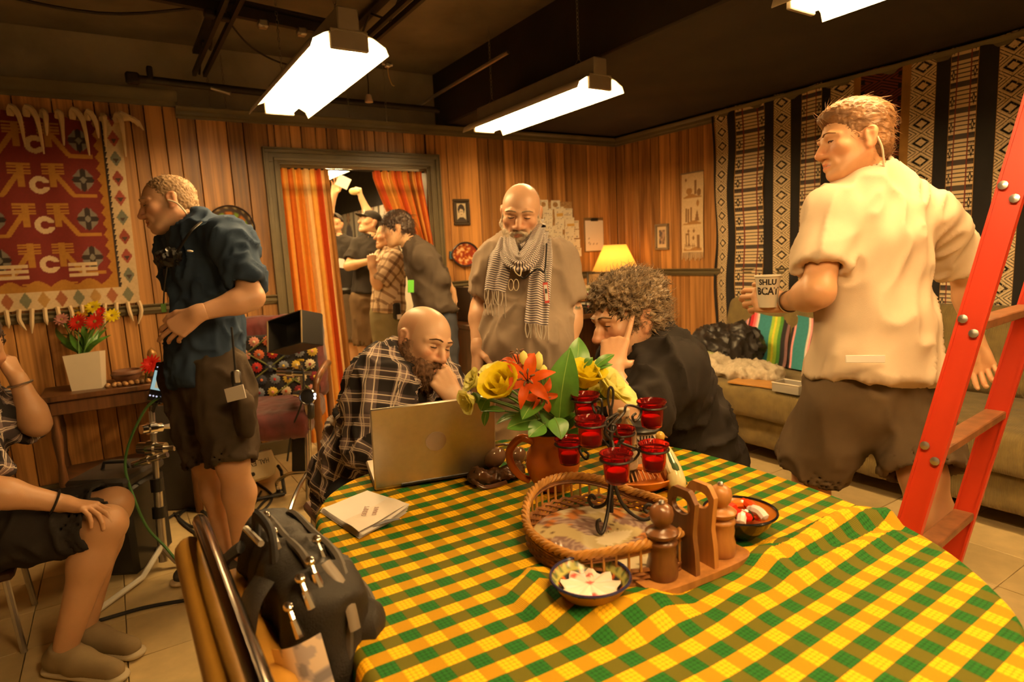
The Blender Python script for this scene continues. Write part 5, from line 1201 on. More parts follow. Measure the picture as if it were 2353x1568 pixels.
# ================================================================== BOWLS
def bowl(label, c, R_, h, colfn, outer, rimc, flute=0):
    n, m = 64, 16; V = []; Cc = []
    for i in range(m + 1):
        q = i / m; r = R_ * (.42 + .58 * q ** .75) if i else 0; r = R_ * (q * 1.6 if q < .25 else .40 + .60 * ((q - .25) / .75) ** .8); z = .010 if q < .25 else .010 + (h - .010) * ((q - .25) / .75) ** 1.25
        for k in range(n):
            a = 2 * math.pi * k / n; rr = r * (1 + flute * (.5 + .5 * math.cos(a * 32)) * (q > .8)); V.append((rr * math.cos(a), rr * math.sin(a), z)); Cc.append(colfn(q, a))
    F = [(i * n + k, i * n + (k + 1) % n, (i + 1) * n + (k + 1) % n, (i + 1) * n + k) for i in range(m) for k in range(n)]
    t = TH('bowl', label, 'bowl', c); t.part('inside', (np.array(V), F), M_GLAZE, col=np.array(Cc), sharp=0)
    t.part('outside', (lambda g: (g[0], g[1]))(lathe([(R_ * .42, 0), (R_ * .46, .004), (R_ * .62, h * .25), (R_ * .85, h * .62), (R_ * 1.0, h)], n)[0:2] and (lambda g: (g[0], [f for f in g[1] if len(f) == 4] + [tuple(range(n))[::-1]]))(lathe([(R_ * .42, 0), (R_ * .46, .004), (R_ * .62, h * .25), (R_ * .85, h * .62), (R_ * 1.0, h)], n))), outer)
    t.part('rim', tube([(R_ * 1.0 * math.cos(a), R_ * 1.0 * math.sin(a), h) for a in np.linspace(0, 2 * math.pi, n, endpoint=False)], .0026, 6, True), rimc); return t
bp_ = PZ(1356, 1330, Z0 + .04); bp_[2] = Z0
def bc1(q, a):
    if q > .80: return (.10, .13, .05) if math.cos(a * 44) > .1 else (.42, .40, .12)
    if q > .74: return (.45, .42, .10)
    if q > .52: return (.65, .14, .02) if (math.cos(a * 16) > .72 and .58 < q < .70) else (.025, .025, .03)
    if q > .44: return (.42, .40, .10)
    return (.05, .05, .04)
bowl('small painted bowl with fluted green rim holding a white napkin', bp_, .064, .045, bc1, mat('bowl_tan', (.30, .16, .06), .35), mat('cobalt_rim', (.02, .02, .06), .15), .02)
V = []; Cc = []; n = 40
for i in range(9):
    r = i / 8
    for k in range(n):
        a = 2 * math.pi * k / n; V.append((bp_[0] + .046 * r * math.cos(a) * (1 + .10 * math.sin(a * 9) * r), bp_[1] + .046 * r * math.sin(a) * (1 + .10 * math.sin(a * 9) * r), Z0 + .031 + .003 * math.sin(a * 9) * r - .002 * r)); Cc.append((.80, .68, .56))
        for qx, qy in ((.35, .5), (.05, .1), (-.35, -.55), (-.1, .75)):
            if math.hypot(r * math.cos(a) - qx, r * math.sin(a) - qy) < .13: Cc[-1] = (.62, .10, .08)
t = TH('napkin', 'white crimped paper napkin with little red marks in the fluted bowl', 'napkin', (bp_[0], bp_[1], Z0 + .012))
t.part('sheet', (np.array(V), [(i * n + k, (i + 1) * n + k, (i + 1) * n + (k + 1) % n, i * n + (k + 1) % n) for i in range(8) for k in range(n)]), M_PAPER, W=True, col=np.array(Cc), sharp=0)
t.part('pile', lathe([(.022, .0), (.028, .006), (.040, .016), (.001, .018)], 24), M_WHITE)
b2 = PZ(1700, 1190, Z0 + .035); b2[2] = Z0
def bc2(q, a): return (.55, .20, .02) if q > .6 else (.40, .10, .015)
bowl('small black rimmed bowl of red chillies behind the wooden holder', b2, .068, .05, bc2, mat('bowl_black', (.015, .012, .012), .15), mat('black_rim', (.01, .01, .012), .15))
for i, (dx, dy, a, c, lb) in enumerate(((-.01, .02, 10, (.75, .03, .01), 'long red chilli at the back of the black bowl'), (.028, -.005, 60, (.75, .07, .01), 'orange-red chilli at the right of the black bowl'), (-.03, 0, 120, (.70, .02, .01), 'dark red chilli at the left of the black bowl'), (.02, .025, -30, (.8, .16, .02), 'bright orange chilli at the right edge of the black bowl'), (-.02, -.02, 30, (.72, .66, .6), 'white garlic clove in the black bowl, left'), (.012, -.03, 80, (.78, .7, .66), 'white garlic clove at the front of the black bowl'), (-.005, -.012, 150, (.04, .05, .02), 'dark green sprig in the middle of the black bowl'))):
    dv = np.array([math.cos(math.radians(a)), math.sin(math.radians(a)), .05]); c0_ = b2 + [dx, dy, .040 + .004 * (i % 3)]; L = .04 if i < 4 else .022
    one('chilli' if i < 4 else ('garlic_clove' if i < 6 else 'herb_sprig'), lb, 'pepper' if i < 4 else 'garlic' if i < 6 else 'herb', tube(catmull([c0_ - dv * L, c0_ - dv * L * .3 + [0, 0, .008], c0_ + dv * L * .4 + [0, 0, .006], c0_ + dv * L], 4), [.004] + [.009] * 5 + [.010] * 3 + [.008] * 3 + [.002], 8), mat('food_%d' % i, c, .18))
# orange dish
od = PZ(1478, 1122, Z0); M_ODISH = mat('orange_dish', (.66, .20, .03), .2, var=.25, scale=12)
t = TH('leaf_dish', 'shiny orange ribbed dish behind the wicker tray', 'dish', od, -20)
g = lathe([(.001, .008), (.05, .010), (.075, .022), (.085, .034), (.082, .036), (.07, .018), (.045, .003), (.001, .0)], 40, sx=1.05, sy=.8); V = g[0]; a = np.arctan2(V[:, 1], V[:, 0]); V = V * (1 + .03 * np.cos(a * 20) * (np.hypot(V[:, 0], V[:, 1]) > .06))[:, None]
t.part('body', (V, g[1]), M_ODISH); t.part('ridge', tube(catmull([(-.06, .02, .02), (-.03, .035, .034), (.01, .035, .036), (.05, .02, .02)], 6), .008, 8), M_ODISH)
for i in range(12): q = i / 11; t.part('rib', tube([(-.06 + .11 * q, .025, .034), (-.065 + .12 * q, .005, .016)], .002, 5), mat('dish_rib', (.75, .36, .12), .25))
t.part('knob', ball((.07, -.03, .028), .015, 8), M_ODISH)
# parrot / rooster figure
rp = PZ(1548, 1118, Z0); t = TH('bird_figure', 'tall glazed bird figure with cream and green tail behind the wooden holder', 'figurine', rp)
M_BIRD = mat('bird_glaze', (.70, .60, .30), .12, var=.2); hd_ = P3(1517, 1003, 1.44)
t.part('head', join(xf(ball((0, 0, 0), (.011, .011, .012), 8), None, hd_), xf(ball((0, 0, 0), (.014, .013, .014), 8), None, hd_ - [0, 0, .018])), mat('bird_gold', (.55, .32, .05), .2), W=True)
t.part('beak', tube([hd_ + RGT * .008, hd_ + RGT * .018 - [0, 0, .004]], [.005, .001], 6), M_STAM, W=True)
bk = catmull([hd_ - [0, 0, .02], P3(1528, 1040, 1.44), P3(1545, 1075, 1.43), P3(1556, 1112, 1.42), rp + [0, 0, .004]], 5)
t.part('body', tube(bk, list(np.interp(np.linspace(0, 1, len(bk)), [0, .3, .6, 1], [.013, .018, .020, .022])), 14), M_BIRD, W=True)
for dx, cc, nm in ((-.014, (.30, .10, .03), 'brown'), (.016, (.05, .10, .05), 'green'), (.0, (.78, .70, .45), 'cream')):
    q = catmull([P3(1526, 1040, 1.42) + RGT * dx * .6, P3(1538, 1080, 1.415) + RGT * dx, rp + RGT * dx * 1.4 + [0, 0, .012] - FWD * .02], 5); t.part('feather_band', tube(q, [.006] * 4 + [.008] * 4 + [.006] * 3, 8), mat('bird_' + nm, cc, .15), W=True)
t.part('base', lathe([(.026, 0), (.027, .006), (.02, .01), (.001, .01)], 16), M_BIRD)
# ================================================================== CUP, BOTTLE
def cup_text(lines, R0, R1, H, size, z0, dz, a0=0):
    gs = []
    for i, ln in enumerate(lines):
        def bend(V, i=i):
            z = z0 - i * dz + V[:, 1]; r = R0 + (R1 - R0) * z / H + .0004 + V[:, 2]; a = V[:, 0] / R1 - math.pi / 2 + a0
            return np.stack([r * np.cos(a), r * np.sin(a), z], 1)
        gs.append(text_geo(ln, size if not isinstance(size, tuple) else size[i], np.eye(3), (0, 0, 0), .0004, bend=bend, bold=.035))
    return join(*gs)
cp = PZ(1478, 1085, Z0); M_CUPW = mat('cup_paper', (.78, .70, .56), .5, var=.02); M_INK = mat('black_ink', (.02, .015, .012), .6)
va = math.degrees(math.atan2(cp[1], cp[0])) - 90
t = TH('coffee_cup', 'paper coffee cup with black lid and bold black lettering behind the candle tree', 'cup', cp, va)
HH = .112
t.part('body', lathe([(.029, 0), (.0305, .003), (.040, HH), (.001, HH)], 32), M_CUPW)
t.part('lid', lathe([(.0425, HH - .003), (.0435, HH + .004), (.041, HH + .007), (.0395, HH + .016), (.037, HH + .018), (.034, HH + .013), (.001, HH + .012)], 32), M_BLACK)
t.part('lettering', cup_text(['NIIIN', 'HIIN', 'NEW', 'TO"'], .029, .040, HH, (.030, .030, .030, .022), .094, .0265, .25), M_INK)
t.part('stripe', join(*[cup_text(['IIIIIIIII'], .029, .040, HH, .02, .092, 0, .25 + k * 1.5) for k in (1, 2)]), M_INK)
wp = PZ(1437, 1108, Z0); t = TH('water_bottle', 'clear plastic water bottle with white cap behind the candle tree', 'bottle', wp)
M_WATER = mat('bottle_clear', (.85, .82, .72), .06, var=.02, trans=.92, ior=1.2)
t.part('body', lathe([(.028, 0), (.031, .004), (.031, .02), (.029, .025), (.031, .03), (.031, .085), (.029, .09), (.031, .095), (.030, .125), (.022, .150), (.0125, .162), (.0125, .172)], 26), M_WATER)
t.part('label', (lambda g: (g[0], [f for f in g[1] if len(f) == 4]))(lathe([(.0316, .04), (.0316, .085)], 26)), mat('bottle_label', (.60, .50, .12), .5, var=.5, scale=40, col2=(.75, .7, .55)))
t.part('cap', lathe([(.0145, .168), (.0148, .182), (.013, .184), (.001, .184)], 20), mat('white_plastic'))
# ================================================================== WOODEN NAPKIN HOLDER AND MILLS
M_OAK = wood_mat('honey_wood', (.20, .075, .018), (.48, .21, .055), .35, .1); M_WAL = wood_mat('walnut_wood', (.055, .02, .008), (.20, .08, .025), .3, .1)
h0, h1 = PZ(1490, 1345, Z0), PZ(1700, 1262, Z0); hx = U((h1 - h0) * [1, 1, 0]); hang = math.degrees(math.atan2(hx[1], hx[0])); hc = (PZ(1475, 1350, Z0) + PZ(1712, 1275, Z0)) / 2
hc = PZ(1592, 1312, Z0)
t = TH('napkin_holder', 'honey brown wooden napkin holder with two handled panels on a long base', 'napkin holder', hc, hang)
LB = np.linalg.norm((PZ(1475, 1350, Z0) - PZ(1712, 1280, Z0))[:2])
ol = catmull([(-LB / 2 + .01, -.035), (-LB / 2 - .008, 0), (-LB / 2 + .01, .035), (0, .042), (LB / 2 - .01, .035), (LB / 2 + .008, 0), (LB / 2 - .01, -.035), (0, -.042)], 6, True)
t.part('base', xf(prism([(x, y) for x, y in ol], .012), rot('X', 90), (0, 0, .006)), M_OAK)
def panel(h=.145, w0=.036):
    """upright board with shaped sides and an eye-shaped hand hole, built as a band between outline and hole"""
    L_ = [(w0 * .95, 0), (w0 * .88, .04), (w0 * .74, .07), (w0 * .84, .105), (w0 * .92, .125), (w0 * .55, h)]
    outl = [(x, z) for x, z in L_] + [(-x, z) for x, z in L_[::-1]]
    outl = np.array(outl); hole = np.array([(.026 * math.cos(a) * .78, .118 - .003 + .017 * math.sin(a)) for a in np.linspace(0, 2 * math.pi, 24, endpoint=False)])
    n = 48; d = np.linalg.norm(np.roll(outl, -1, 0) - outl, axis=1); s = np.concatenate([[0], np.cumsum(d)]); P = np.stack([np.interp(np.linspace(0, s[-1], n, endpoint=False), s, np.append(outl[:, i], outl[0, i])) for i in (0, 1)], 1)
    cz = .115; an = np.arctan2(P[:, 1] - cz, P[:, 0]); H = np.stack([.021 * np.cos(an), cz + .015 * np.sin(an)], 1); T_ = .010; V = []
    for y in (-T_ / 2, T_ / 2):
        V += [(x, y, z) for x, z in P] + [(x, y, z) for x, z in H]
    F = []
    for k in range(n):
        k2 = (k + 1) % n; F += [(k, k2, n + k2, n + k), (2 * n + k, 3 * n + k, 3 * n + k2, 2 * n + k2), (k, 2 * n + k, 2 * n + k2, k2), (n + k, n + k2, 3 * n + k2, 3 * n + k)]
    return np.array(V), F
for sx in (-.022, .022): t.part('panel', xf(panel(), rot('Z', 90), (sx, 0, .012)), M_WAL if sx < 0 else M_OAK, sharp=30)
mill = [(.024, 0), (.026, .004), (.0265, .02), (.023, .034), (.0245, .045), (.023, .055), (.026, .060), (.0255, .064), (.019, .068), (.027, .074), (.028, .079), (.023, .083), (.013, .086), (.012, .09), (.018, .097), (.0205, .108), (.018, .119), (.010, .125), (.001, .126)]
for sx, m, lb in ((-.5, M_WAL, 'dark turned wooden pepper mill at the near end of the napkin holder'), (.5, M_OAK, 'lighter turned wooden mill at the far end, behind the holder panels')):
    p = hc + hx * (LB * .31 * (1 if sx > 0 else -1.02)); p[2] = Z0 + .0125
    v = TH('pepper_mill', lb, 'mill', p); v.part('body', xf(lathe(mill, 28), None, None, (1, 1, 1.02)), m, sharp=60); v.part('knob', lathe([(.004, .128), (.0055, .131), (.004, .134), (.001, .135)], 12), M_STEEL)
# ================================================================== PEOPLE
M_SKIN = mat('skin', attr=True, rough=.42, var=.06, scale=22, bump=.06, bscale=260)
b_ = nodes(M_SKIN)[2]; b_.inputs['Subsurface Weight'].default_value = .08; b_.inputs['Subsurface Radius'].default_value = (.01, .004, .002); b_.inputs['Subsurface Scale'].default_value = .6
M_LASH = mat('eyelash', (.018, .010, .007), .8); M_EYE = mat('eye_ball', attr=True, rough=.12, var=.0)
lerp = lambda a, b, t: np.array(a) * (1 - t) + np.array(b) * t
WUP = np.array([0, 0, 1.0])
class Head:
    """head frame: o = middle of the skull at eye level, y = where the face points, z = crown, x = person's right"""
    def __init__(s, o, f, up=None, sc=1.0, **k):
        s.o = np.array(o, float); f = U(f); up = WUP if up is None else np.array(up, float); z = U(up - f * (up @ f))
        s.M = np.stack([np.cross(f, z), f, z], 1); s.sc = sc; s.k = k
    def w(s, *p): return s.o + s.M @ (np.array(p, float) * s.sc)
    def loc(s, P): return (P - s.o) @ s.M / s.sc
    def prims(s, D, detail=True):
        g = s.k.get; c = s.sc; E = lambda p, r, k=.02, op=1, M=None: D.ell(s.w(*p), np.array(r) * c, s.M if M is None else s.M @ M, k * c, op)
        S = lambda a, b, ra, rb=None, k=.012, op=1: D.seg(s.w(*a), s.w(*b), ra * c, (ra if rb is None else rb) * c, k * c, op=op)
        jw = g('jaw', 1.0); n = g('nose', 1.0)
        E((0, -.014, .034), (.077, .097, .083)); E((0, .030, .006), (.064, .066, .088), .03)
        E((0, .030, -.062), (.053 * jw, .056, .052), .035); S((0, .070, -.100), (0, .074, -.102), .019 * jw, k=.03)
        for x in (-1, 1):
            S((.056 * x * jw, -.004, -.045), (.030 * x * jw, .058, -.097), .017, .014, .03)
            E((.043 * x, .063, -.022), (.023, .022, .018), .025)
        if detail:
            for x in (-1, 1):
                E((.032 * x, .102, .000), (.022, .020, .0125), .014, -1)
                S((.006 * x, .093, .017), (.030 * x, .091, .022), .008, .009, .012); S((.030 * x, .091, .022), (.054 * x, .070, .015), .009, .006, .012)
                cl = g('lid', .5)
                S((.018 * x, .0835, .001), (.032 * x, .0895, .0065 - .007 * cl), .0042, k=.004); S((.032 * x, .0895, .0065 - .007 * cl), (.047 * x, .0795, .000), .0042, .004, .004)
                S((.018 * x, .083, -.004), (.032 * x, .087, -.0095), .0038, k=.005); S((.032 * x, .087, -.0095), (.046 * x, .079, -.004), .0038, k=.005)
                E((.0125 * x * n, .101, -.041), (.0095 * n, .012, .008), .007)
                E((.006 * x, .108, -.0475), (.0035, .005, .003), .003, -1)
                S((.026 * x, .088, -.040), (.034 * x, .078, -.068), .008, .006, .014)
            S((0, .090, .010), (0, .104, -.016), .0085 * n, .0095 * n, .012); S((0, .104, -.016), (0, .114 + .006 * (n - 1), -.036), .0095 * n, .0125 * n, .010)
            S((-.022, .085, -.069), (0, .0955, -.0665), .0055, .0068, .007); S((.022, .085, -.069), (0, .0955, -.0665), .0055, .0068, .007)
            S((-.019, .085, -.078), (0, .094, -.0805), .006, .0078, .008); S((.019, .085, -.078), (0, .094, -.0805), .006, .0078, .008)
            S((-.022, .094, -.0725), (0, .1035, -.073), .0022, k=.003, op=-1); S((.022, .094, -.0725), (0, .1035, -.073), .0022, k=.003, op=-1)
            E((0, .090, -.058), (.006, .012, .008), .008)
        else:
            S((0, .088, .012), (0, .112, -.034), .009, .013, .012)
            for x in (-1, 1): E((.032 * x, .104, .000), (.020, .018, .012), .012, -1)
            S((-.02, .085, -.072), (.02, .085, -.072), .008, k=.01)
        for x in (-1, 1):
            Me = rot('Y', 8 * x) @ rot('X', -12)
            E((.079 * x, -.014, -.006), (.0085, .020, .032), .010, 1, Me); E((.081 * x, -.022, .012), (.0075, .015, .016), .008, 1, Me)
            if detail: E((.090 * x, -.008, -.003), (.0075, .010, .019), .006, -1, Me); E((.089 * x, -.008, .014), (.006, .012, .006), .004, -1, Me)
            E((.077 * x, -.006, -.034), (.006, .009, .009), .008, 1)
    def colour(s, V, base, stub=None, scalp=None, lip=(.9, .55, .5)):
        q = s.loc(V); n = len(V); base = np.array(base); c = np.tile(base, (n, 1)); x, y, z = q.T
        red = np.exp(-((np.abs(x) - .042) / .022) ** 2 - ((z + .028) / .024) ** 2) * (y > .03) + .9 * np.exp(-(x / .018) ** 2 - ((z + .034) / .02) ** 2) * (y > .085) + .7 * np.exp(-((np.abs(x) - .08) / .012) ** 2) * (np.abs(y + .014) < .035)
        c *= 1 - np.clip(red, 0, 1)[:, None] * np.array([.05, .24, .28])
        lp = (np.abs(x) < .024) & (np.abs(z + .0735) < .0095 * np.sqrt(np.clip(1 - (x / .025) ** 2, 0, 1))) & (y > .078); c[lp] = base * np.array(lip)
        sl = (np.abs(x) < .024) & (np.abs(z + .0730) < .0018) & (y > .07); c[sl] = base * .42
        if stub is not None:
            m = np.clip((.0 - z - .040) / .02, 0, 1) * (y > -.01) * (z > -.15); m = np.maximum(m, np.clip(1 - np.abs(np.abs(x) - .068) / .02, 0, 1) * (y < .03) * (y > -.02) * (z < .0) * (z > -.07) * .8); m *= ~lp
            t = vn(q * 420, 3) * .5 + .5; c = c * (1 - (m * stub[1] * t)[:, None]) + np.array(stub[0]) * (m * stub[1] * t)[:, None]
        if scalp is not None:
            lim = scalp[2] if len(scalp) > 2 else .04
            m = np.clip((.03 - y - .25 * np.clip(z - .01, 0, 1)) / .02, 0, 1) * np.clip((z + .055) / .02, 0, 1) * np.clip((lim - z + .25 * y) / .03, 0, 1) * (np.abs(x) < .0785 + .02 * (y < -.05)); c = c * (1 - (m * scalp[1])[:, None]) + np.array(scalp[0]) * (m * scalp[1])[:, None]
        return c
def hand_prims(D, wr, d, nrm, side, curls, thumb=(.55, .75, .35), tb=25, s=1.0, spread=1.0, flexs=None):
    """wr wrist, d toward the knuckles, nrm palm normal, side +1 left / -1 right; curls: 4 x (a1, a2, a3) degrees"""
    d = U(d); nrm = U(np.array(nrm) - d * (np.array(nrm) @ d)); y = np.cross(nrm, d) * side; wr = np.array(wr, float)
    yo = (.0295, .0098, -.0098, -.0285); kx = (.088, .092, .087, .078); L = ((.042, .026, .021), (.047, .030, .022), (.043, .028, .021), (.033, .021, .019)); R = (.0088, .0090, .0086, .0077)
    D.seg(wr - d * .010 * s, wr + d * .012 * s, .0265 * s, .026 * s, .02 * s, flat=(nrm, .75))
    for i in range(4):
        kn = wr + (d * kx[i] + y * yo[i] * 1.0) * s
        D.seg(wr + (d * .008 + y * yo[i] * .55) * s, kn, .0145 * s, .0115 * s, .012 * s)
    D.ell(wr + (d * .035 + y * .020 + nrm * .009) * s, np.array((.028, .016, .014)) * s, np.stack([d, y, np.cross(d, y)], 1), .012 * s)
    D.ell(wr + (d * .045 - y * .020 + nrm * .006) * s, np.array((.03, .013, .012)) * s, np.stack([d, y, np.cross(d, y)], 1), .012 * s)
    for i in range(4):
        p = wr + (d * kx[i] + y * yo[i]) * s; a = 0; dd = U(d + y * yo[i] * 3.2 * spread)
        for j in range(3):
            a += math.radians(curls[i][j]); v = dd * math.cos(a) + nrm * math.sin(a); q = p + v * L[i][j] * s
            D.seg(p, q, R[i] * (1.0, .92, .84)[j] * s, R[i] * (.94, .86, .72)[j] * s, .0018 * s); p = q
    p = wr + (d * .020 + y * .022 + nrm * .004) * s; v = U(d * thumb[0] + y * thumb[1] + nrm * thumb[2])
    for j, (l, r0, r1) in enumerate(((.040, .0145, .0115), (.031, .0112, .0100), (.026, .0100, .0082))):
        q = p + v * l * s; D.seg(p, q, r0 * s, r1 * s, .006 * s); p = q; a = math.radians(tb); v = U(v * math.cos(a) + U(d * .8 + nrm * .5 - y * .6) * math.sin(a))
RELAX = [(18, 22, 12), (24, 28, 16), (28, 30, 18), (32, 32, 18)]; FIST = [(70, 85, 45)] * 4
def vclean(g): return g
class Person:
    def __init__(s, label, J, head, g=1.0, skin=(.62, .36, .20), bf=None, loc=None, name='person', hvox=.0034):
        s.J = J; s.g = g; s.skin = np.array(skin); s.h = head; s.bf = U(bf) if bf is not None else U(head.M[:, 1] * [1, 1, 0]); s.hvox = hvox
        loc = lerp(J['anL'], J['anR'], .5) if loc is None else loc; loc = np.array([loc[0], loc[1], 0.])
        s.t = TH(name, label, 'person', loc); s.meshes = []; s.hands = []
    def torso(s, D, inf=0., belly=0, c0=False, k=.06, up=True):
        J, g = s.J, s.g; pel, che = np.array(J['pel']), np.array(J['che']); ax = U(che - pel)
        D.seg(pel, lerp(pel, che, .45), .150 * g + inf, .142 * g + inf, k, flat=(s.bf, .74), cap0=c0); D.seg(lerp(pel, che, .45), che, .142 * g + inf, .150 * g + inf, k, flat=(s.bf, .74))
        if up:
            D.seg(J['shR'], J['shL'], .050 * g + inf, k=.06); D.seg(che + ax * .03, lerp(J['nk'], che, .35), .105 * g + inf, .07 * g + inf, .07, flat=(s.bf, .8))
            D.seg(lerp(J['shR'], J['nk'], .25), lerp(J['nk'], s.h.o, .12), .045 + inf, .045 + inf * .6, .05); D.seg(lerp(J['shL'], J['nk'], .25), lerp(J['nk'], s.h.o, .12), .045 + inf, .045 + inf * .6, .05)
        if belly: D.ell(lerp(pel, che, .38) + s.bf * (.075 * g), (.125 * g + belly + inf, .125 * g + belly + inf, .15 * g + inf), k=.08)
    def body(s, vox=.011, legs=True, feet=False):
        J, g = s.J, s.g; D = SD(); s.torso(D)
        D.seg(J['nk'], s.h.w(0, -.022, -.05), .060 * g, .056, .03)
        for S in 'RL':
            sh, el, wr = J['sh' + S], J['el' + S], J['wr' + S]
            D.ell(sh, .058 * g, k=.05); D.seg(sh, el, .053 * g, .043 * g, .04); m = lerp(el, wr, .28); D.seg(el, m, .041 * g, .045 * g, .03); D.seg(m, wr, .045 * g, .029, .03)
            if legs:
                hp, kn, an = J['hip' + S], J['kn' + S], J['an' + S]; D.seg(hp, kn, .080 * g, .058 * g, .05); m = lerp(kn, an, .3) - s.bf * .012; D.seg(kn, m, .056 * g, .060 * g, .04); D.seg(m, an, .060 * g, .037, .04)
                if feet: D.seg(an, np.array(an) + s.bf * .13 - WUP * .03, .042, .03, .03)
        if legs: D.seg(J['hipR'], J['hipL'], .092 * g, k=.05)
        cut = lerp(J['nk'], s.h.w(0, -.022, -.05), .55); D.seg(cut, s.h.w(0, -.01, .12), .105, .12, .002, op=-1, cap0=True)
        V, F = D.build(vox); s.meshes.append((V, F, np.tile(s.skin, (len(V), 1)))); return s
    def head(s, stub=None, scalp=None, detail=True, **kw):
        D = SD(); h = s.h; h.prims(D, detail); a, b = np.array(s.J['nk']), h.w(0, -.022, -.05); D.seg(a, b, .060 * s.g, .056, .03)
        cut = lerp(a, b, .5); D.plane(cut, U(a - b)); V, F = D.build(s.hvox * h.sc)
        s.meshes.append((V, F, h.colour(V, s.skin, stub, scalp, **kw)))
        if detail:
            for x, sd in ((-.032, 1), (.032, -1)):
                V, F = ball((0, 0, 0), .0128, 10); look = h.k.get('look', (0, 1, -.25)); q = V / .0128; dt = q @ U(look); c = np.tile(np.array((.62, .55, .47)), (len(V), 1)); c[dt > .86] = h.k.get('iris', (.06, .05, .03)); c[dt > .96] = (.005, .005, .005)
                s.t.part('eye', (h.o + (V * h.sc + np.array([x, .0755, -.001]) * h.sc) @ h.M.T, F), M_EYE, W=True, col=c, sharp=0)
            cl = h.k.get('lid', .5)
            for x in (-1, 1): s.t.part('eyelashes', tube([h.w(.017 * x, .0865, -.001), h.w(.025 * x, .0925, .0045 - .0085 * cl), h.w(.033 * x, .0935, .0045 - .0095 * cl), h.w(.041 * x, .0885, .002 - .007 * cl), h.w(.049 * x, .0795, -.002)], np.array([.7, 1, 1.1, 1, .6]) * .0016 * h.sc, 5), M_LASH, W=True)
        return s
    def hand(s, S, d, nrm, curls, vox=.0027, sz=1.0, **kw):
        D = SD(); J = s.J; el, wr = np.array(J['el' + S]), np.array(J['wr' + S]); m = lerp(el, wr, .28); D.seg(lerp(m, wr, .6), wr, (.045 * s.g + (.029 - .045 * s.g) * .6) * .90, .028, .02)
        hand_prims(D, wr, d, nrm, 1 if S == 'L' else -1, curls, s=sz, **kw); D.plane(lerp(m, wr, .78), U(el - wr)); V, F = D.build(vox); c = np.tile(s.skin, (len(V), 1)); s.meshes.append((V, F, c)); return s
    def done(s, extra_col=None):
        Vs = []; Fs = []; Cs = []; n = 0
        for V, F, c in s.meshes: Vs.append(V); Fs.append(F + n); Cs.append(c); n += len(V)
        V = np.concatenate(Vs); C_ = np.concatenate(Cs)
        if extra_col: C_ = extra_col(V, C_)
        s.t.part('body', (V, np.concatenate(Fs)), M_SKIN, W=True, col=C_, sharp=0); return s
    def wear(s, name, D, m, vox=.011, amp=.02, sc=(7, 7, 5), seed=1, uvb=None, M=None, rl=1, label=None):
        V, F = D.build(vox); V = relax(V, F, rl); V = folds(V, F, amp, sc, M, seed); uv = None
        if uvb is not None:
            Cn = V[F].mean(1); best = None; ds = []
            for a, b, rf in uvb:
                a, b = np.array(a), np.array(b); dd = b - a; q = np.clip(((Cn - a) @ dd) / (dd @ dd), 0, 1); ds.append(np.linalg.norm(Cn - a - q[:, None] * dd, axis=1))
            best = np.argmin(np.stack(ds), 0); uv = np.zeros((len(F), 4, 2))
            for i, (a, b, rf) in enumerate(uvb):
                m_ = best == i; ax = U(np.array(b) - np.array(a)); rf = U(np.array(rf) - ax * (np.array(rf) @ ax)); sd = np.cross(ax, rf); P = V[F[m_]] - np.array(a); th = np.arctan2(P @ sd, P @ rf); c0 = th[:, :1]; th = c0 + (th - c0 + np.pi) % (2 * np.pi) - np.pi
                uv[m_] = np.stack([th * (.13 if i == 0 else .075), P @ ax], -1)
            uv = uv.reshape(-1, 2)
        return s.t.part(name, (V, F), m, W=True, uv=uv, sharp=0, label=label)
    def shirt(s, D, sl=.62, inf=.016, slr=(.070, .068), belly=0, hem=.13, hemr=None, long=False, neck=.062, hf=.78):
        J, g = s.J, s.g; s.torso(D, inf, belly, True); pel, che = np.array(J['pel']), np.array(J['che']); ax = U(pel - che)
        D.seg(lerp(pel, che, .3), pel + ax * hem, .142 * g + inf, (hemr or .160 * g + inf * 1.3), .05, flat=(s.bf, hf), cap=True)
        for S in 'RL':
            sh, el, wr = J['sh' + S], J['el' + S], J['wr' + S]
            if long: D.seg(sh, el, slr[0], slr[1] * .9, .04); D.seg(el, lerp(el, wr, long), slr[1] * .85, slr[1] * .62, .03, cap=True)
            else:
                e = lerp(sh, el, sl); D.seg(sh, e, slr[0], slr[1], .04, cap=True); D.seg(lerp(sh, el, sl - .12), lerp(sh, el, sl + .2), .054 * g, .052 * g, .004, op=-1)
        D.seg(lerp(J['nk'], s.h.o, -.05), s.h.o, neck, neck * 1.1, .01, op=-1); return D
    def ring(s, name, m, r=.064, t_=.0075, at=.0, tilt=.0):
        a = lerp(s.J['nk'], s.h.o, at); ax = U(s.h.w(0, -.022, -.05) - np.array(s.J['nk'])); u = U(s.bf - ax * (s.bf @ ax)); v = np.cross(ax, u)
        return s.t.part(name, tube([a + u * r * 1.08 * math.cos(q) + v * r * math.sin(q) - ax * tilt * math.cos(q) for q in np.linspace(0, 6.2832, 32, endpoint=False)], t_, 7, True, flat=.7), m, W=True)
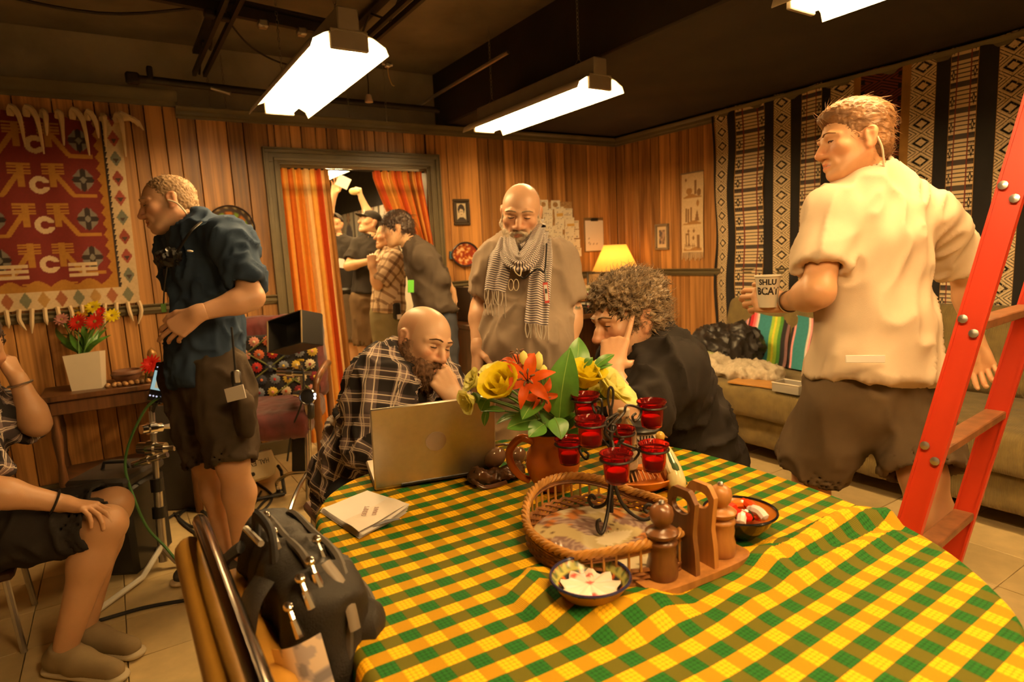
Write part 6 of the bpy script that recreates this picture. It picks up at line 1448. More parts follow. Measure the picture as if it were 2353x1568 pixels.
    def trousers(s, D, hem=(.9, .9), r=(.115, .10), shin=None, inf=.014, top=.08):
        J, g = s.J, s.g; pel, che = np.array(J['pel']), np.array(J['che']); D.seg(lerp(pel, che, top / .4), pel - WUP * .06, .148 * g + inf * .3, .158 * g + inf * .5, .05, flat=(s.bf, .76), cap0=True)
        for S, hm in zip('RL', hem):
            hp, kn, an = np.array(J['hip' + S]), np.array(J['kn' + S]), np.array(J['an' + S])
            if shin: D.seg(hp, kn, r[0], r[1], .06); D.seg(kn, lerp(kn, an, shin), r[1], r[1] * .78, .04, cap=True)
            else:
                e = lerp(hp, kn, hm); D.seg(hp, e, r[0], r[1], .05, cap=True); D.seg(lerp(hp, kn, hm - .12), lerp(hp, kn, hm + .25), r[1] - .014, r[1] - .006, .004, op=-1)
        return D
    def hair(s, m, h=.008, top=.0, face=(0, .080, -.034), fr=(.080, .066, .090), low=-.055, amp=.02, sc=(60, 60, 60), vox=.0042, extra=None, name='hair', seed=2, ear=True):
        D = SD(); H = s.h; c = H.sc; D.ell(H.w(0, -.015, .036 + top * .5), np.array((.077 + h, .098 + h, .083 + h + top)) * c, H.M, .01); D.ell(H.w(0, -.045, -.015), np.array((.064 + h, .064 + h, .062)) * c, H.M, .02)
        if extra: extra(D, H)
        D.ell(H.w(*face), np.array(fr) * c, H.M, .012, op=-1)
        if ear:
            for x in (-1, 1): D.ell(H.w(.082 * x, -.006, -.022), np.array((.022, .026, .040)) * c, H.M, .008, op=-1)
        D.plane(H.w(0, 0, low), -H.M[:, 2] * 1 + H.M[:, 1] * .35); V, F = D.build(vox); V = folds(V, F, amp, sc, H.M, seed); s.hair_m = (V, F); return s.t.part(name, (V, F), m, W=True, sharp=0)
    def strands(s, m, n, L, r, curl=.0, flow=(0, -1, .2), lift=.5, name='hair_strands', seed=3, src=None):
        V, F = src or s.hair_m; rg = np.random.default_rng(seed); N = vnormals(V, F); ix = rg.integers(0, len(V), n); H = s.h; fl = H.M @ U(flow); Vs = []; Fs = []; k = 0; seg = 6
        for i in ix:
            p = V[i] - N[i] * .002; q = U(fl - N[i] * (fl @ N[i]) + .5 * rg.normal(size=3) * (.3 + curl)); d = U(N[i] * lift + q); sd = U(np.cross(d, N[i] + .01)); ln = L * rg.uniform(.6, 1.2); ph = rg.uniform(0, 6.28); P = []
            for j in range(seg + 1):
                t_ = j / seg; P.append(p + (d * t_ + (q - N[i] * .6) * t_ * t_ * .5) * ln + (sd * math.cos(ph + t_ * 7) + N[i] * math.sin(ph + t_ * 7)) * curl * ln * .22 * t_)
            P = np.array(P); b2 = U(np.cross(P[-1] - P[0], sd) + 1e-6)
            for j in range(seg + 1):
                rr = r * (1 - .8 * (j / seg) ** 2); Vs += [P[j] + sd * rr, P[j] - sd * rr * .5 + b2 * rr * .87, P[j] - sd * rr * .5 - b2 * rr * .87]
            for j in range(seg):
                for e in range(3): e2 = (e + 1) % 3; Fs.append((k + j * 3 + e, k + j * 3 + e2, k + j * 3 + 3 + e2, k + j * 3 + 3 + e))
            k += 3 * (seg + 1)
        o = s.t.part(name, (np.array(Vs), np.array(Fs)), m, W=True, sharp=0); o['kind'] = 'stuff'; return o
    def brows(s, m, r=.0045, dz=0):
        H = s.h
        for x in (-1, 1): s.t.part('eyebrow', tube([H.w(.012 * x, .1015, .0225 + dz), H.w(.026 * x, .1030, .0265 + dz), H.w(.041 * x, .0965, .0265 + dz), H.w(.055 * x, .081, .020 + dz)], np.array([.8, 1, .9, .4]) * r * H.sc, 6, flat=.6), m, W=True)
    def beard(s, m, th=.010, amp=.012, mous=True, seed=4, up=-.02, chin=0.):
        D = SD(); H = s.h; c = H.sc; jw = H.k.get('jaw', 1.0); w = H.w
        D.ell(w(0, .032, -.066), np.array((.055 * jw + th, .058 + th, .054 + th)) * c, H.M, .02); D.seg(w(0, .072, -.102), w(0, .074, -.106 - chin), (.020 + th) * c, (.016 + th) * c, .025)
        for x in (-1, 1): D.seg(w(.058 * x * jw, -.002, -.045), w(.032 * x * jw, .056, -.096), (.018 + th * .7) * c, (.016 + th) * c, .02); D.seg(w(.066 * x, .004, .0), w(.060 * x * jw, .0, -.05), (.009 + th * .3) * c, (.016 + th * .5) * c, .015)
        D.ell(w(0, .085, -.022), np.array((.062, .05, .040)) * c, H.M, .012, op=-1); D.ell(w(0, .108, -.074), np.array((.025, .022, .012)) * c, H.M, .005, op=-1)
        for x in (-1, 1): D.ell(w(.062 * x, .055, -.018), np.array((.024, .045, .036)) * c, H.M, .012, op=-1)
        D.plane(w(0, -.012, 0), -H.M[:, 1]); D.plane(w(0, 0, .005), H.M[:, 2])
        if mous:
            for x in (-1, 1): D.seg(w(.003 * x, .1005, -.0575), w(.026 * x, .086, -.068), .0068 * c, .0058 * c, .006); D.seg(w(.026 * x, .086, -.068), w(.030 * x, .078, -.088), .007 * c, .009 * c, .01)
        V, F = D.build(.0042); V = folds(V, F, amp, (120, 120, 60), H.M, seed); s.beard_m = (V, F); return s.t.part('beard', (V, F), m, W=True, sharp=0)
def shoe(t, an, fd, L, m, ms):
    an = np.array(an, float); fd = U(np.array(fd) * [1, 1, 0]); D = SD(); b = np.array([an[0], an[1], 0])
    D.seg(b - fd * .045 + WUP * .05, b + fd * .05 + WUP * .05, .042, .042, .03); D.seg(b + fd * .05 + WUP * .045, b + fd * (L - .10) + WUP * .035, .044, .034, .03); D.seg(b - fd * .02 + WUP * .05, an + WUP * .01, .045, .045, .02, cap=True); D.plane((0, 0, .012), (0, 0, -1))
    o = t.part('shoe', D.build(.009), m, W=True, sharp=0)
    D = SD(); D.seg(b - fd * .05 + WUP * .014, b + fd * (L - .09) + WUP * .014, .048, .042, .03, flat=((0, 0, 1), .34)); D.plane((0, 0, .001), (0, 0, -1)); t.part('sole', D.build(.009), ms, o, W=True, sharp=0)
    for k in range(4): q = b + fd * (.03 + .022 * k) + WUP * (.088 - .009 * k); sd = np.cross(WUP, fd); t.part('lace', tube([q - sd * .022 - WUP * .01, q + WUP * .003, q + sd * .022 - WUP * .01], .0028, 5), ms, o, W=True)
def fabric(name, col=None, **k): return MATS[name] if name in MATS else mat(name, col, .88, var=k.pop('var', .14), scale=k.pop('scale', 8), bump=.12, bscale=420, spec=.12, **k)
def cam_frame(): return np.stack([RGT, DWN, FWD], 1)
CF = cam_frame()
# ------------------------------------------------------------------ the man in the blue shirt (left)
D0 = 2.6
J = dict(pel=P3(478, 845, D0 + .03), che=P3(468, 640, D0 + .02), nk=P3(452, 525, D0), shL=P3(535, 560, D0 - .12), shR=P3(412, 572, D0 + .16), elL=P3(580, 684, D0 - .2), wrL=P3(452, 722, D0 - .30), elR=P3(420, 690, D0 + .20), wrR=P3(432, 800, D0 + .14),
         hipL=P3(512, 868, D0 - .03), hipR=P3(440, 868, D0 + .09), knL=P3(535, 1066, D0 - .10), knR=P3(480, 1066, D0 + .05))
J['anL'] = PZ(560, 1285, .085); J['anR'] = PZ(520, 1268, .085)
h = Head(P3(388, 470, D0 - .02), CD(-.86, .24, -.45), CD(-.28, -1, .0), .97, lid=.8, look=(0, 1, -.45), nose=1.1)
p = Person('man in blue t-shirt and dark cargo shorts looking down at left', J, h, 1.0, (.64, .36, .21), bf=CD(-.80, 0, -.55)).body().head(stub=((.42, .30, .22), .25), scalp=((.50, .40, .30), .55, .09))
p.hand('L', CD(-.80, .62, -.1), CD(-.35, .1, .95), [(30, 25, 12), (22, 20, 10), (28, 24, 12), (34, 28, 14)], sz=1.08, thumb=(.75, .5, .2)).hand('R', CD(-.1, 1, 0), CD(-.2, 0, -1), RELAX, vox=.005).done()
M_GREY = mat('grey_hair', (.34, .26, .18), .7, var=.35, scale=60); M_SHHAIR = mat('short_sandy_hair', (.30, .19, .10), .65, var=.35, scale=50)
p.hair(M_SHHAIR, .003, face=(0, .068, -.020), fr=(.086, .075, .100), amp=.008, sc=(150, 150, 150)); p.strands(M_SHHAIR, 900, .014, .0007, .1, (0, .4, .9), .6); p.brows(M_SHHAIR, .004)
MB_ = fabric('blue_jersey', (.028, .046, .082), var=.2)
p.wear('t_shirt', p.shirt(SD(), .80, .026, (.072, .078), hem=.06, hemr=.186), MB_, amp=.040, sc=(10, 10, 6), seed=3)
p.ring('neckband', MB_, .063, .008, .03, .02)
pc = J['che']; q = P3(437, 577, D0 - .245)
p.t.part('chest_emblem', xf(join(tube([(.009 * math.cos(a), 0, .009 * math.sin(a)) for a in np.linspace(.8, 5.6, 12)], .003, 6), ball((.004, 0, 0), .003, 5)), CF @ rot('X', 0), q), mat('white_print', (.75, .70, .62), .5), W=True)
MS_ = fabric('charcoal_twill', (.050, .036, .024), var=.25)
D = p.trousers(SD(), (1.0, 1.0), (.120, .098)); D.rbox(P3(560, 950, D0 - .17), (.02, .07, .08), .015, k=.03); p.wear('cargo_shorts', D, MS_, amp=.030, sc=(8, 8, 6), seed=5)
one('folded_paper', 'folded white paper tucked in the cargo pocket of the blue shirted man', 'paper', box((0, 0, 0), (.092, .052, .004), .001, CF @ rot('Z', -14) @ rot('Y', 20)), M_WHITE, loc=None).location = tuple(P3(543, 926, D0 - .285))
t = TH('walkie_talkie', 'black walkie talkie clipped to the waistband of the blue shirted man', 'radio', P3(543, 870, D0 - .20)); t.part('case', box((0, 0, -.02), (.035, .03, .10), .006), M_BLACK); t.part('antenna', cyl((.0, 0, .03), (.004, 0, .20), .004, 8), M_BLACK); t.part('clip', box((0, -.02, .01), (.02, .01, .05), .003), M_STEEL)
p.t.part('earpiece', tube(catmull([h.w(-.088, .0, -.01), h.w(-.092, -.03, -.03), h.w(-.075, -.055, -.075), h.w(-.05, -.07, -.12)], 6), .004, 6), mat('clear_coil', (.75, .65, .5), .2), W=True)
t = TH('headset_strap', 'black lanyard with a hung headset around the neck of the blue shirted man', 'lanyard', J['nk'])
t.part('strap', tube(catmull([P3(470, 505, D0 - .10), P3(440, 530, D0 - .20), P3(412, 572, D0 - .19), P3(396, 598, D0 - .16)], 6), .007, 6, flat=.4), M_BLACK, W=True)
s = SD(); s.ell(P3(392, 590, D0 - .17), (.035, .03, .035), k=.02); s.ell(P3(375, 596, D0 - .14), (.03, .025, .03), k=.02); V, F = s.build(.006); t.part('headset', (folds(V, F, .02, (30, 30, 30)), F), M_BLACK, W=True)
t.part('badge_cord', tube(catmull([P3(385, 610, D0 - .17), P3(378, 660, D0 - .16), P3(376, 700, D0 - .14)], 4), .003, 5), M_BLACK, W=True); t.part('green_tag', box(P3(376, 708, D0 - .14), (.018, .004, .035), .001), mat('green_tag', (.10, .25, .03), .5), W=True)
for S in 'LR':
    shoe(p.t, J['an' + S], p.bf, .28, fabric('trainer_dark', (.06, .05, .04)), M_CREAM)
# ------------------------------------------------------------------ the standing man in the scarf
D0 = 2.6
J = dict(pel=P3(1212, 875, D0 + .08), che=P3(1207, 655, D0 + .06), nk=P3(1205, 560, D0 + .03), shR=P3(1143, 606, D0 + .03), shL=P3(1275, 602, D0 + .06), elR=P3(1108, 705, D0 + .06), wrR=P3(1098, 800, D0 - .03), elL=P3(1312, 715, D0 + .08), wrL=P3(1305, 815, D0 + .0),
         hipR=P3(1170, 900, D0 + .08), hipL=P3(1258, 900, D0 + .1))
for S, x in (('R', 1165), ('L', 1275)): J['an' + S] = PZ(x, 1290, .085) * [1, 1, 1]; J['kn' + S] = lerp(J['hip' + S], J['an' + S], .5) - FWD * .03
h = Head(P3(1197, 490, D0 - .03), CD(-.10, .40, -1), CD(.02, -1, -.35), 1.0, lid=1.0, look=(0, 1, -.6), jaw=1.1, nose=1.12)
p = Person('balding man in grey t-shirt and striped scarf standing with bowed head', J, h, 1.08, (.68, .40, .24), bf=CD(-.05, 0, -1)).body().head(stub=((.62, .52, .42), .5), scalp=((.58, .46, .36), .5, .05))
p.hand('R', CD(-.05, 1, -.15), CD(.9, 0, .35), [(45, 50, 25), (50, 55, 30), (55, 55, 30), (60, 55, 30)], sz=1.1).hand('L', CD(0, 1, -.1), CD(-1, 0, .2), RELAX, vox=.005)
elL = np.array(J['elL']); shL = np.array(J['shL'])
def tattoo(V, C_):
    a, b = lerp(shL, elL, .55), lerp(shL, elL, .98); dd = b - a; q = ((V - a) @ dd) / (dd @ dd); d = np.linalg.norm(V - a - np.clip(q, 0, 1)[:, None] * dd, axis=1); m = (q > -.2) & (q < 1) & (d < .07); n = vn(V * 55, 7) + .25 * vn(V * 140, 8); k = m & (n > .56 + .25 * np.clip(q - .6, 0, 1)); C_[k] = (.06, .08, .05); return C_
p.done(tattoo); p.beard(mat('grey_beard', (.50, .40, .29), .8, var=.3, scale=90), .0035, .006); p.strands(M_GREY, 500, .012, .0006, .1, (0, .2, -1), .5, 'beard_hair', src=p.beard_m); p.brows(M_GREY, .0042)
p.hair(M_GREY, .002, face=(0, .035, .055), fr=(.090, .11, .085), amp=.006, sc=(150, 150, 150))
MT_ = fabric('taupe_jersey', (.33, .25, .185), var=.16)
p.wear('t_shirt', p.shirt(SD(), .80, .026, (.072, .078), belly=.02, hem=.06), MT_, amp=.034, sc=(9, 9, 3.2), seed=11); p.ring('neckband', MT_, .075, .006, -.02, .035)
p.wear('trousers', p.trousers(SD(), r=(.115, .085), shin=.97), fabric('khaki_twill', (.20, .13, .07)), amp=.02, seed=3); p.t.part('belt', (lambda c, u: tube([c + U(np.cross(p.bf, WUP)) * .182 * math.cos(a) + p.bf * .142 * math.sin(a) for a in np.linspace(0, 6.2832, 40, endpoint=False)], .018, 6, True))(np.array(J['pel']) + WUP * .0, 0), mat('belt_leather', (.05, .035, .025), .5), W=True)
for S in 'LR': shoe(p.t, J['an' + S] * np.array([1, 1, 1]), p.bf, .28, fabric('trainer_dark', (.06, .05, .04)), M_CREAM)
def f_scarf(u, v): return cmix((v * 105.0).fr().lt(.52), (.085, .065, .085), (.74, .66, .58))
M_SCARF = uv_mat('scarf_stripes', f_scarf, .9); t = TH('scarf', 'black and white striped scarf with fringed ends around the balding man neck', 'scarf', J['nk'])
def strip(pts, wd, nfold, seed, nrm=None, amp=.008, n=60, m=26, thick=.006, v0=0):
    C_ = catmull(pts, 10); s_ = np.concatenate([[0], np.cumsum(np.linalg.norm(np.diff(C_, axis=0), axis=1))]); L = s_[-1]; tt = np.linspace(0, L, n); Cc = np.stack([np.interp(tt, s_, C_[:, i]) for i in range(3)], 1); T_ = np.gradient(Cc, axis=0); T_ /= np.linalg.norm(T_, axis=1, keepdims=True); V = []; uv = []
    W_ = np.interp(np.linspace(0, 1, n), np.linspace(0, 1, len(wd)), wd)
    for i in range(n):
        nr = U(np.array(nrm(Cc[i])) - T_[i] * (np.array(nrm(Cc[i])) @ T_[i])); sd = np.cross(T_[i], nr)
        for j in range(m + 1):
            a = (j / m - .5) * 2; V.append(Cc[i] + sd * W_[i] * a + nr * (amp * math.sin(a * math.pi * nfold + seed + .8 * math.sin(i * .12 + seed)) - .25 * W_[i] * a * a)); uv.append((j / m * .3, v0 + tt[i]))
    F = np.array([(i * (m + 1) + j, i * (m + 1) + j + 1, (i + 1) * (m + 1) + j + 1, (i + 1) * (m + 1) + j) for i in range(n - 1) for j in range(m)]); return np.array(V), F, np.array(uv), Cc, W_
out_n = lambda c: c - (lerp(J['che'], J['nk'], .6) + FWD * .12 * 0 + FWD * .05)
tor = lambda c: U((c - np.array(J['che'])) * [1, 1, 0] - FWD * .12)
S_ = lambda x, y, d: P3(x, y, d)
loop = [S_(1162, 530, 2.62), S_(1160, 560, 2.50), S_(1172, 590, 2.42), S_(1192, 603, 2.39), S_(1215, 592, 2.41), S_(1238, 560, 2.46), S_(1252, 525, 2.56)]
for nm, pts, wd, sd in (('wrap', loop, [.035, .04, .042, .036, .042, .042, .035], 1), ('wrap', [x + FWD * .03 + WUP * .012 for x in [S_(1170, 520, 2.66), S_(1178, 555, 2.54), S_(1194, 585, 2.45), S_(1216, 575, 2.46), S_(1238, 535, 2.54), S_(1250, 510, 2.64)]], [.03, .035, .035, .035, .03], 2)):
    V, F, uv, _, _ = strip(pts, wd, 3, sd, tor, .007); t.part(nm, (V, F), M_SCARF, W=True, uv=uv[F.ravel()], sharp=0)
back = [S_(1160, 535, 2.63), S_(1175, 522, 2.72), S_(1208, 516, 2.76), S_(1240, 518, 2.72), S_(1255, 530, 2.60)]
V, F, uv, _, _ = strip(back, [.04] * 3, 3, 4, lambda c: (c - np.array(J['nk'])) * [1, 1, .3], .006); t.part('wrap', (V, F), M_SCARF, W=True, uv=uv[F.ravel()], sharp=0)
for pts, wd, nm, sd in (([S_(1162, 545, 2.55), S_(1148, 580, 2.475), S_(1140, 630, 2.44), S_(1133, 668, 2.43)], [.035, .048, .05, .045], 'hanging_end', 5), ([S_(1250, 540, 2.52), S_(1248, 590, 2.44), S_(1240, 670, 2.385), S_(1232, 745, 2.36)], [.035, .042, .045, .046], 'hanging_end', 7)):
    V, F, uv, Cc, W_ = strip(pts, wd, 2, sd, tor, .008); e = t.part(nm, (V, F), M_SCARF, W=True, uv=uv[F.ravel()], sharp=0); last = V[-27:]
    for k in range(0, 27, 3):
        q = last[k]; t.part('fringe', tube(catmull([q, q - WUP * .025 + RGT * .004 * math.sin(k), q - WUP * .055 + RGT * .008 * math.sin(k * 1.7)], 4), .0022, 5), mat('scarf_fringe', (.66, .58, .48), .9), e, W=True)
    if sd == 5:
        for k in range(0, 27, 5): q = last[k] - WUP * .05 - RGT * .006; t.part('fringe', tube([q, q - WUP * .05 + RGT * .005 * math.sin(k)], .0022, 5), mat('scarf_fringe'), e, W=True)
t = TH('lanyard', 'black cord with red and white badge hung over the scarf', 'lanyard', S_(1255, 680, 2.36))
t.part('cord', tube(catmull([S_(1256, 560, 2.46), S_(1254, 600, 2.40), S_(1250, 625, 2.37), S_(1235, 618, 2.35), S_(1215, 632, 2.36), S_(1203, 640, 2.36), S_(1193, 632, 2.36)], 6), .0035, 6), M_BLACK, W=True); t.part('cord', tube([S_(1253, 620, 2.37), S_(1254, 650, 2.355)], .003, 5), M_BLACK, W=True)
Mc = CF @ rot('Z', -6); bd = t.part('badge', xf(box((0, 0, 0), (.018, .078, .002), .0005), Mc, S_(1255, 673, 2.345)), mat('badge_red', (.60, .05, .03), .4), W=True); t.part('badge_face', xf(box((0, 0, -.0016), (.013, .06, .001)), Mc, S_(1255, 673, 2.345)), M_WHITE, bd, W=True); t.part('badge_print', xf(box((0, -.006, -.0024), (.009, .018, .0006)), Mc, S_(1255, 673, 2.345)), M_BLACK, bd, W=True)
t = TH('reading_glasses', 'pale folded reading glasses hanging from the scarf on the grey t-shirt', 'glasses', S_(1180, 655, 2.36)); M_GLF = mat('pale_frame', (.70, .58, .40), .3)
t.part('temple', tube(catmull([S_(1182, 612, 2.37), S_(1184, 625, 2.355), S_(1195, 634, 2.35), S_(1198, 618, 2.36)], 5), .0022, 5), M_GLF, W=True)
for x in (1174, 1186): t.part('rim', tube([S_(x + 6 * math.cos(a), 655 + 13 * math.sin(a), 2.35) for a in np.linspace(0, 6.283, 16, endpoint=False)], .0014, 5, True), M_GLF, W=True)
# ------------------------------------------------------------------ the bearded bald man at the laptop
D0 = 2.08
J = dict(pel=P3(838, 1090, D0 + .16), che=P3(900, 930, D0 + .06), nk=P3(935, 842, D0 + .05), shR=P3(868, 866, D0 - .06), shL=P3(1000, 880, D0 + .22), elR=P3(852, 1020, D0 - .10), wrR=P3(935, 1075, D0 - .18), elL=P3(1078, 1000, D0 + .06), wrL=P3(1045, 915, D0 - .02),
         hipR=P3(850, 1120, D0 + .08), hipL=P3(880, 1110, D0 + .26), knR=P3(1010, 1140, D0 - .06), knL=P3(1060, 1110, D0 + .14))
J['pel'] = P3(848, 1085, 2.26); J['pel'][2] = .56; bfp = U(np.array([.55, -.45, 0])); sdp = np.cross(bfp, WUP)
for S, k in (('R', 1), ('L', -1)):
    J['hip' + S] = J['pel'] + sdp * .10 * k - WUP * .03; J['kn' + S] = J['hip' + S] + bfp * .42 + sdp * .05 * k - WUP * .02; J['an' + S] = np.array([*(J['kn' + S] + bfp * .02)[:2], .085])
h = Head(P3(972, 785, D0 + .03), CD(.74, .24, -.60), CD(.30, -1, -.05), 1.0, lid=.75, look=(.1, 1, -.4), jaw=1.05)
p = Person('bald man with brown beard in plaid shirt seated behind the laptop', J, h, .98, (.72, .44, .27), bf=CD(.74, 0, -.55), loc=J['pel']).body().head(stub=((.16, .08, .04), .5), scalp=((.50, .34, .23), .35, .06))
p.hand('L', CD(-.55, -.80, -.25), CD(-.5, -.1, .85), [(62, 70, 35), (66, 74, 38), (70, 78, 40), (74, 80, 40)], sz=1.05, thumb=(.8, .4, .3)).hand('R', CD(.9, .1, -.2), CD(0, 1, 0), RELAX, vox=.005).done()
M_BEARD = mat('brown_beard', (.13, .065, .03), .8, var=.45, scale=80); p.beard(M_BEARD, .011, .014, chin=.02); p.strands(M_BEARD, 1300, .022, .0007, .25, (0, .3, -1), .55, 'beard_hair', src=p.beard_m); p.brows(mat('brown_brow', (.10, .045, .02), .8), .0042)
def f_plaid(u, v):
    u, v = u * 13.5, v * 13.5
    a = u.fr(); b = v.fr(); da = (a - .5).ab().lt(.24); db = (b - .5).ab().lt(.24)
    c = cmix(da, (.21, .15, .14), (.050, .038, .038)); c2 = cmix(da, (.075, .056, .054), (.016, .013, .013)); c = cmix(db, c, c2)
    def thin(x): return (x - .12).ab().lt(.022) + (x - .20).ab().lt(.022) + (x - .88).ab().lt(.022)
    c = cmix(thin(a) * .75, c, (.70, .58, .46)); return cmix(thin(b) * .75, c, (.70, .58, .46))
M_PLAID = uv_mat('dark_plaid', f_plaid, .9)
D = p.shirt(SD(), inf=.030, slr=(.082, .085), long=.95, hem=.10, neck=.066)
D.seg(lerp(J['pel'], J['che'], .55) - p.bf * .06, P3(770, 1110, D0 + .12), .13, .075, .06, flat=(CD(0, 0, 1), .6), cap=True)
D.seg(P3(850, 960, D0), P3(760, 1128, D0 + .02), .085, .050, .06, flat=(CD(0, 0, 1), .55), cap=True)
D.seg(h.w(0, .06, -.16), lerp(J['pel'], J['che'], .75) + p.bf * .16, .036, .045, .02, op=-1)
p.wear('plaid_shirt', D, M_PLAID, .010, .042, (10, 10, 6), 7, [(J['pel'], J['nk'], CD(0, 0, -1)), (J['shR'], J['elR'], CD(0, 0, -1)), (J['elR'], J['wrR'], CD(0, 0, -1)), (J['shL'], J['elL'], CD(0, 0, -1)), (J['elL'], J['wrL'], CD(0, 0, -1)), (P3(850, 960, D0), P3(760, 1128, D0), CD(0, 0, -1))])
D = SD(); p.torso(D, .014); D.seg(lerp(J['nk'], h.o, -.02), h.o, .060, k=.01, op=-1); p.wear('undershirt', D, fabric('black_jersey', (.014, .012, .012)), amp=.01)
for sx, a in ((-1, 0), (1, 0)):
    q0 = np.array(J['nk']) + p.bf * .02 + WUP * .03; sd = U(np.cross(p.bf, WUP))
    pts = [np.array(J['nk']) - p.bf * .055 + sd * .02 * sx + WUP * .055, np.array(J['nk']) + sd * .075 * sx + WUP * .035, np.array(J['nk']) + p.bf * .075 + sd * .055 * sx - WUP * .005, np.array(J['nk']) + p.bf * .105 + sd * .045 * sx - WUP * .06]
    V, F, uv, _, _ = strip(pts, [.022, .026, .030, .012], .3, 0, lambda c: (c - np.array(J['nk'])) * [1, 1, .2] + WUP * .05, .003, 20, 8); p.t.part('collar', (V, F), M_PLAID, W=True, uv=uv[F.ravel()], sharp=0)
D = SD(); D.seg(J['hipR'], J['hipL'], .13, k=.05)
for S in 'RL': D.seg(J['hip' + S], J['kn' + S], .105, .078, .05); D.seg(J['kn' + S], lerp(J['kn' + S], J['an' + S], .95), .075, .06, .04)
p.wear('trousers', D, fabric('dark_denim', (.03, .03, .04)), amp=.02)
for S in 'LR': shoe(p.t, J['an' + S], bfp, .28, fabric('trainer_dark'), M_CREAM)
def stool(label, x, y, z, back=None):
    t = TH('chair', label, 'chair', (x, y, 0)); t.part('seat', box((0, 0, z - .02), (.40, .40, .04), .012), mat('seat_vinyl', (.07, .03, .02), .5))
    for sx in (-1, 1):
        for sy in (-1, 1): t.part('leg', cyl((sx * .19, sy * .19, 0), (sx * .17, sy * .17, z - .03), .011, 8), M_STEEL)
    if back is not None:
        b = U(np.array([*back, 0])); sd = np.cross(WUP, b)
        t.part('backrest', box(b * .21 + WUP * (z + .34), (.02, .36, .16), .006, np.stack([b, sd, WUP], 1)), mat('seat_vinyl')); t.part('back_frame', join(*[cyl(b * .19 + sd * .17 * k + WUP * (z - .05), b * .21 + sd * .17 * k + WUP * (z + .42), .009, 8) for k in (-1, 1)]), M_STEEL)
    return t
stool('plain chair under the bearded man in plaid', J['pel'][0], J['pel'][1], .43)
# ------------------------------------------------------------------ the curly haired man in black
D0 = 1.86
J = dict(pel=P3(1540, 1060, D0 + .14), che=P3(1515, 890, D0 + .06), nk=P3(1502, 785, D0 + .05), shL=P3(1532, 855, D0 - .10), shR=P3(1440, 840, D0 + .24), elL=P3(1452, 965, D0 - .19), wrL=P3(1404, 850, D0 - .155), elR=P3(1440, 985, D0 + .10), wrR=P3(1360, 1000, D0 - .02))
J['pel'] = np.array([1.62, 1.42, .58]); J['hipL'] = np.array([1.56, 1.36, .52]); J['hipR'] = np.array([1.52, 1.56, .52]); J['knL'] = np.array([1.20, 1.46, .52]); J['knR'] = np.array([1.14, 1.68, .50]); J['anL'] = np.array([1.22, 1.46, .085]); J['anR'] = np.array([1.16, 1.68, .085])
h = Head(P3(1443, 735, D0 - .01), CD(-.92, .22, -.32), CD(-.20, -1, -.08), 1.0, lid=.6, look=(0, 1, -.4), nose=1.12)
p = Person('curly grey haired man in black shirt resting temple on his finger', J, h, 1.02, (.66, .37, .21), bf=CD(-.9, 0, -.35), loc=(1.5, 1.45)).body().head(stub=((.22, .13, .08), .35))
p.hand('L', CD(.22, -1, .42), CD(.25, .4, .85), [(2, 4, 3), (70, 85, 45), (74, 88, 45), (76, 88, 45)], sz=1.0, thumb=(.30, .75, .55), tb=10).hand('R', CD(-1, 0, 0), CD(0, 1, 0), RELAX, vox=.005).done()
M_CURL = mat('curly_hair', (.085, .05, .026), .5, var=.4, scale=70, col2=(.40, .28, .16))
def curls(D, H):
    D.ell(H.w(0, .035, .088), np.array((.066, .05, .036)), H.M, .03); D.ell(H.w(0, -.03, .068), np.array((.080, .092, .066)), H.M, .03)
p.hair(M_CURL, .008, .0, face=(0, .090, -.036), fr=(.092, .062, .088), low=-.070, amp=.035, sc=(55, 55, 55), extra=curls); p.strands(M_CURL, 4800, .023, .0010, .8, (0, -.6, .0), .45); p.brows(M_CURL, .0045)
M_BLKS = fabric('black_cotton', (.018, .015, .013), var=.2)
p.wear('shirt', p.shirt(SD(), .92, .024, (.082, .090), hem=.06, neck=.064), M_BLKS, .010, .040, (10, 10, 6), 21)
sd = U(np.cross(p.bf, WUP))
for sx in (-1, 1):
    n_ = np.array(J['nk']); pts = [n_ - p.bf * .07 + sd * .015 * sx + WUP * .045, n_ - p.bf * .02 + sd * .07 * sx + WUP * .035, n_ + p.bf * .055 + sd * .06 * sx - WUP * .01, n_ + p.bf * .10 + sd * .055 * sx - WUP * .055]
    V, F, uv, _, _ = strip(pts, [.024, .026, .028, .012], .3, 0, lambda c: (c - n_) * [1, 1, .2] + WUP * .05, .003, 20, 8); p.t.part('collar', (V, F), M_BLKS, W=True, sharp=0)
D = SD(); D.seg(J['hipR'], J['hipL'], .13, k=.05)
for S in 'RL': D.seg(J['hip' + S], J['kn' + S], .105, .078, .05); D.seg(J['kn' + S], lerp(J['kn' + S], J['an' + S], .95), .075, .06, .04)
p.wear('trousers', D, fabric('dark_denim'), amp=.02)
for S in 'LR': shoe(p.t, J['an' + S], np.array([-.9, .2, 0]), .28, fabric('trainer_dark'), M_CREAM)
stool('dark folding chair under the curly haired man', 1.66, 1.44, .43)
p0 = P3(1385, 850, 2.9); t = TH('folding_chair', 'dark metal folding chair just behind the scarf man and curly hair', 'chair', (2.30, 2.55, 0), 30)
for sx in (-1, 1): t.part('leg', tube([(sx * .2, .22, 0), (sx * .2, -.05, .55), (sx * .19, -.12, .88)], .011, 8), M_DARK); t.part('leg', tube([(sx * .19, -.22, 0), (sx * .19, .12, .45)], .011, 8), M_DARK)
t.part('seat', box((0, .04, .45), (.37, .36, .02), .006), M_DARK); t.part('backrest', box((0, -.11, .80), (.38, .02, .16), .008), M_DARK)
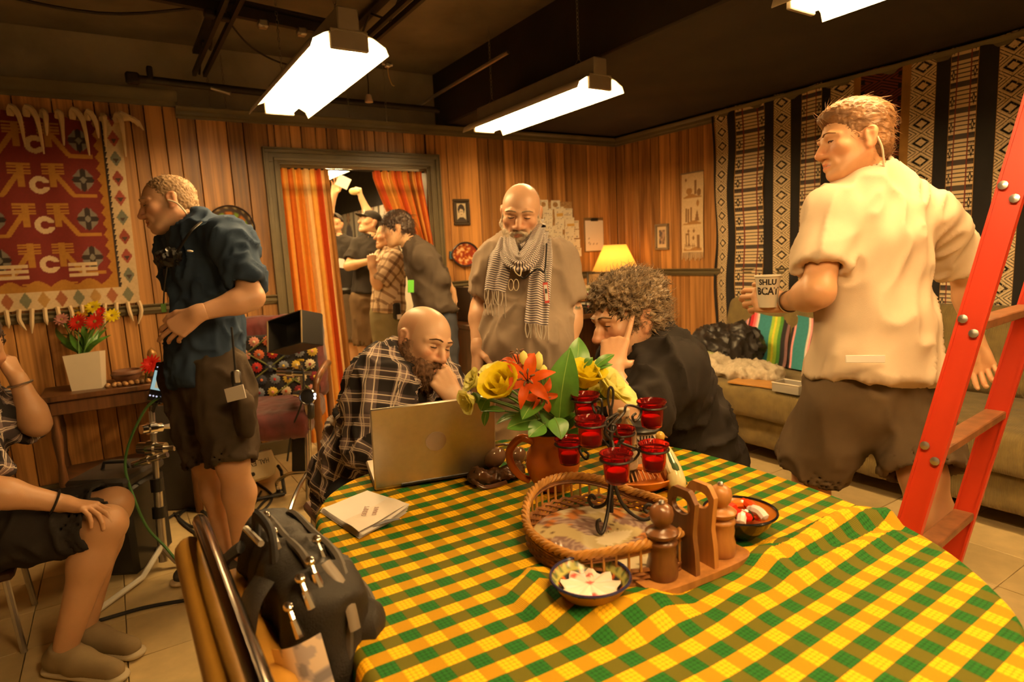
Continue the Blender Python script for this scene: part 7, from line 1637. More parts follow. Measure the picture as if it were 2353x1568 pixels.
# ------------------------------------------------------------------ the tall man walking away at right
D0 = 2.02
J = dict(pel=P3(2005, 850, D0), che=P3(2000, 620, D0 + .02), nk=P3(2000, 405, D0 + .02), shL=P3(1905, 500, D0 - .02), shR=P3(2145, 510, D0 + .10), elL=P3(1880, 672, D0 - .12), wrL=P3(1805, 696, D0 + .10), elR=P3(2222, 640, D0 + .22), wrR=P3(2240, 790, D0 + .24),
         hipL=P3(1940, 908, D0 - .0), hipR=P3(2075, 905, D0 + .04), knL=P3(1868, 1070, D0 + .16), knR=P3(2120, 1090, D0 - .08))
J['che'] = P3(2010, 590, D0 + .02)
J['anL'] = PZ(1850, 1240, .10) ; J['anR'] = PZ(2125, 1345, .10)
J['anL'] = J['knL'] + U(P3(1835, 1250, D0 + .12) - J['knL']) * .44; J['anR'] = J['knR'] + U(P3(2140, 1300, D0 - .06) - J['knR']) * .44
h = Head(P3(1962, 330, D0 + .0), CD(-.96, .05, .05), CD(-.03, -1, .05), 1.0, lid=.3, look=(0, 1, -.05), nose=1.05)
p = Person('tall man in cream t-shirt and shorts seen from behind holding a cup', J, h, 1.06, (.68, .37, .19), bf=CD(-.35, 0, 1), loc=P3(1990, 1200, D0)).body().head(stub=((.45, .28, .15), .15))
p.hand('L', CD(-.85, -.12, .25), CD(-.15, .1, 1), [(40, 40, 20), (44, 44, 22), (48, 46, 22), (52, 46, 22)], sz=1.1, thumb=(.6, .6, .35)).hand('R', CD(.25, 1, -.1), CD(-.5, .1, -.85), [(30, 35, 18), (36, 40, 20), (40, 42, 20), (44, 44, 22)], sz=1.1).done()
M_BLOND = mat('sandy_hair', (.20, .095, .034), .5, var=.35, scale=30)
def quiff(D, H): D.ell(H.w(0, .045, .100), np.array((.062, .060, .030)), H.M @ rot('X', -14), .03); D.ell(H.w(0, -.03, .075), np.array((.080, .095, .065)), H.M, .02)
p.hair(M_BLOND, .006, .012, face=(0, .088, -.030), fr=(.088, .060, .095), low=-.075, amp=.006, sc=(120, 25, 60), extra=quiff); p.strands(M_BLOND, 2200, .026, .0008, .05, (0, -.95, -.25), .10); p.brows(M_BLOND, .004)
M_CREAMT = fabric('cream_jersey', (.66, .52, .37), var=.08)
Bk = np.stack([RGT, FWD, WUP], 1)
D = p.shirt(SD(), .72, .026, (.076, .084), hem=.035, hemr=.202, hf=.98); p.wear('t_shirt', D, M_CREAMT, .0095, .032, (9, 5, 3.2), 33, M=Bk @ rot('Y', 25)); p.ring('neckband', M_CREAMT, .064, .008, .02, -.01)
D = p.trousers(SD(), (.98, 1.0), (.120, .118), top=.12); p.wear('shorts', D, fabric('brown_twill', (.115, .080, .045), var=.15), .011, .030, (7, 7, 4), 35)
q = P3(1988, 836, D0 - .222); one('paper_slip', 'white folded slip tucked in the waistband of the tall man', 'paper', box((0, 0, 0), (.115, .022, .003), .001, CF), M_WHITE).location = tuple(q)
p.t.part('earpiece', tube(catmull([h.w(-.084, -.03, -.01), h.w(-.078, -.045, -.045), h.w(-.062, -.055, -.09), h.w(-.045, -.06, -.12)], 6), .0035, 6), mat('clear_coil'), W=True)
p.ring('lanyard_cord', M_BLACK, .068, .003, .10, -.01)
w0 = lerp(J['wrL'], J['elL'], .10); ax = U(J['wrL'] - J['elL']); u = U(np.cross(ax, WUP)); v = np.cross(ax, u)
t = TH('wristwatch', 'steel wristwatch on the left wrist of the tall man', 'watch', w0); t.part('band', tube([w0 + (u * math.cos(a) + v * math.sin(a)) * .034 for a in np.linspace(0, 6.2832, 24, endpoint=False)], .009, 6, True, flat=.35), M_STEEL, W=True); t.part('case', xf(lathe([(.017, 0), (.017, .008), (.001, .009)], 16), frame(ax, -FWD + .001), w0 - FWD * .034), M_CHROME, W=True)
cp2 = P3(1764, 672, D0 + .10); t = TH('coffee_cup', 'paper cup with bold lettering in the hand of the tall man', 'cup', cp2 - [0, 0, .05], math.degrees(math.atan2(cp2[1], cp2[0])) - 90)
t.part('body', (lambda g: g)(lathe([(.030, 0), (.041, .105), (.039, .105), (.029, .004), (.001, .004)], 28)), M_CUPW); t.part('rim', tube([(.041 * math.cos(a), .041 * math.sin(a), .106) for a in np.linspace(0, 6.2832, 28, endpoint=False)], .003, 6, True), M_CUPW); t.part('lettering', cup_text(['SHLU', 'BCAT'], .030, .041, .105, (.026, .034), .086, .031, 0), M_INK)
for S in 'LR': shoe(p.t, J['an' + S] if 0 else np.array([J['an' + S][0], J['an' + S][1], .085]), p.bf, .28, fabric('trainer_dark'), M_CREAM)
# ------------------------------------------------------------------ the four people in the doorway
M_DKH = mat('dark_hair', (.045, .025, .015), .45, var=.4, scale=30); M_BLKP = fabric('black_polo', (.028, .024, .02)); M_GRYS = fabric('grey_shorts', (.17, .13, .085)); M_BRNS = fabric('brown_shorts', (.13, .085, .045)); M_SOCK = fabric('white_sock', (.68, .58, .45))
def far_person(label, D0, P, f, up, g=.98, bf=None, skin=(.66, .40, .22), dd={}):
    J = {k: P3(v[0], v[1], D0 + (v[2] if len(v) > 2 else 0)) for k, v in P.items() if k != 'hd'}
    for S in 'RL':
        J['an' + S] = np.array([*PZ(P['an' + S][0], P['an' + S][1], .085)[:2], .085]) if P['an' + S][1] > 800 else J['an' + S]
        q = P3(P['hip' + S][0], P['hip' + S][1], D0); a = P3(P['an' + S][0], 800, D0); J['an' + S] = np.array([a[0], a[1], .085]); J['kn' + S] = lerp(J['hip' + S], J['an' + S], .52)
    p = Person(label, J, Head(P3(*P['hd'], D0), f, up, .98), g, skin, bf=bf if bf is not None else f * [1, 1, 0], hvox=.006); p.body(.015).head(detail=False); return p, J
def cap(p, m, back=False):
    D = SD(); H = p.h; D.ell(H.w(0, -.012, .045), np.array((.083, .103, .080)), H.M, .01); D.plane(H.w(0, 0, .030), -H.M[:, 2]); y = -1 if back else 1
    D.ell(H.w(0, .095 * y, .038), np.array((.066, .075, .010)), H.M, .012); return p.t.part('cap', D.build(.007), m, W=True)
def legs(p, J, ms, shin=None, socks=True, hem=1.0):
    p.wear('trousers' if shin else 'shorts', p.trousers(SD(), (hem, hem), (.115, .095), shin=shin), ms, .016, .02)
    for S in 'RL':
        if socks: p.t.part('sock', tube([J['an' + S] - WUP * .03, J['an' + S] + WUP * .10], [.045, .044], 10), M_SOCK, W=True)
        shoe(p.t, J['an' + S], p.bf, .27, fabric('trainer_grey', (.22, .18, .14)), M_CREAM)
p, J = far_person('man in black polo and cap raising an arm behind the left curtain', 6.3, dict(hd=(768, 516), nk=(778, 552), che=(785, 595), pel=(788, 672), shR=(757, 566), shL=(803, 566), elR=(752, 505, -.1), wrR=(768, 447, -.15), elL=(806, 620), wrL=(798, 668), hipR=(778, 690), hipL=(803, 690), anR=(787, 872), anL=(812, 872)), CD(-.15, -.45, -1), None)
p.hand('R', CD(.15, -1, 0), CD(0, 0, -1), RELAX, vox=.006).hand('L', CD(0, 1, 0), CD(-1, 0, 0), RELAX, vox=.006).done(); p.wear('polo_shirt', p.shirt(SD(), .8, .02, (.078, .078), hem=.02), M_BLKP, .015, .02); cap(p, M_BLKP); p.hair(M_DKH, .003, vox=.008, amp=.004); legs(p, J, M_GRYS)
one('paper_card', 'white card held up in the raised hand behind the left curtain', 'paper', box((0, 0, 0), (.13, .11, .004), .001, CF @ rot('Z', 25)), M_WHITE).location = tuple(P3(790, 437, 6.1))
p.t.part('belt', tube([J['pel'] + WUP * .03 + U(np.cross(p.bf, WUP)) * .168 * math.cos(a) + p.bf * .135 * math.sin(a) for a in np.linspace(0, 6.2832, 30, endpoint=False)], .022, 6, True), M_BLACK, W=True)
one('name_badge', 'white name badge on the black polo behind the left curtain', 'badge', box((0, 0, 0), (.06, .09, .004), .001, CF @ rot('Z', 10)), M_WHITE).location = tuple(P3(785, 617, 6.08))
p, J = far_person('man in black tee and marked cap with folded arms in the doorway', 6.0, dict(hd=(850, 512), nk=(853, 548), che=(850, 595), pel=(845, 672), shR=(824, 566), shL=(880, 566, .05), elR=(800, 612, -.12), wrR=(850, 600, -.25), elL=(850, 500, .25), wrL=(830, 455, .2), hipR=(832, 690), hipL=(862, 690), anR=(832, 850), anL=(868, 845)), CD(-.75, -.22, -.65), None, .96)
p.hand('R', CD(.9, -.1, 0), CD(0, 0, 1), RELAX, vox=.006).hand('L', CD(-.1, -1, 0), CD(-1, 0, -.3), FIST, vox=.006).done(); p.wear('t_shirt', p.shirt(SD(), .75, .018, (.075, .075), hem=.02), M_BLKP, .015, .02); c_ = cap(p, M_BLKP)
p.t.part('cap_emblem', xf(tube([(.016 * math.cos(a), .004, .020 * math.sin(a)) for a in np.linspace(.7, 5.6, 12)], .004, 6), p.h.M, p.h.w(0, .086, .075)), M_WHITE, c_, W=True); p.hair(M_DKH, .002, vox=.008, amp=.004); legs(p, J, M_BRNS)
p.t.part('glasses', join(*[tube([p.h.w(.033 * x + .02 * math.cos(a), .096, .002 + .016 * math.sin(a)) for a in np.linspace(0, 6.283, 14, endpoint=False)], .002, 5, True) for x in (-1, 1)]), M_GLF, W=True)
one('sponge', 'pale yellow sponge held up in the fist above the marked cap', 'sponge', xf(ball((0, 0, 0), (.055, .04, .035), 6), None, P3(814, 440, 6.15)), mat('sponge_yellow', (.75, .62, .30), .9))
p, J = far_person('man in tan plaid shirt with a fist at his chin in the doorway', 5.5, dict(hd=(890, 543), nk=(900, 578), che=(897, 625), pel=(892, 705), shL=(905, 600, -.15), shR=(880, 598, .2), elL=(868, 655, -.22), wrL=(854, 612, -.25), elR=(890, 640, .3), wrR=(870, 650, .2), hipL=(900, 722), hipR=(880, 722), anL=(905, 880), anR=(880, 880)), CD(-.9, -.05, -.4), None, .98)
p.hand('L', CD(.0, -1, 0), CD(-.3, 0, 1), FIST, vox=.006).done(); p.hair(mat('white_hair', (.55, .46, .35), .7), .003, vox=.008, amp=.004)
M_PL2 = uv_mat('tan_plaid', lambda u, v: cmix(((v * 13.0).fr() - .5).ab().lt(.16), cmix(((u * 13.0).fr() - .5).ab().lt(.16), (.55, .42, .28), (.26, .17, .10)), cmix(((u * 13.0).fr() - .5).ab().lt(.16), (.26, .17, .10), (.12, .075, .045))))
p.wear('plaid_shirt', p.shirt(SD(), .9, .022, (.078, .080), hem=.06), M_PL2, .013, .025, uvb=[(J['pel'], J['nk'], CD(0, 0, -1)), (J['shL'], J['elL'], CD(0, 0, -1)), (J['shR'], J['elR'], CD(0, 0, -1))]); legs(p, J, fabric('sage_trousers', (.20, .17, .09)), .97, False)
t = TH('belt_pouch', 'black pouch with a white tag on the belt of the tan plaid man', 'pouch', P3(912, 715, 5.35)); t.part('pouch', box((0, 0, 0), (.07, .04, .14), .012), M_BLACK); t.part('tag', box((.01, -.022, -.05), (.04, .004, .04)), M_WHITE)
p, J = far_person('dark haired man in charcoal long sleeves leaning in the doorway', 4.42, dict(hd=(912, 528), nk=(948, 562), che=(975, 618), pel=(1002, 712), shL=(965, 592, -.14), shR=(955, 575, .22), elL=(1012, 645, -.12), wrL=(1036, 672, .0), elR=(1015, 635, .25), wrR=(1038, 670, .12), hipL=(1005, 735), hipR=(1008, 730), anL=(1010, 935), anR=(1030, 930)), CD(-.92, .25, -.15), CD(-.4, -1, .1), .98, bf=CD(-.95, 0, -.3))
p.hand('L', CD(-.05, 1, .15), CD(.6, 0, .8), RELAX, vox=.005).hand('R', CD(.1, 1, -.1), CD(-.3, 0, -.9), RELAX, vox=.006).done(); p.hair(M_DKH, .014, .004, vox=.006, amp=.02, low=-.07); p.strands(M_DKH, 900, .05, .0012, .1, (0, .3, -.7), .2)
p.wear('long_sleeve_shirt', p.shirt(SD(), inf=.018, slr=(.074, .062), long=.55, hem=.05), fabric('charcoal_jersey', (.062, .048, .036)), .012, .028, seed=8); p.ring('lanyard_cord', M_BLACK, .064, .004, .06); legs(p, J, fabric('blue_denim', (.05, .055, .07)), .97, False)
one('green_tag', 'bright green tag hanging beside the charcoal sleeved man', 'tag', box((0, 0, 0), (.042, .085, .006), .002, CF), mat('lime_card', (.12, .55, .04), .5)).location = tuple(P3(945, 673, 4.2))
# ------------------------------------------------------------------ the seated person cut by the left edge
D0 = 2.1
J = dict(pel=P3(-130, 1225, D0 + .1), che=P3(-95, 985, D0 + .1), nk=P3(-78, 880, D0 + .08), shR=P3(-120, 930, D0 - .1), shL=P3(-60, 930, D0 + .28), elR=P3(-45, 1125, D0 - .18), wrR=P3(148, 1158, D0 - .05), elL=P3(85, 975, D0 + .22), wrL=P3(42, 872, D0 + .18), hipR=P3(-110, 1245, D0), hipL=P3(-100, 1230, D0 + .2), knR=P3(245, 1205, D0 + .0), knL=P3(262, 1160, D0 + .2))
J['anR'] = PZ(150, 1490, .09); J['anL'] = PZ(195, 1440, .09)
h = Head(P3(-62, 800, D0 + .1), CD(.85, .3, -.3)); p = Person('seated person in dark shorts and dark plaid shirt cut off at left', J, h, 1.0, (.52, .28, .14), bf=CD(1, 0, .1), loc=P3(-130, 1225, D0)).body().head(detail=False)
p.hand('L', CD(-.5, -.8, .05), CD(-.6, .3, 0), [(40, 50, 25)] * 4).hand('R', CD(1, .12, 0), CD(0, 1, 0), RELAX).done(); p.hair(M_DKH, .006, vox=.007)
p.wear('plaid_shirt', p.shirt(SD(), .9, .022, (.078, .085), hem=.06), M_PLAID, .013, .03, uvb=[(J['pel'], J['nk'], CD(0, 0, -1)), (J['shL'], J['elL'], CD(0, 0, -1)), (J['shR'], J['elR'], CD(0, 0, -1))])
p.wear('shorts', p.trousers(SD(), (.95, .95), (.115, .088)), fabric('black_twill', (.022, .018, .016)), .012, .025)
for S, a in (('R', .12), ('L', .10)): w0 = lerp(J['wr' + S], J['el' + S], a); ax = U(J['wr' + S] - J['el' + S]); u = U(np.cross(ax, WUP + .01)); v = np.cross(ax, u); p.t.part('wristband', tube([w0 + (u * math.cos(q) + v * math.sin(q)) * .034 for q in np.linspace(0, 6.2832, 20, endpoint=False)], .008, 6, True, flat=.5), M_DARK if S == 'R' else M_STEEL, W=True)
for S in 'RL': shoe(p.t, J['an' + S], CD(.95, 0, -.25), .29, fabric('trainer_tan', (.26, .19, .10)), mat('cream_rubber', (.55, .45, .28), .6))
q = P3(-130, 1225, D0 + .1); stool('dark chair under the seated person at far left', q[0], q[1], q[2] - .12, (-1, 0))
# ------------------------------------------------------------------ embroidered armchair
q = PZ(628, 975, .42); t = TH('armchair', 'dark red velvet armchair with a floral embroidered back beside the left curtain', 'chair', (q[0], q[1] + .12, 0), -26)
M_VEL = mat('red_velvet', (.085, .010, .010), .7, var=.5, scale=9, sheen=.3); M_EMB = mat('black_felt', (.016, .013, .014), .95)
def sdp_(*c, vox=.014): s = SD(); [s.rbox(*a) for a in c]; V, F = s.build(vox); return folds(V, F, .012, (9, 9, 9)), F
t.part('seat_cushion', sdp_(((0, -.05, .45), (.29, .28, .075), .05)), M_VEL); t.part('back_cushion', sdp_(((0, .25, .75), (.31, .06, .26), .05)), M_VEL)
t.part('embroidered_panel', sdp_(((0, .185, .71), (.27, .022, .19), .02), vox=.012), M_EMB)
for a, b in (((-.26, .155, .89), (.26, .155, .53)), ((-.26, .155, .53), (.26, .155, .89)), ((-.26, .155, .71), (0, .155, .89)), ((.26, .155, .71), (0, .155, .53))): t.part('embroidered_vine', tube([a, b], .006, 6), mat('vine_green', (.10, .11, .03), .9))
EC = [(.55, .04, .03), (.75, .52, .08), (.70, .30, .22), (.05, .055, .08), (.70, .58, .36), (.62, .16, .06), (.22, .24, .28), (.18, .02, .03)]
k = 0
for r in range(5):
    for c in range(7):
        x = -.235 + .078 * c + (.02 if r % 2 else 0); z = .555 + r * .078; n = 12; cl = EC[(c * 3 + r * 5) % 8]; m = mat('yarn_%d' % ((c * 3 + r * 5) % 8), cl, .95, var=.2, scale=90)
        if x > .26: continue
        R_ = .034; V = [(0, -.014, 0)] + [(R_ * (1 if i % 2 else .78) * math.cos(i * math.pi / n), -.003 - .006 * (i % 2), R_ * (1 if i % 2 else .78) * math.sin(i * math.pi / n)) for i in range(2 * n)]
        f = t.part('embroidered_flower', xf((np.array(V), [(0, 1 + i, 1 + (i + 1) % (2 * n)) for i in range(2 * n)]), None, (x, .160, z)), m, sharp=0); t.part('flower_center', xf(ball((0, 0, 0), (.009, .006, .009), 4), None, (x, .148, z)), mat('yarn_%d' % ((c * 3 + r * 5 + 1 + r % 3) % 8), EC[(c * 3 + r * 5 + 1 + r % 3) % 8], .95), f)
for sx in (-1, 1):
    t.part('arm', tube(catmull([(sx * .33, .22, .70), (sx * .345, .05, .72), (sx * .345, -.15, .70), (sx * .34, -.25, .665), (sx * .335, -.27, .60)], 6), .019, 10), M_WAL)
    t.part('arm_post', lathe([(.018, 0), (.022, .05), (.018, .40), (.024, .43), (.019, .46), (.026, .50), (.019, .54), (.022, .57), (.018, .62)], 12, (sx * .335, -.27, 0)), M_WAL); t.part('leg', lathe([(.016, 0), (.022, .1), (.02, .70)], 10, (sx * .31, .27, 0)), M_WAL)
# ------------------------------------------------------------------ round fan heater
M_FANW = mat('cream_plastic', (.62, .53, .36), .4, var=.04); q = PZ(572, 1150, 0); t = TH('floor_fan', 'round cream floor fan tilted upward behind the blue shirted man', 'fan', q, math.degrees(math.atan2(q[1], q[0])) - 90)
Mf = rot('X', -16) @ rot('Y', -6); z0 = .10; ff = lambda g: xf(g, Mf, (0, 0, z0))
dr = t.part('drum', ff(lathe([(.13, 0), (.158, .012), (.168, .04), (.170, .12), (.165, .15), (.150, .158), (.145, .150), (.001, .12)], 48)), M_FANW)
for i in range(7): t.part('grill_ring', ff(tube([(r_ * math.cos(a), r_ * math.sin(a), .152) for r_ in (.02 + .02 * i,) for a in np.linspace(0, 6.2832, 36, endpoint=False)], .0025, 5, True)), M_BLACK)
t.part('grill_plate', ff(lathe([(.143, .142), (.001, .142)], 36)), M_BLACK); t.part('handle_slot', ff(box((.02, -.167, .045), (.06, .012, .022), .008)), M_DARK)
def bnd(V): a = V[:, 0] / .17 - math.pi / 2 + .55; return np.stack([(.1705 + V[:, 2]) * np.cos(a), (.1705 + V[:, 2]) * np.sin(a), .10 + V[:, 1]], 1)
t.part('lettering', ff(text_geo('HAL EV', .040, rot('Z', 180), (0, 0, 0), .0005, bend=lambda V: V) if 0 else (lambda g: (bnd(g[0]), g[1]))(text_geo('HAL EV', .040, rot('Z', 180), (0, 0, 0), .0006))), M_INK)
t.part('foot_stand', join(tube([(-.19, -.05, .015), (-.19, .05, .12), (-.172, 0, .17)], .010, 6), tube([(.19, -.05, .015), (.19, .05, .12), (.172, 0, .17)], .010, 6), tube([(-.19, -.05, .015), (.19, -.05, .015)], .010, 6)), M_BLACK)
# ------------------------------------------------------------------ equipment stands
def knuckle(t, c, r=.028, L=.05, ax=(1, 0, 0)): ax = U(ax); t.part('grip_head', join(cyl(c - ax * L, c + ax * L, r * .72, 14), cyl(c - ax * .016, c + ax * .016, r, 16)), M_CHROME, W=True); t.part('grip_knob', tube([c + ax * L, c + ax * (L + .04)], [.009, .013], 8), M_STEEL, W=True)
b = PZ(712, 1165, 0); d2 = float((b - CAMP) @ FWD); top = P3(690, 840, d2 - .05); t = TH('equipment_stand', 'chrome equipment stand with hooded monitor beside the floral armchair', 'stand', b)
t.part('post', tube([b + WUP * .03, P3(707, 960, d2)], .018, 12), M_CHROME, W=True); t.part('riser', tube([P3(707, 970, d2), top], .012, 12), M_CHROME, W=True)
for e in ((668, 1205), (775, 1120), (640, 1130)): q = PZ(*e, .012); t.part('leg', tube(catmull([P3(708, 1085, d2), lerp(P3(708, 1085, d2), q + WUP * .10, .55), q + WUP * .06, q], 6), .011, 8), M_CHROME, W=True); t.part('foot', ball(q, .016, 5), M_RUBBER, W=True)
knuckle(t, P3(668, 856, d2 - .05), .03, .07, RGT - WUP * .05); knuckle(t, P3(692, 905, d2 - .05), .022, .04, RGT); t.part('battery_block', box(P3(690, 1040, d2 + .12), (.08, .06, .22), .01, CF @ rot('X', 90)), M_BLACK, W=True)
t.part('cable', tube(catmull([P3(690, 830, d2), P3(698, 870, d2 - .1), P3(692, 930, d2 - .1), P3(672, 985, d2 - .05), P3(660, 1060, d2)], 6), .005, 6), M_RUBBER, W=True); t.part('yellow_tape', box(P3(690, 828, d2 - .06), (.04, .012, .012), .003, CF), mat('yellow_tape', (.8, .55, .04), .5), W=True)
Mh = CF @ rot('Z', -13) @ rot('Y', 32) @ rot('X', -14); c = P3(677, 766, d2 - .1)
t2 = TH('hooded_monitor', 'black monitor with a deep sun hood on the chrome stand', 'monitor', c); w2, h2, dp = .14, .085, .13
hd = [box((0, -h2, 0), (w2 * 2, .005, dp)), box((0, h2, 0), (w2 * 2, .005, dp)), box((-w2, 0, 0), (.005, h2 * 2, dp)), box((w2, 0, 0), (.005, h2 * 2, dp))]
for g in hd: t2.part('hood_panel', xf(g, Mh, c), M_BLACK, W=True)
t2.part('screen', xf(box((0, 0, dp / 2), (w2 * 2, h2 * 2, .02), .003), Mh, c), mat('screen_dark'), W=True); t2.part('edge_tape', xf(join(bar((w2, -h2, -dp / 2), (w2, h2, -dp / 2), .006, .006), bar((-w2, -h2, -dp / 2), (-w2, h2, -dp / 2), .006, .006)), Mh, c), mat('velcro_edge', (.20, .14, .07), .7), W=True)
c = P3(706, 912, d2 - .15); Mr = frame(RGT, -FWD); t3 = TH('ring_light', 'small round lens with a bright rim clamped on the chrome stand', 'lamp', c)
t3.part('barrel', xf(lathe([(.034, -.05), (.040, 0), (.034, .002), (.001, -.002)], 20), Mr, c), M_BLACK, W=True); t3.part('rim', xf(tube([(.040 * math.cos(a), .040 * math.sin(a), .002) for a in np.linspace(0, 6.283, 24, endpoint=False)], .0045, 6, True), Mr, c), M_CHROME, W=True); t3.part('grip', box(c + DWN * .075 + RGT * .02, (.035, .03, .085), .01, CF @ rot('X', 90)), M_BLACK, W=True)
for dy in (-.012, .006): t3.part('lit_diode', xf(ball((0, 0, 0), .006, 5), None, c + RGT * .042 + DWN * dy - FWD * .006), mat('lit_diode', (1, 1, 1), .5, emit=((.7, .75, 1), 14)), W=True)
b = PZ(378, 1305, 0); d1 = float((b - CAMP) @ FWD); t = TH('equipment_stand', 'chrome equipment stand with a small monitor at left by the seated knee', 'stand', b)
t.part('post', tube([b + WUP * .03, P3(362, 1120, d1)], .019, 12), M_STEEL, W=True); t.part('riser', tube([P3(362, 1130, d1), P3(348, 945, d1)], .013, 12), M_STEEL, W=True); t.part('collar', tube([P3(367, 1190, d1), P3(365, 1165, d1)], .028, 12), M_BLACK, W=True); t.part('collar', tube([P3(362, 1130, d1), P3(359, 1100, d1)], .026, 12), M_BLACK, W=True)
for e, m in (((195, 1425), M_REFL), ((470, 1290), M_STEEL), ((330, 1215), M_STEEL)): q = PZ(*e, .015); t.part('leg', tube([b + WUP * .10, lerp(b + WUP * .1, q, .3) - WUP * .05, q], .012, 8), m, W=True); t.part('foot', ball(q, .016, 5), M_RUBBER, W=True)
knuckle(t, P3(350, 1030, d1), .036, .06, RGT); knuckle(t, P3(348, 985, d1 - .02), .028, .045, RGT * .6 + FWD); knuckle(t, P3(335, 1060, d1 - .05), .02, .06, RGT - DWN * .3)
Mm = CF @ rot('Z', 14) @ rot('Y', -18); c = P3(368, 880, d1 - .05); t = TH('field_monitor', 'small lit field monitor on the left equipment stand', 'monitor', c)
t.part('case', xf(box((.012, 0, .018), (.095, .175, .035), .006), Mm, c), M_BLACK, W=True); sc_ = t.part('screen', xf(box((-.002, -.008, -.002), (.058, .085, .003)), Mm, c), mat('lit_screen', (.1, .1, .1), .3, emit=((.35, .55, .55), .55)), W=True)
for i in range(5): t.part('button', xf(ball((-.026 + .013 * i, .062, -.003), .004, 4), Mm, c), mat('lit_button', (.5, .5, .6), .4, emit=((.7, .7, .9), .6)), sc_, W=True); t.part('readout', xf(box((-.024 + .010 * i, -.066, -.003), (.006, .004, .002)), Mm, c), mat('lit_button'), sc_, W=True)
t.part('picture', xf(box((.002, .0, -.004), (.036, .05, .001)), Mm, c), mat('lit_picture', (.1, .1, .1), .3, emit=((.50, .38, .20), .6)), sc_, W=True)
t.part('arm', join(cyl(P3(352, 945, d1), P3(360, 922, d1 - .04), .010, 8), cyl(P3(340, 930, d1), P3(370, 925, d1), .008, 8)), M_BLACK, W=True)
one('green_cable', 'green cable looping from the small lit monitor down to the floor', 'cable', tube(catmull([P3(368, 912, d1 - .08), P3(335, 940, d1 - .1), P3(300, 1010, d1 - .1), P3(288, 1075, d1 - .1), P3(310, 1150, d1 - .12), P3(340, 1215, d1 - .1), P3(380, 1258, d1 - .08), PZ(440, 1330, .01)], 8), .006, 6), mat('green_rubber', (.06, .17, .04), .5))
q = PZ(300, 1322, 0); t = TH('equipment_case', 'black equipment case standing behind the seated knee at left', 'case', q + [0, .16, 0], -32); t.part('body', box((0, 0, .20), (.26, .30, .40), .02), M_BLACK); t.part('lid', box((0, 0, .42), (.27, .31, .05), .015), mat('case_lid', (.03, .025, .022), .5)); t.part('latch', box((.05, -.155, .39), (.05, .012, .05), .004), M_STEEL); t.part('handle', tube([(-.06, 0, .445), (-.05, 0, .475), (.05, 0, .475), (.06, 0, .445)], .008, 8), M_RUBBER)
q = PZ(420, 1172, 0); one('grey_flag', 'dark grey flat panel leaning behind the legs of the blue shirted man', 'panel', box(q + [0, .05, .29], (.24, .02, .58), .004, rot('Z', -32) @ rot('X', -8)), mat('panel_grey', (.05, .042, .032), .8))
for lb, pts in (('black cable looping on the floor beside the fan', [(600, 1130), (560, 1200), (520, 1235), (455, 1250)]), ('thick black cable snaking on the floor behind the backpack', [(380, 1195), (430, 1172), (500, 1185), (560, 1200), (610, 1150), (650, 1125)]), ('thin black cable along the floor by the white stand leg', [(170, 1445), (250, 1420), (340, 1395), (440, 1378)]), ('coiled black cable by the grey panel', [(400, 1180), (440, 1210), (480, 1195), (450, 1165), (410, 1190), (455, 1230)]), ('black cable bunched under the fan stand', [(560, 1160), (600, 1175), (625, 1140), (590, 1110)])):
    one('floor_cable', lb, 'cable', tube(catmull([PZ(*q, .008) for q in pts], 8), .007, 6), M_RUBBER)
# ------------------------------------------------------------------ red ladder
M_LAD_R = mat('red_fibreglass', (.62, .045, .012), .4, var=.08, scale=5); A, B = P3(2092, 1205, 1.48), P3(2368, 290, 1.36); dl = U(B - A); k0 = -A[2] / dl[2]; L0 = A + dl * k0
stp = P3(2318, 988, 1.86) - (A + dl * ((P3(2172, 1045, 1.46) - A) @ dl)); stp[2] = stp[2] * .1; stp = U(stp) * .50
nrm_ = U(np.cross(dl, stp)); t = TH('stepladder', 'red stepladder leaning at the right edge beside the table', 'ladder', L0); top_ = 2.25 / dl[2]
for o in (0, 1):
    a = L0 + stp * o; ra = t.part('rail', join(bar(a, a + dl * top_, .016, .050, nrm_, .003), bar(a + nrm_ * .024, a + nrm_ * .024 + dl * top_, .022, .006, nrm_), bar(a - nrm_ * .024, a - nrm_ * .024 + dl * top_, .022, .006, nrm_)), M_LAD_R, W=True); t.part('foot', box(a + dl * .02, (.05, .09, .04), .006, frame(stp, WUP)), M_RUBBER, ra, W=True)
tm = (P3(2172, 1045, 1.46) - L0) @ dl
for i in range(-2, 6):
    q = L0 + dl * (tm + i * .305)
    if 0.1 < q[2] < 2.2:
        fw = U(nrm_ * [1, 1, 0]); st_ = t.part('step', bar(q + stp * .02, q + stp * .98, .050, .022, WUP, .003), mat('worn_step', (.22, .085, .03), .45, var=.4, scale=20), W=True)
        for s_ in (-.014, .014): t.part('bolt', xf(lathe([(.010, 0), (.010, .004), (.001, .006)], 10), frame(dl, -U(stp)), q - U(stp) * .013 + nrm_ * s_ + dl * s_), M_STEEL, st_, W=True)
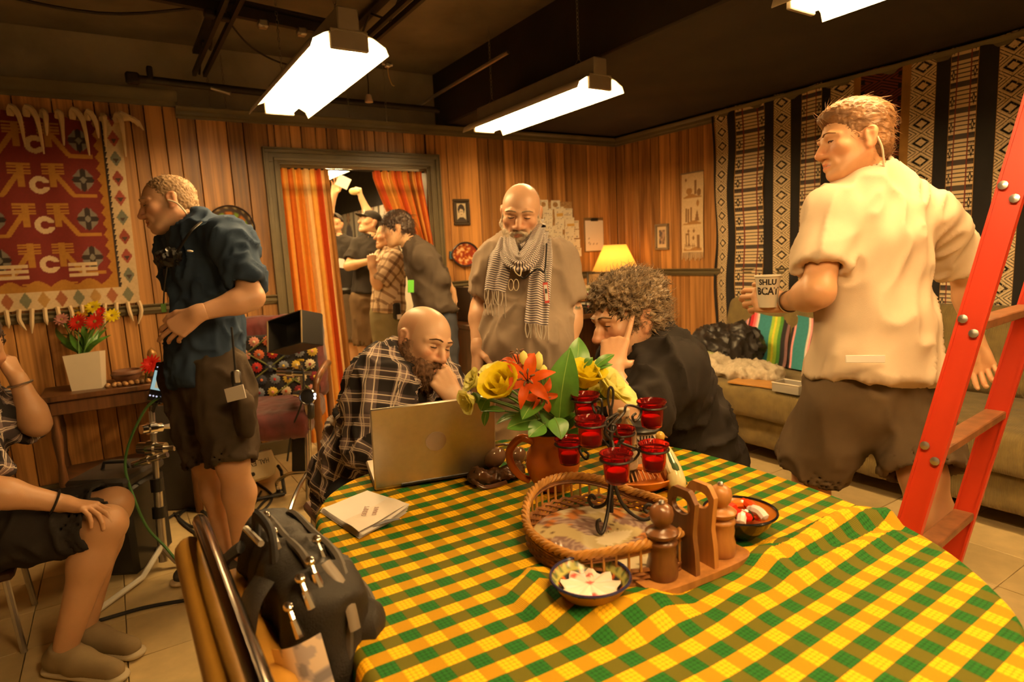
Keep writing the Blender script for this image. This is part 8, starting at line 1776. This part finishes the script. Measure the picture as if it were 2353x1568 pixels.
# ------------------------------------------------------------------ foreground chair and backpack
M_GOLD = mat('gold_vinyl', (.42, .21, .03), .45, var=.15, scale=10, bump=.1); ya, yb, xb, zt = .50, 1.20, .082, .885
t = TH('banquet_chair', 'gold padded banquet chair with metal frame carrying the backpack', 'chair', (xb + .2, .86, 0)); rec = rot('Y', -7); pv = np.array([xb, .86, zt]); rr = lambda g: xf(xf(g, None, -pv), rec, pv)
loop = catmull([(xb, yb, .47), (xb, yb, .70), (xb, yb - .006, .83), (xb, yb - .05, zt), (xb, .86, zt + .012), (xb, ya + .05, zt), (xb, ya + .006, .83), (xb, ya, .70), (xb, ya, .47)], 6)
t.part('back_frame', rr(tube(loop, .016, 10, flat=.8)), mat('smoked_chrome', (.16, .13, .11), .16, 1.0), W=True)
for nm, dx, hw in (('back_panel', -.026, .026), ('back_pad', .024, .028)):
    s = SD(); s.rbox((xb + dx, .86, .655 if dx < 0 else .60), (hw, .315, .215 if dx < 0 else .185), hw * .95, k=.01); t.part(nm, rr(s.build(.012)), M_GOLD, W=True)
t.part('seat', box((xb + .26, .86, .445), (.44, .46, .06), .025), M_GOLD, W=True); q = [(xb + .05, .62), (xb + .05, 1.1), (xb + .44, .64), (xb + .44, 1.08)]
for x, y in q: t.part('leg', tube([(x + (.03 if x > .3 else -.04), y, 0), (x, y, .42)], .012, 8), M_STEEL, W=True)
for z, yy_ in ((.90, 1.02), (.897, .96), (.895, .80)): t.part('rivet', rr(ball((xb, yy_, z), (.008, .008, .004), 5)), M_CHROME, W=True)
M_PACK = mat('backpack_nylon', (.016, .013, .010), .6, spec=.25, var=.3, scale=7, bump=.25, bscale=300); bc = np.array([.148, 1.02, .475]); Mb = rot('Z', 4) @ rot('Y', 9); bw = lambda *p_: bc + Mb @ np.array(p_)
t = TH('backpack', 'large black backpack with metal zip pulls sitting on the gold chair', 'backpack', bc)
VP = []; M_ZIP = mat('zip_tape', (.055, .046, .036), .5)
for nm, x0, hx, hy, hz, m_ in (('main_compartment', .0, .058, .178, .200, M_PACK), ('middle_compartment', .066, .038, .166, .165, M_PACK), ('front_pocket', .092, .024, .135, .115, M_PACK)):
    s = SD(); s.rbox(bw(x0, 0, hz), (hx, hy, hz), min(hx * .85, .05), Mb); V, F = s.build(.009); V = folds(V, F, .022, (9, 8, 6), seed=int(x0 * 99)); VP.append(V); t.part(nm, (V, F), m_, W=True)
    for dx in (-.35, .45): t.part('zipper', tube(catmull([bw(x0 + hx * dx, -hy - .002, hz * .5), bw(x0 + hx * dx, -hy + .004, hz * 1.5), bw(x0 + hx * dx, -hy * .72, hz * 2 - .004), bw(x0 + hx * dx, 0, hz * 2 + .004), bw(x0 + hx * dx, hy * .72, hz * 2 - .004), bw(x0 + hx * dx, hy - .004, hz * 1.5)], 6), .0065, 6), M_ZIP, W=True)
s = SD(); s.rbox(bw(.02, -.185, .10), (.06, .022, .085), .02, Mb); t.part('side_pocket', s.build(.009), M_RUBBER, W=True)
VP = np.concatenate(VP); QP = (VP - CAMP) @ RC.T; PP = np.stack([PCX + FP * QP[:, 0] / QP[:, 2], PCY + FP * QP[:, 1] / QP[:, 2]], 1)
def on_pack(px, py):
    m = np.hypot(PP[:, 0] - px, PP[:, 1] - py) < 26; return P3(px, py, QP[m, 2].min() - .006) if m.any() else P3(px, py, 1.0)
for px, py in ((612, 1185), (628, 1222), (712, 1290), (727, 1240), (663, 1395), (690, 1330)):
    a = on_pack(px, py); z_ = t.part('zip_slider', xf(ball((0, 0, 0), (.008, .010, .007), 5), None, a), M_CHROME, W=True); t.part('zip_pull', join(tube([a, a + DWN * .016 + RGT * .008 - FWD * .004], .0034, 6), tube([a + DWN * .016 + RGT * .008 - FWD * .004, a + DWN * .040 + RGT * .018 - FWD * .004], [.0048, .0070], 7)), M_CHROME, z_, W=True)
t.part('reflective_piping', tube([on_pack(x, y) for x, y in ((565, 1215), (582, 1232), (600, 1250))], .0055, 7), M_REFL, W=True)
t.part('haul_handle', tube(catmull([bw(-.05, -.05, .385), bw(-.055, -.04, .43), bw(-.055, .04, .43), bw(-.05, .05, .385)], 6), .011, 8, flat=.6), M_RUBBER, W=True)
for sy in (-1, 1): t.part('shoulder_strap', tube(catmull([bw(-.07, .07 * sy, .37), bw(-.095, .085 * sy, .33), bw(-.10, .10 * sy, .20), bw(-.08, .12 * sy, .05)], 6), .022, 8, flat=.4), M_PACK, W=True)
t.part('strap_loop', tube(catmull([bw(.0, -.13, .405), bw(.02, -.165, .37), bw(.03, -.185, .32)], 5), .010, 8, flat=.5), mat('grey_webbing', (.14, .11, .08), .5), W=True); t.part('leather_patch', xf(box((0, 0, 0), (.004, .05, .028), .002), Mb, bw(.138, .03, .15)), mat('patch_tan', (.10, .08, .05), .6), W=True)
for y_ in (-.10, .10): t.part('compression_strap', tube(catmull([bw(-.07, y_ * 1.5, .22), bw(.02, y_ * 1.72, .215), bw(.10, y_ * 1.4, .19)], 5), .009, 6, flat=.4), M_RUBBER, W=True)
U_, V_ = np.meshgrid(np.linspace(-1, 1, 29), np.linspace(-1, 1, 29), indexing='ij'); U_, V_ = U_.ravel(), V_.ravel(); hh_ = vn(np.stack([U_ * 2.5, V_ * 2.5, U_ * 0], 1), 5); cc = np.tile(np.array([.62, .50, .38]), (len(U_), 1)); sel(cc, hh_ > .5, (.36, .31, .30)); sel(cc, hh_ > .62, (.20, .18, .19)); sel(cc, U_ < -.55, (.66, .52, .40))
o_, ux_, uz_ = P3(622, 1492, .83), P3(738, 1452, .85) - P3(622, 1492, .83), P3(668, 1640, .86) - P3(622, 1492, .83)
t = TH('photo_print', 'curled grey photo print sticking out of the backpack side pocket', 'paper', o_ + uz_); t.part('sheet', grid(28, 28, lambda u, v: o_ + u[:, None] * ux_ + v[:, None] * uz_ + (.020 * np.sin(u * 3.0))[:, None] * -FWD), M_PAPER, W=True, col=cc, sharp=0)
# ------------------------------------------------------------------ far room dressing
for i, od in enumerate(('nearest', 'second', 'third', 'fourth', 'fifth', 'sixth')):
    y = 6.9 + i * .52; U_, V_ = np.meshgrid(np.linspace(-1, 1, 15), np.linspace(-1, 1, 23), indexing='ij'); U_, V_ = U_.ravel(), V_.ravel(); cc = np.tile(np.array([.74, .70, .62]), (len(U_), 1)); sel(cc, np.hypot(U_ / .7, (V_ + .9) / .75) < 1, [(.5, .3, .28), (.3, .34, .36), (.2, .2, .25)][i % 3]); sel(cc, np.hypot(U_ / .42, (V_ - .22) / .42) < 1, (.10, .07, .05)); sel(cc, np.hypot(U_ / .30, (V_ - .1) / .32) < 1, (.66, .48, .36))
    t = TH('portrait_poster', 'pale portrait poster high on the far room wall, %s from the doorway' % od, 'poster', (3.19, y, 1.62), 0, 'row of portrait posters'); t.part('sheet', grid(14, 22, lambda u, v: np.stack([u * 0 - .006, (.5 - u) * .46, v * .62], 1)), M_PAPER, col=cc, sharp=0); t.part('frame', join(box((0, -.235, .31), (.02, .012, .64)), box((0, .235, .31), (.02, .012, .64))), M_STEEL)
q = PZ(865, 850, 0); t = TH('folding_chair', 'chrome legged folding chair in the far room between the bare legs', 'chair', q, 20)
for sx in (-1, 1): t.part('leg', tube([(sx * .2, .24, 0), (sx * .2, -.1, .5), (sx * .19, -.2, .85)], .011, 8), M_CHROME); t.part('leg', tube([(sx * .19, -.24, 0), (sx * .19, .15, .45)], .011, 8), M_CHROME)
t.part('seat', box((0, .04, .45), (.37, .38, .025), .008), M_DARK); t.part('backrest', box((0, -.18, .75), (.37, .02, .2), .008), M_DARK)
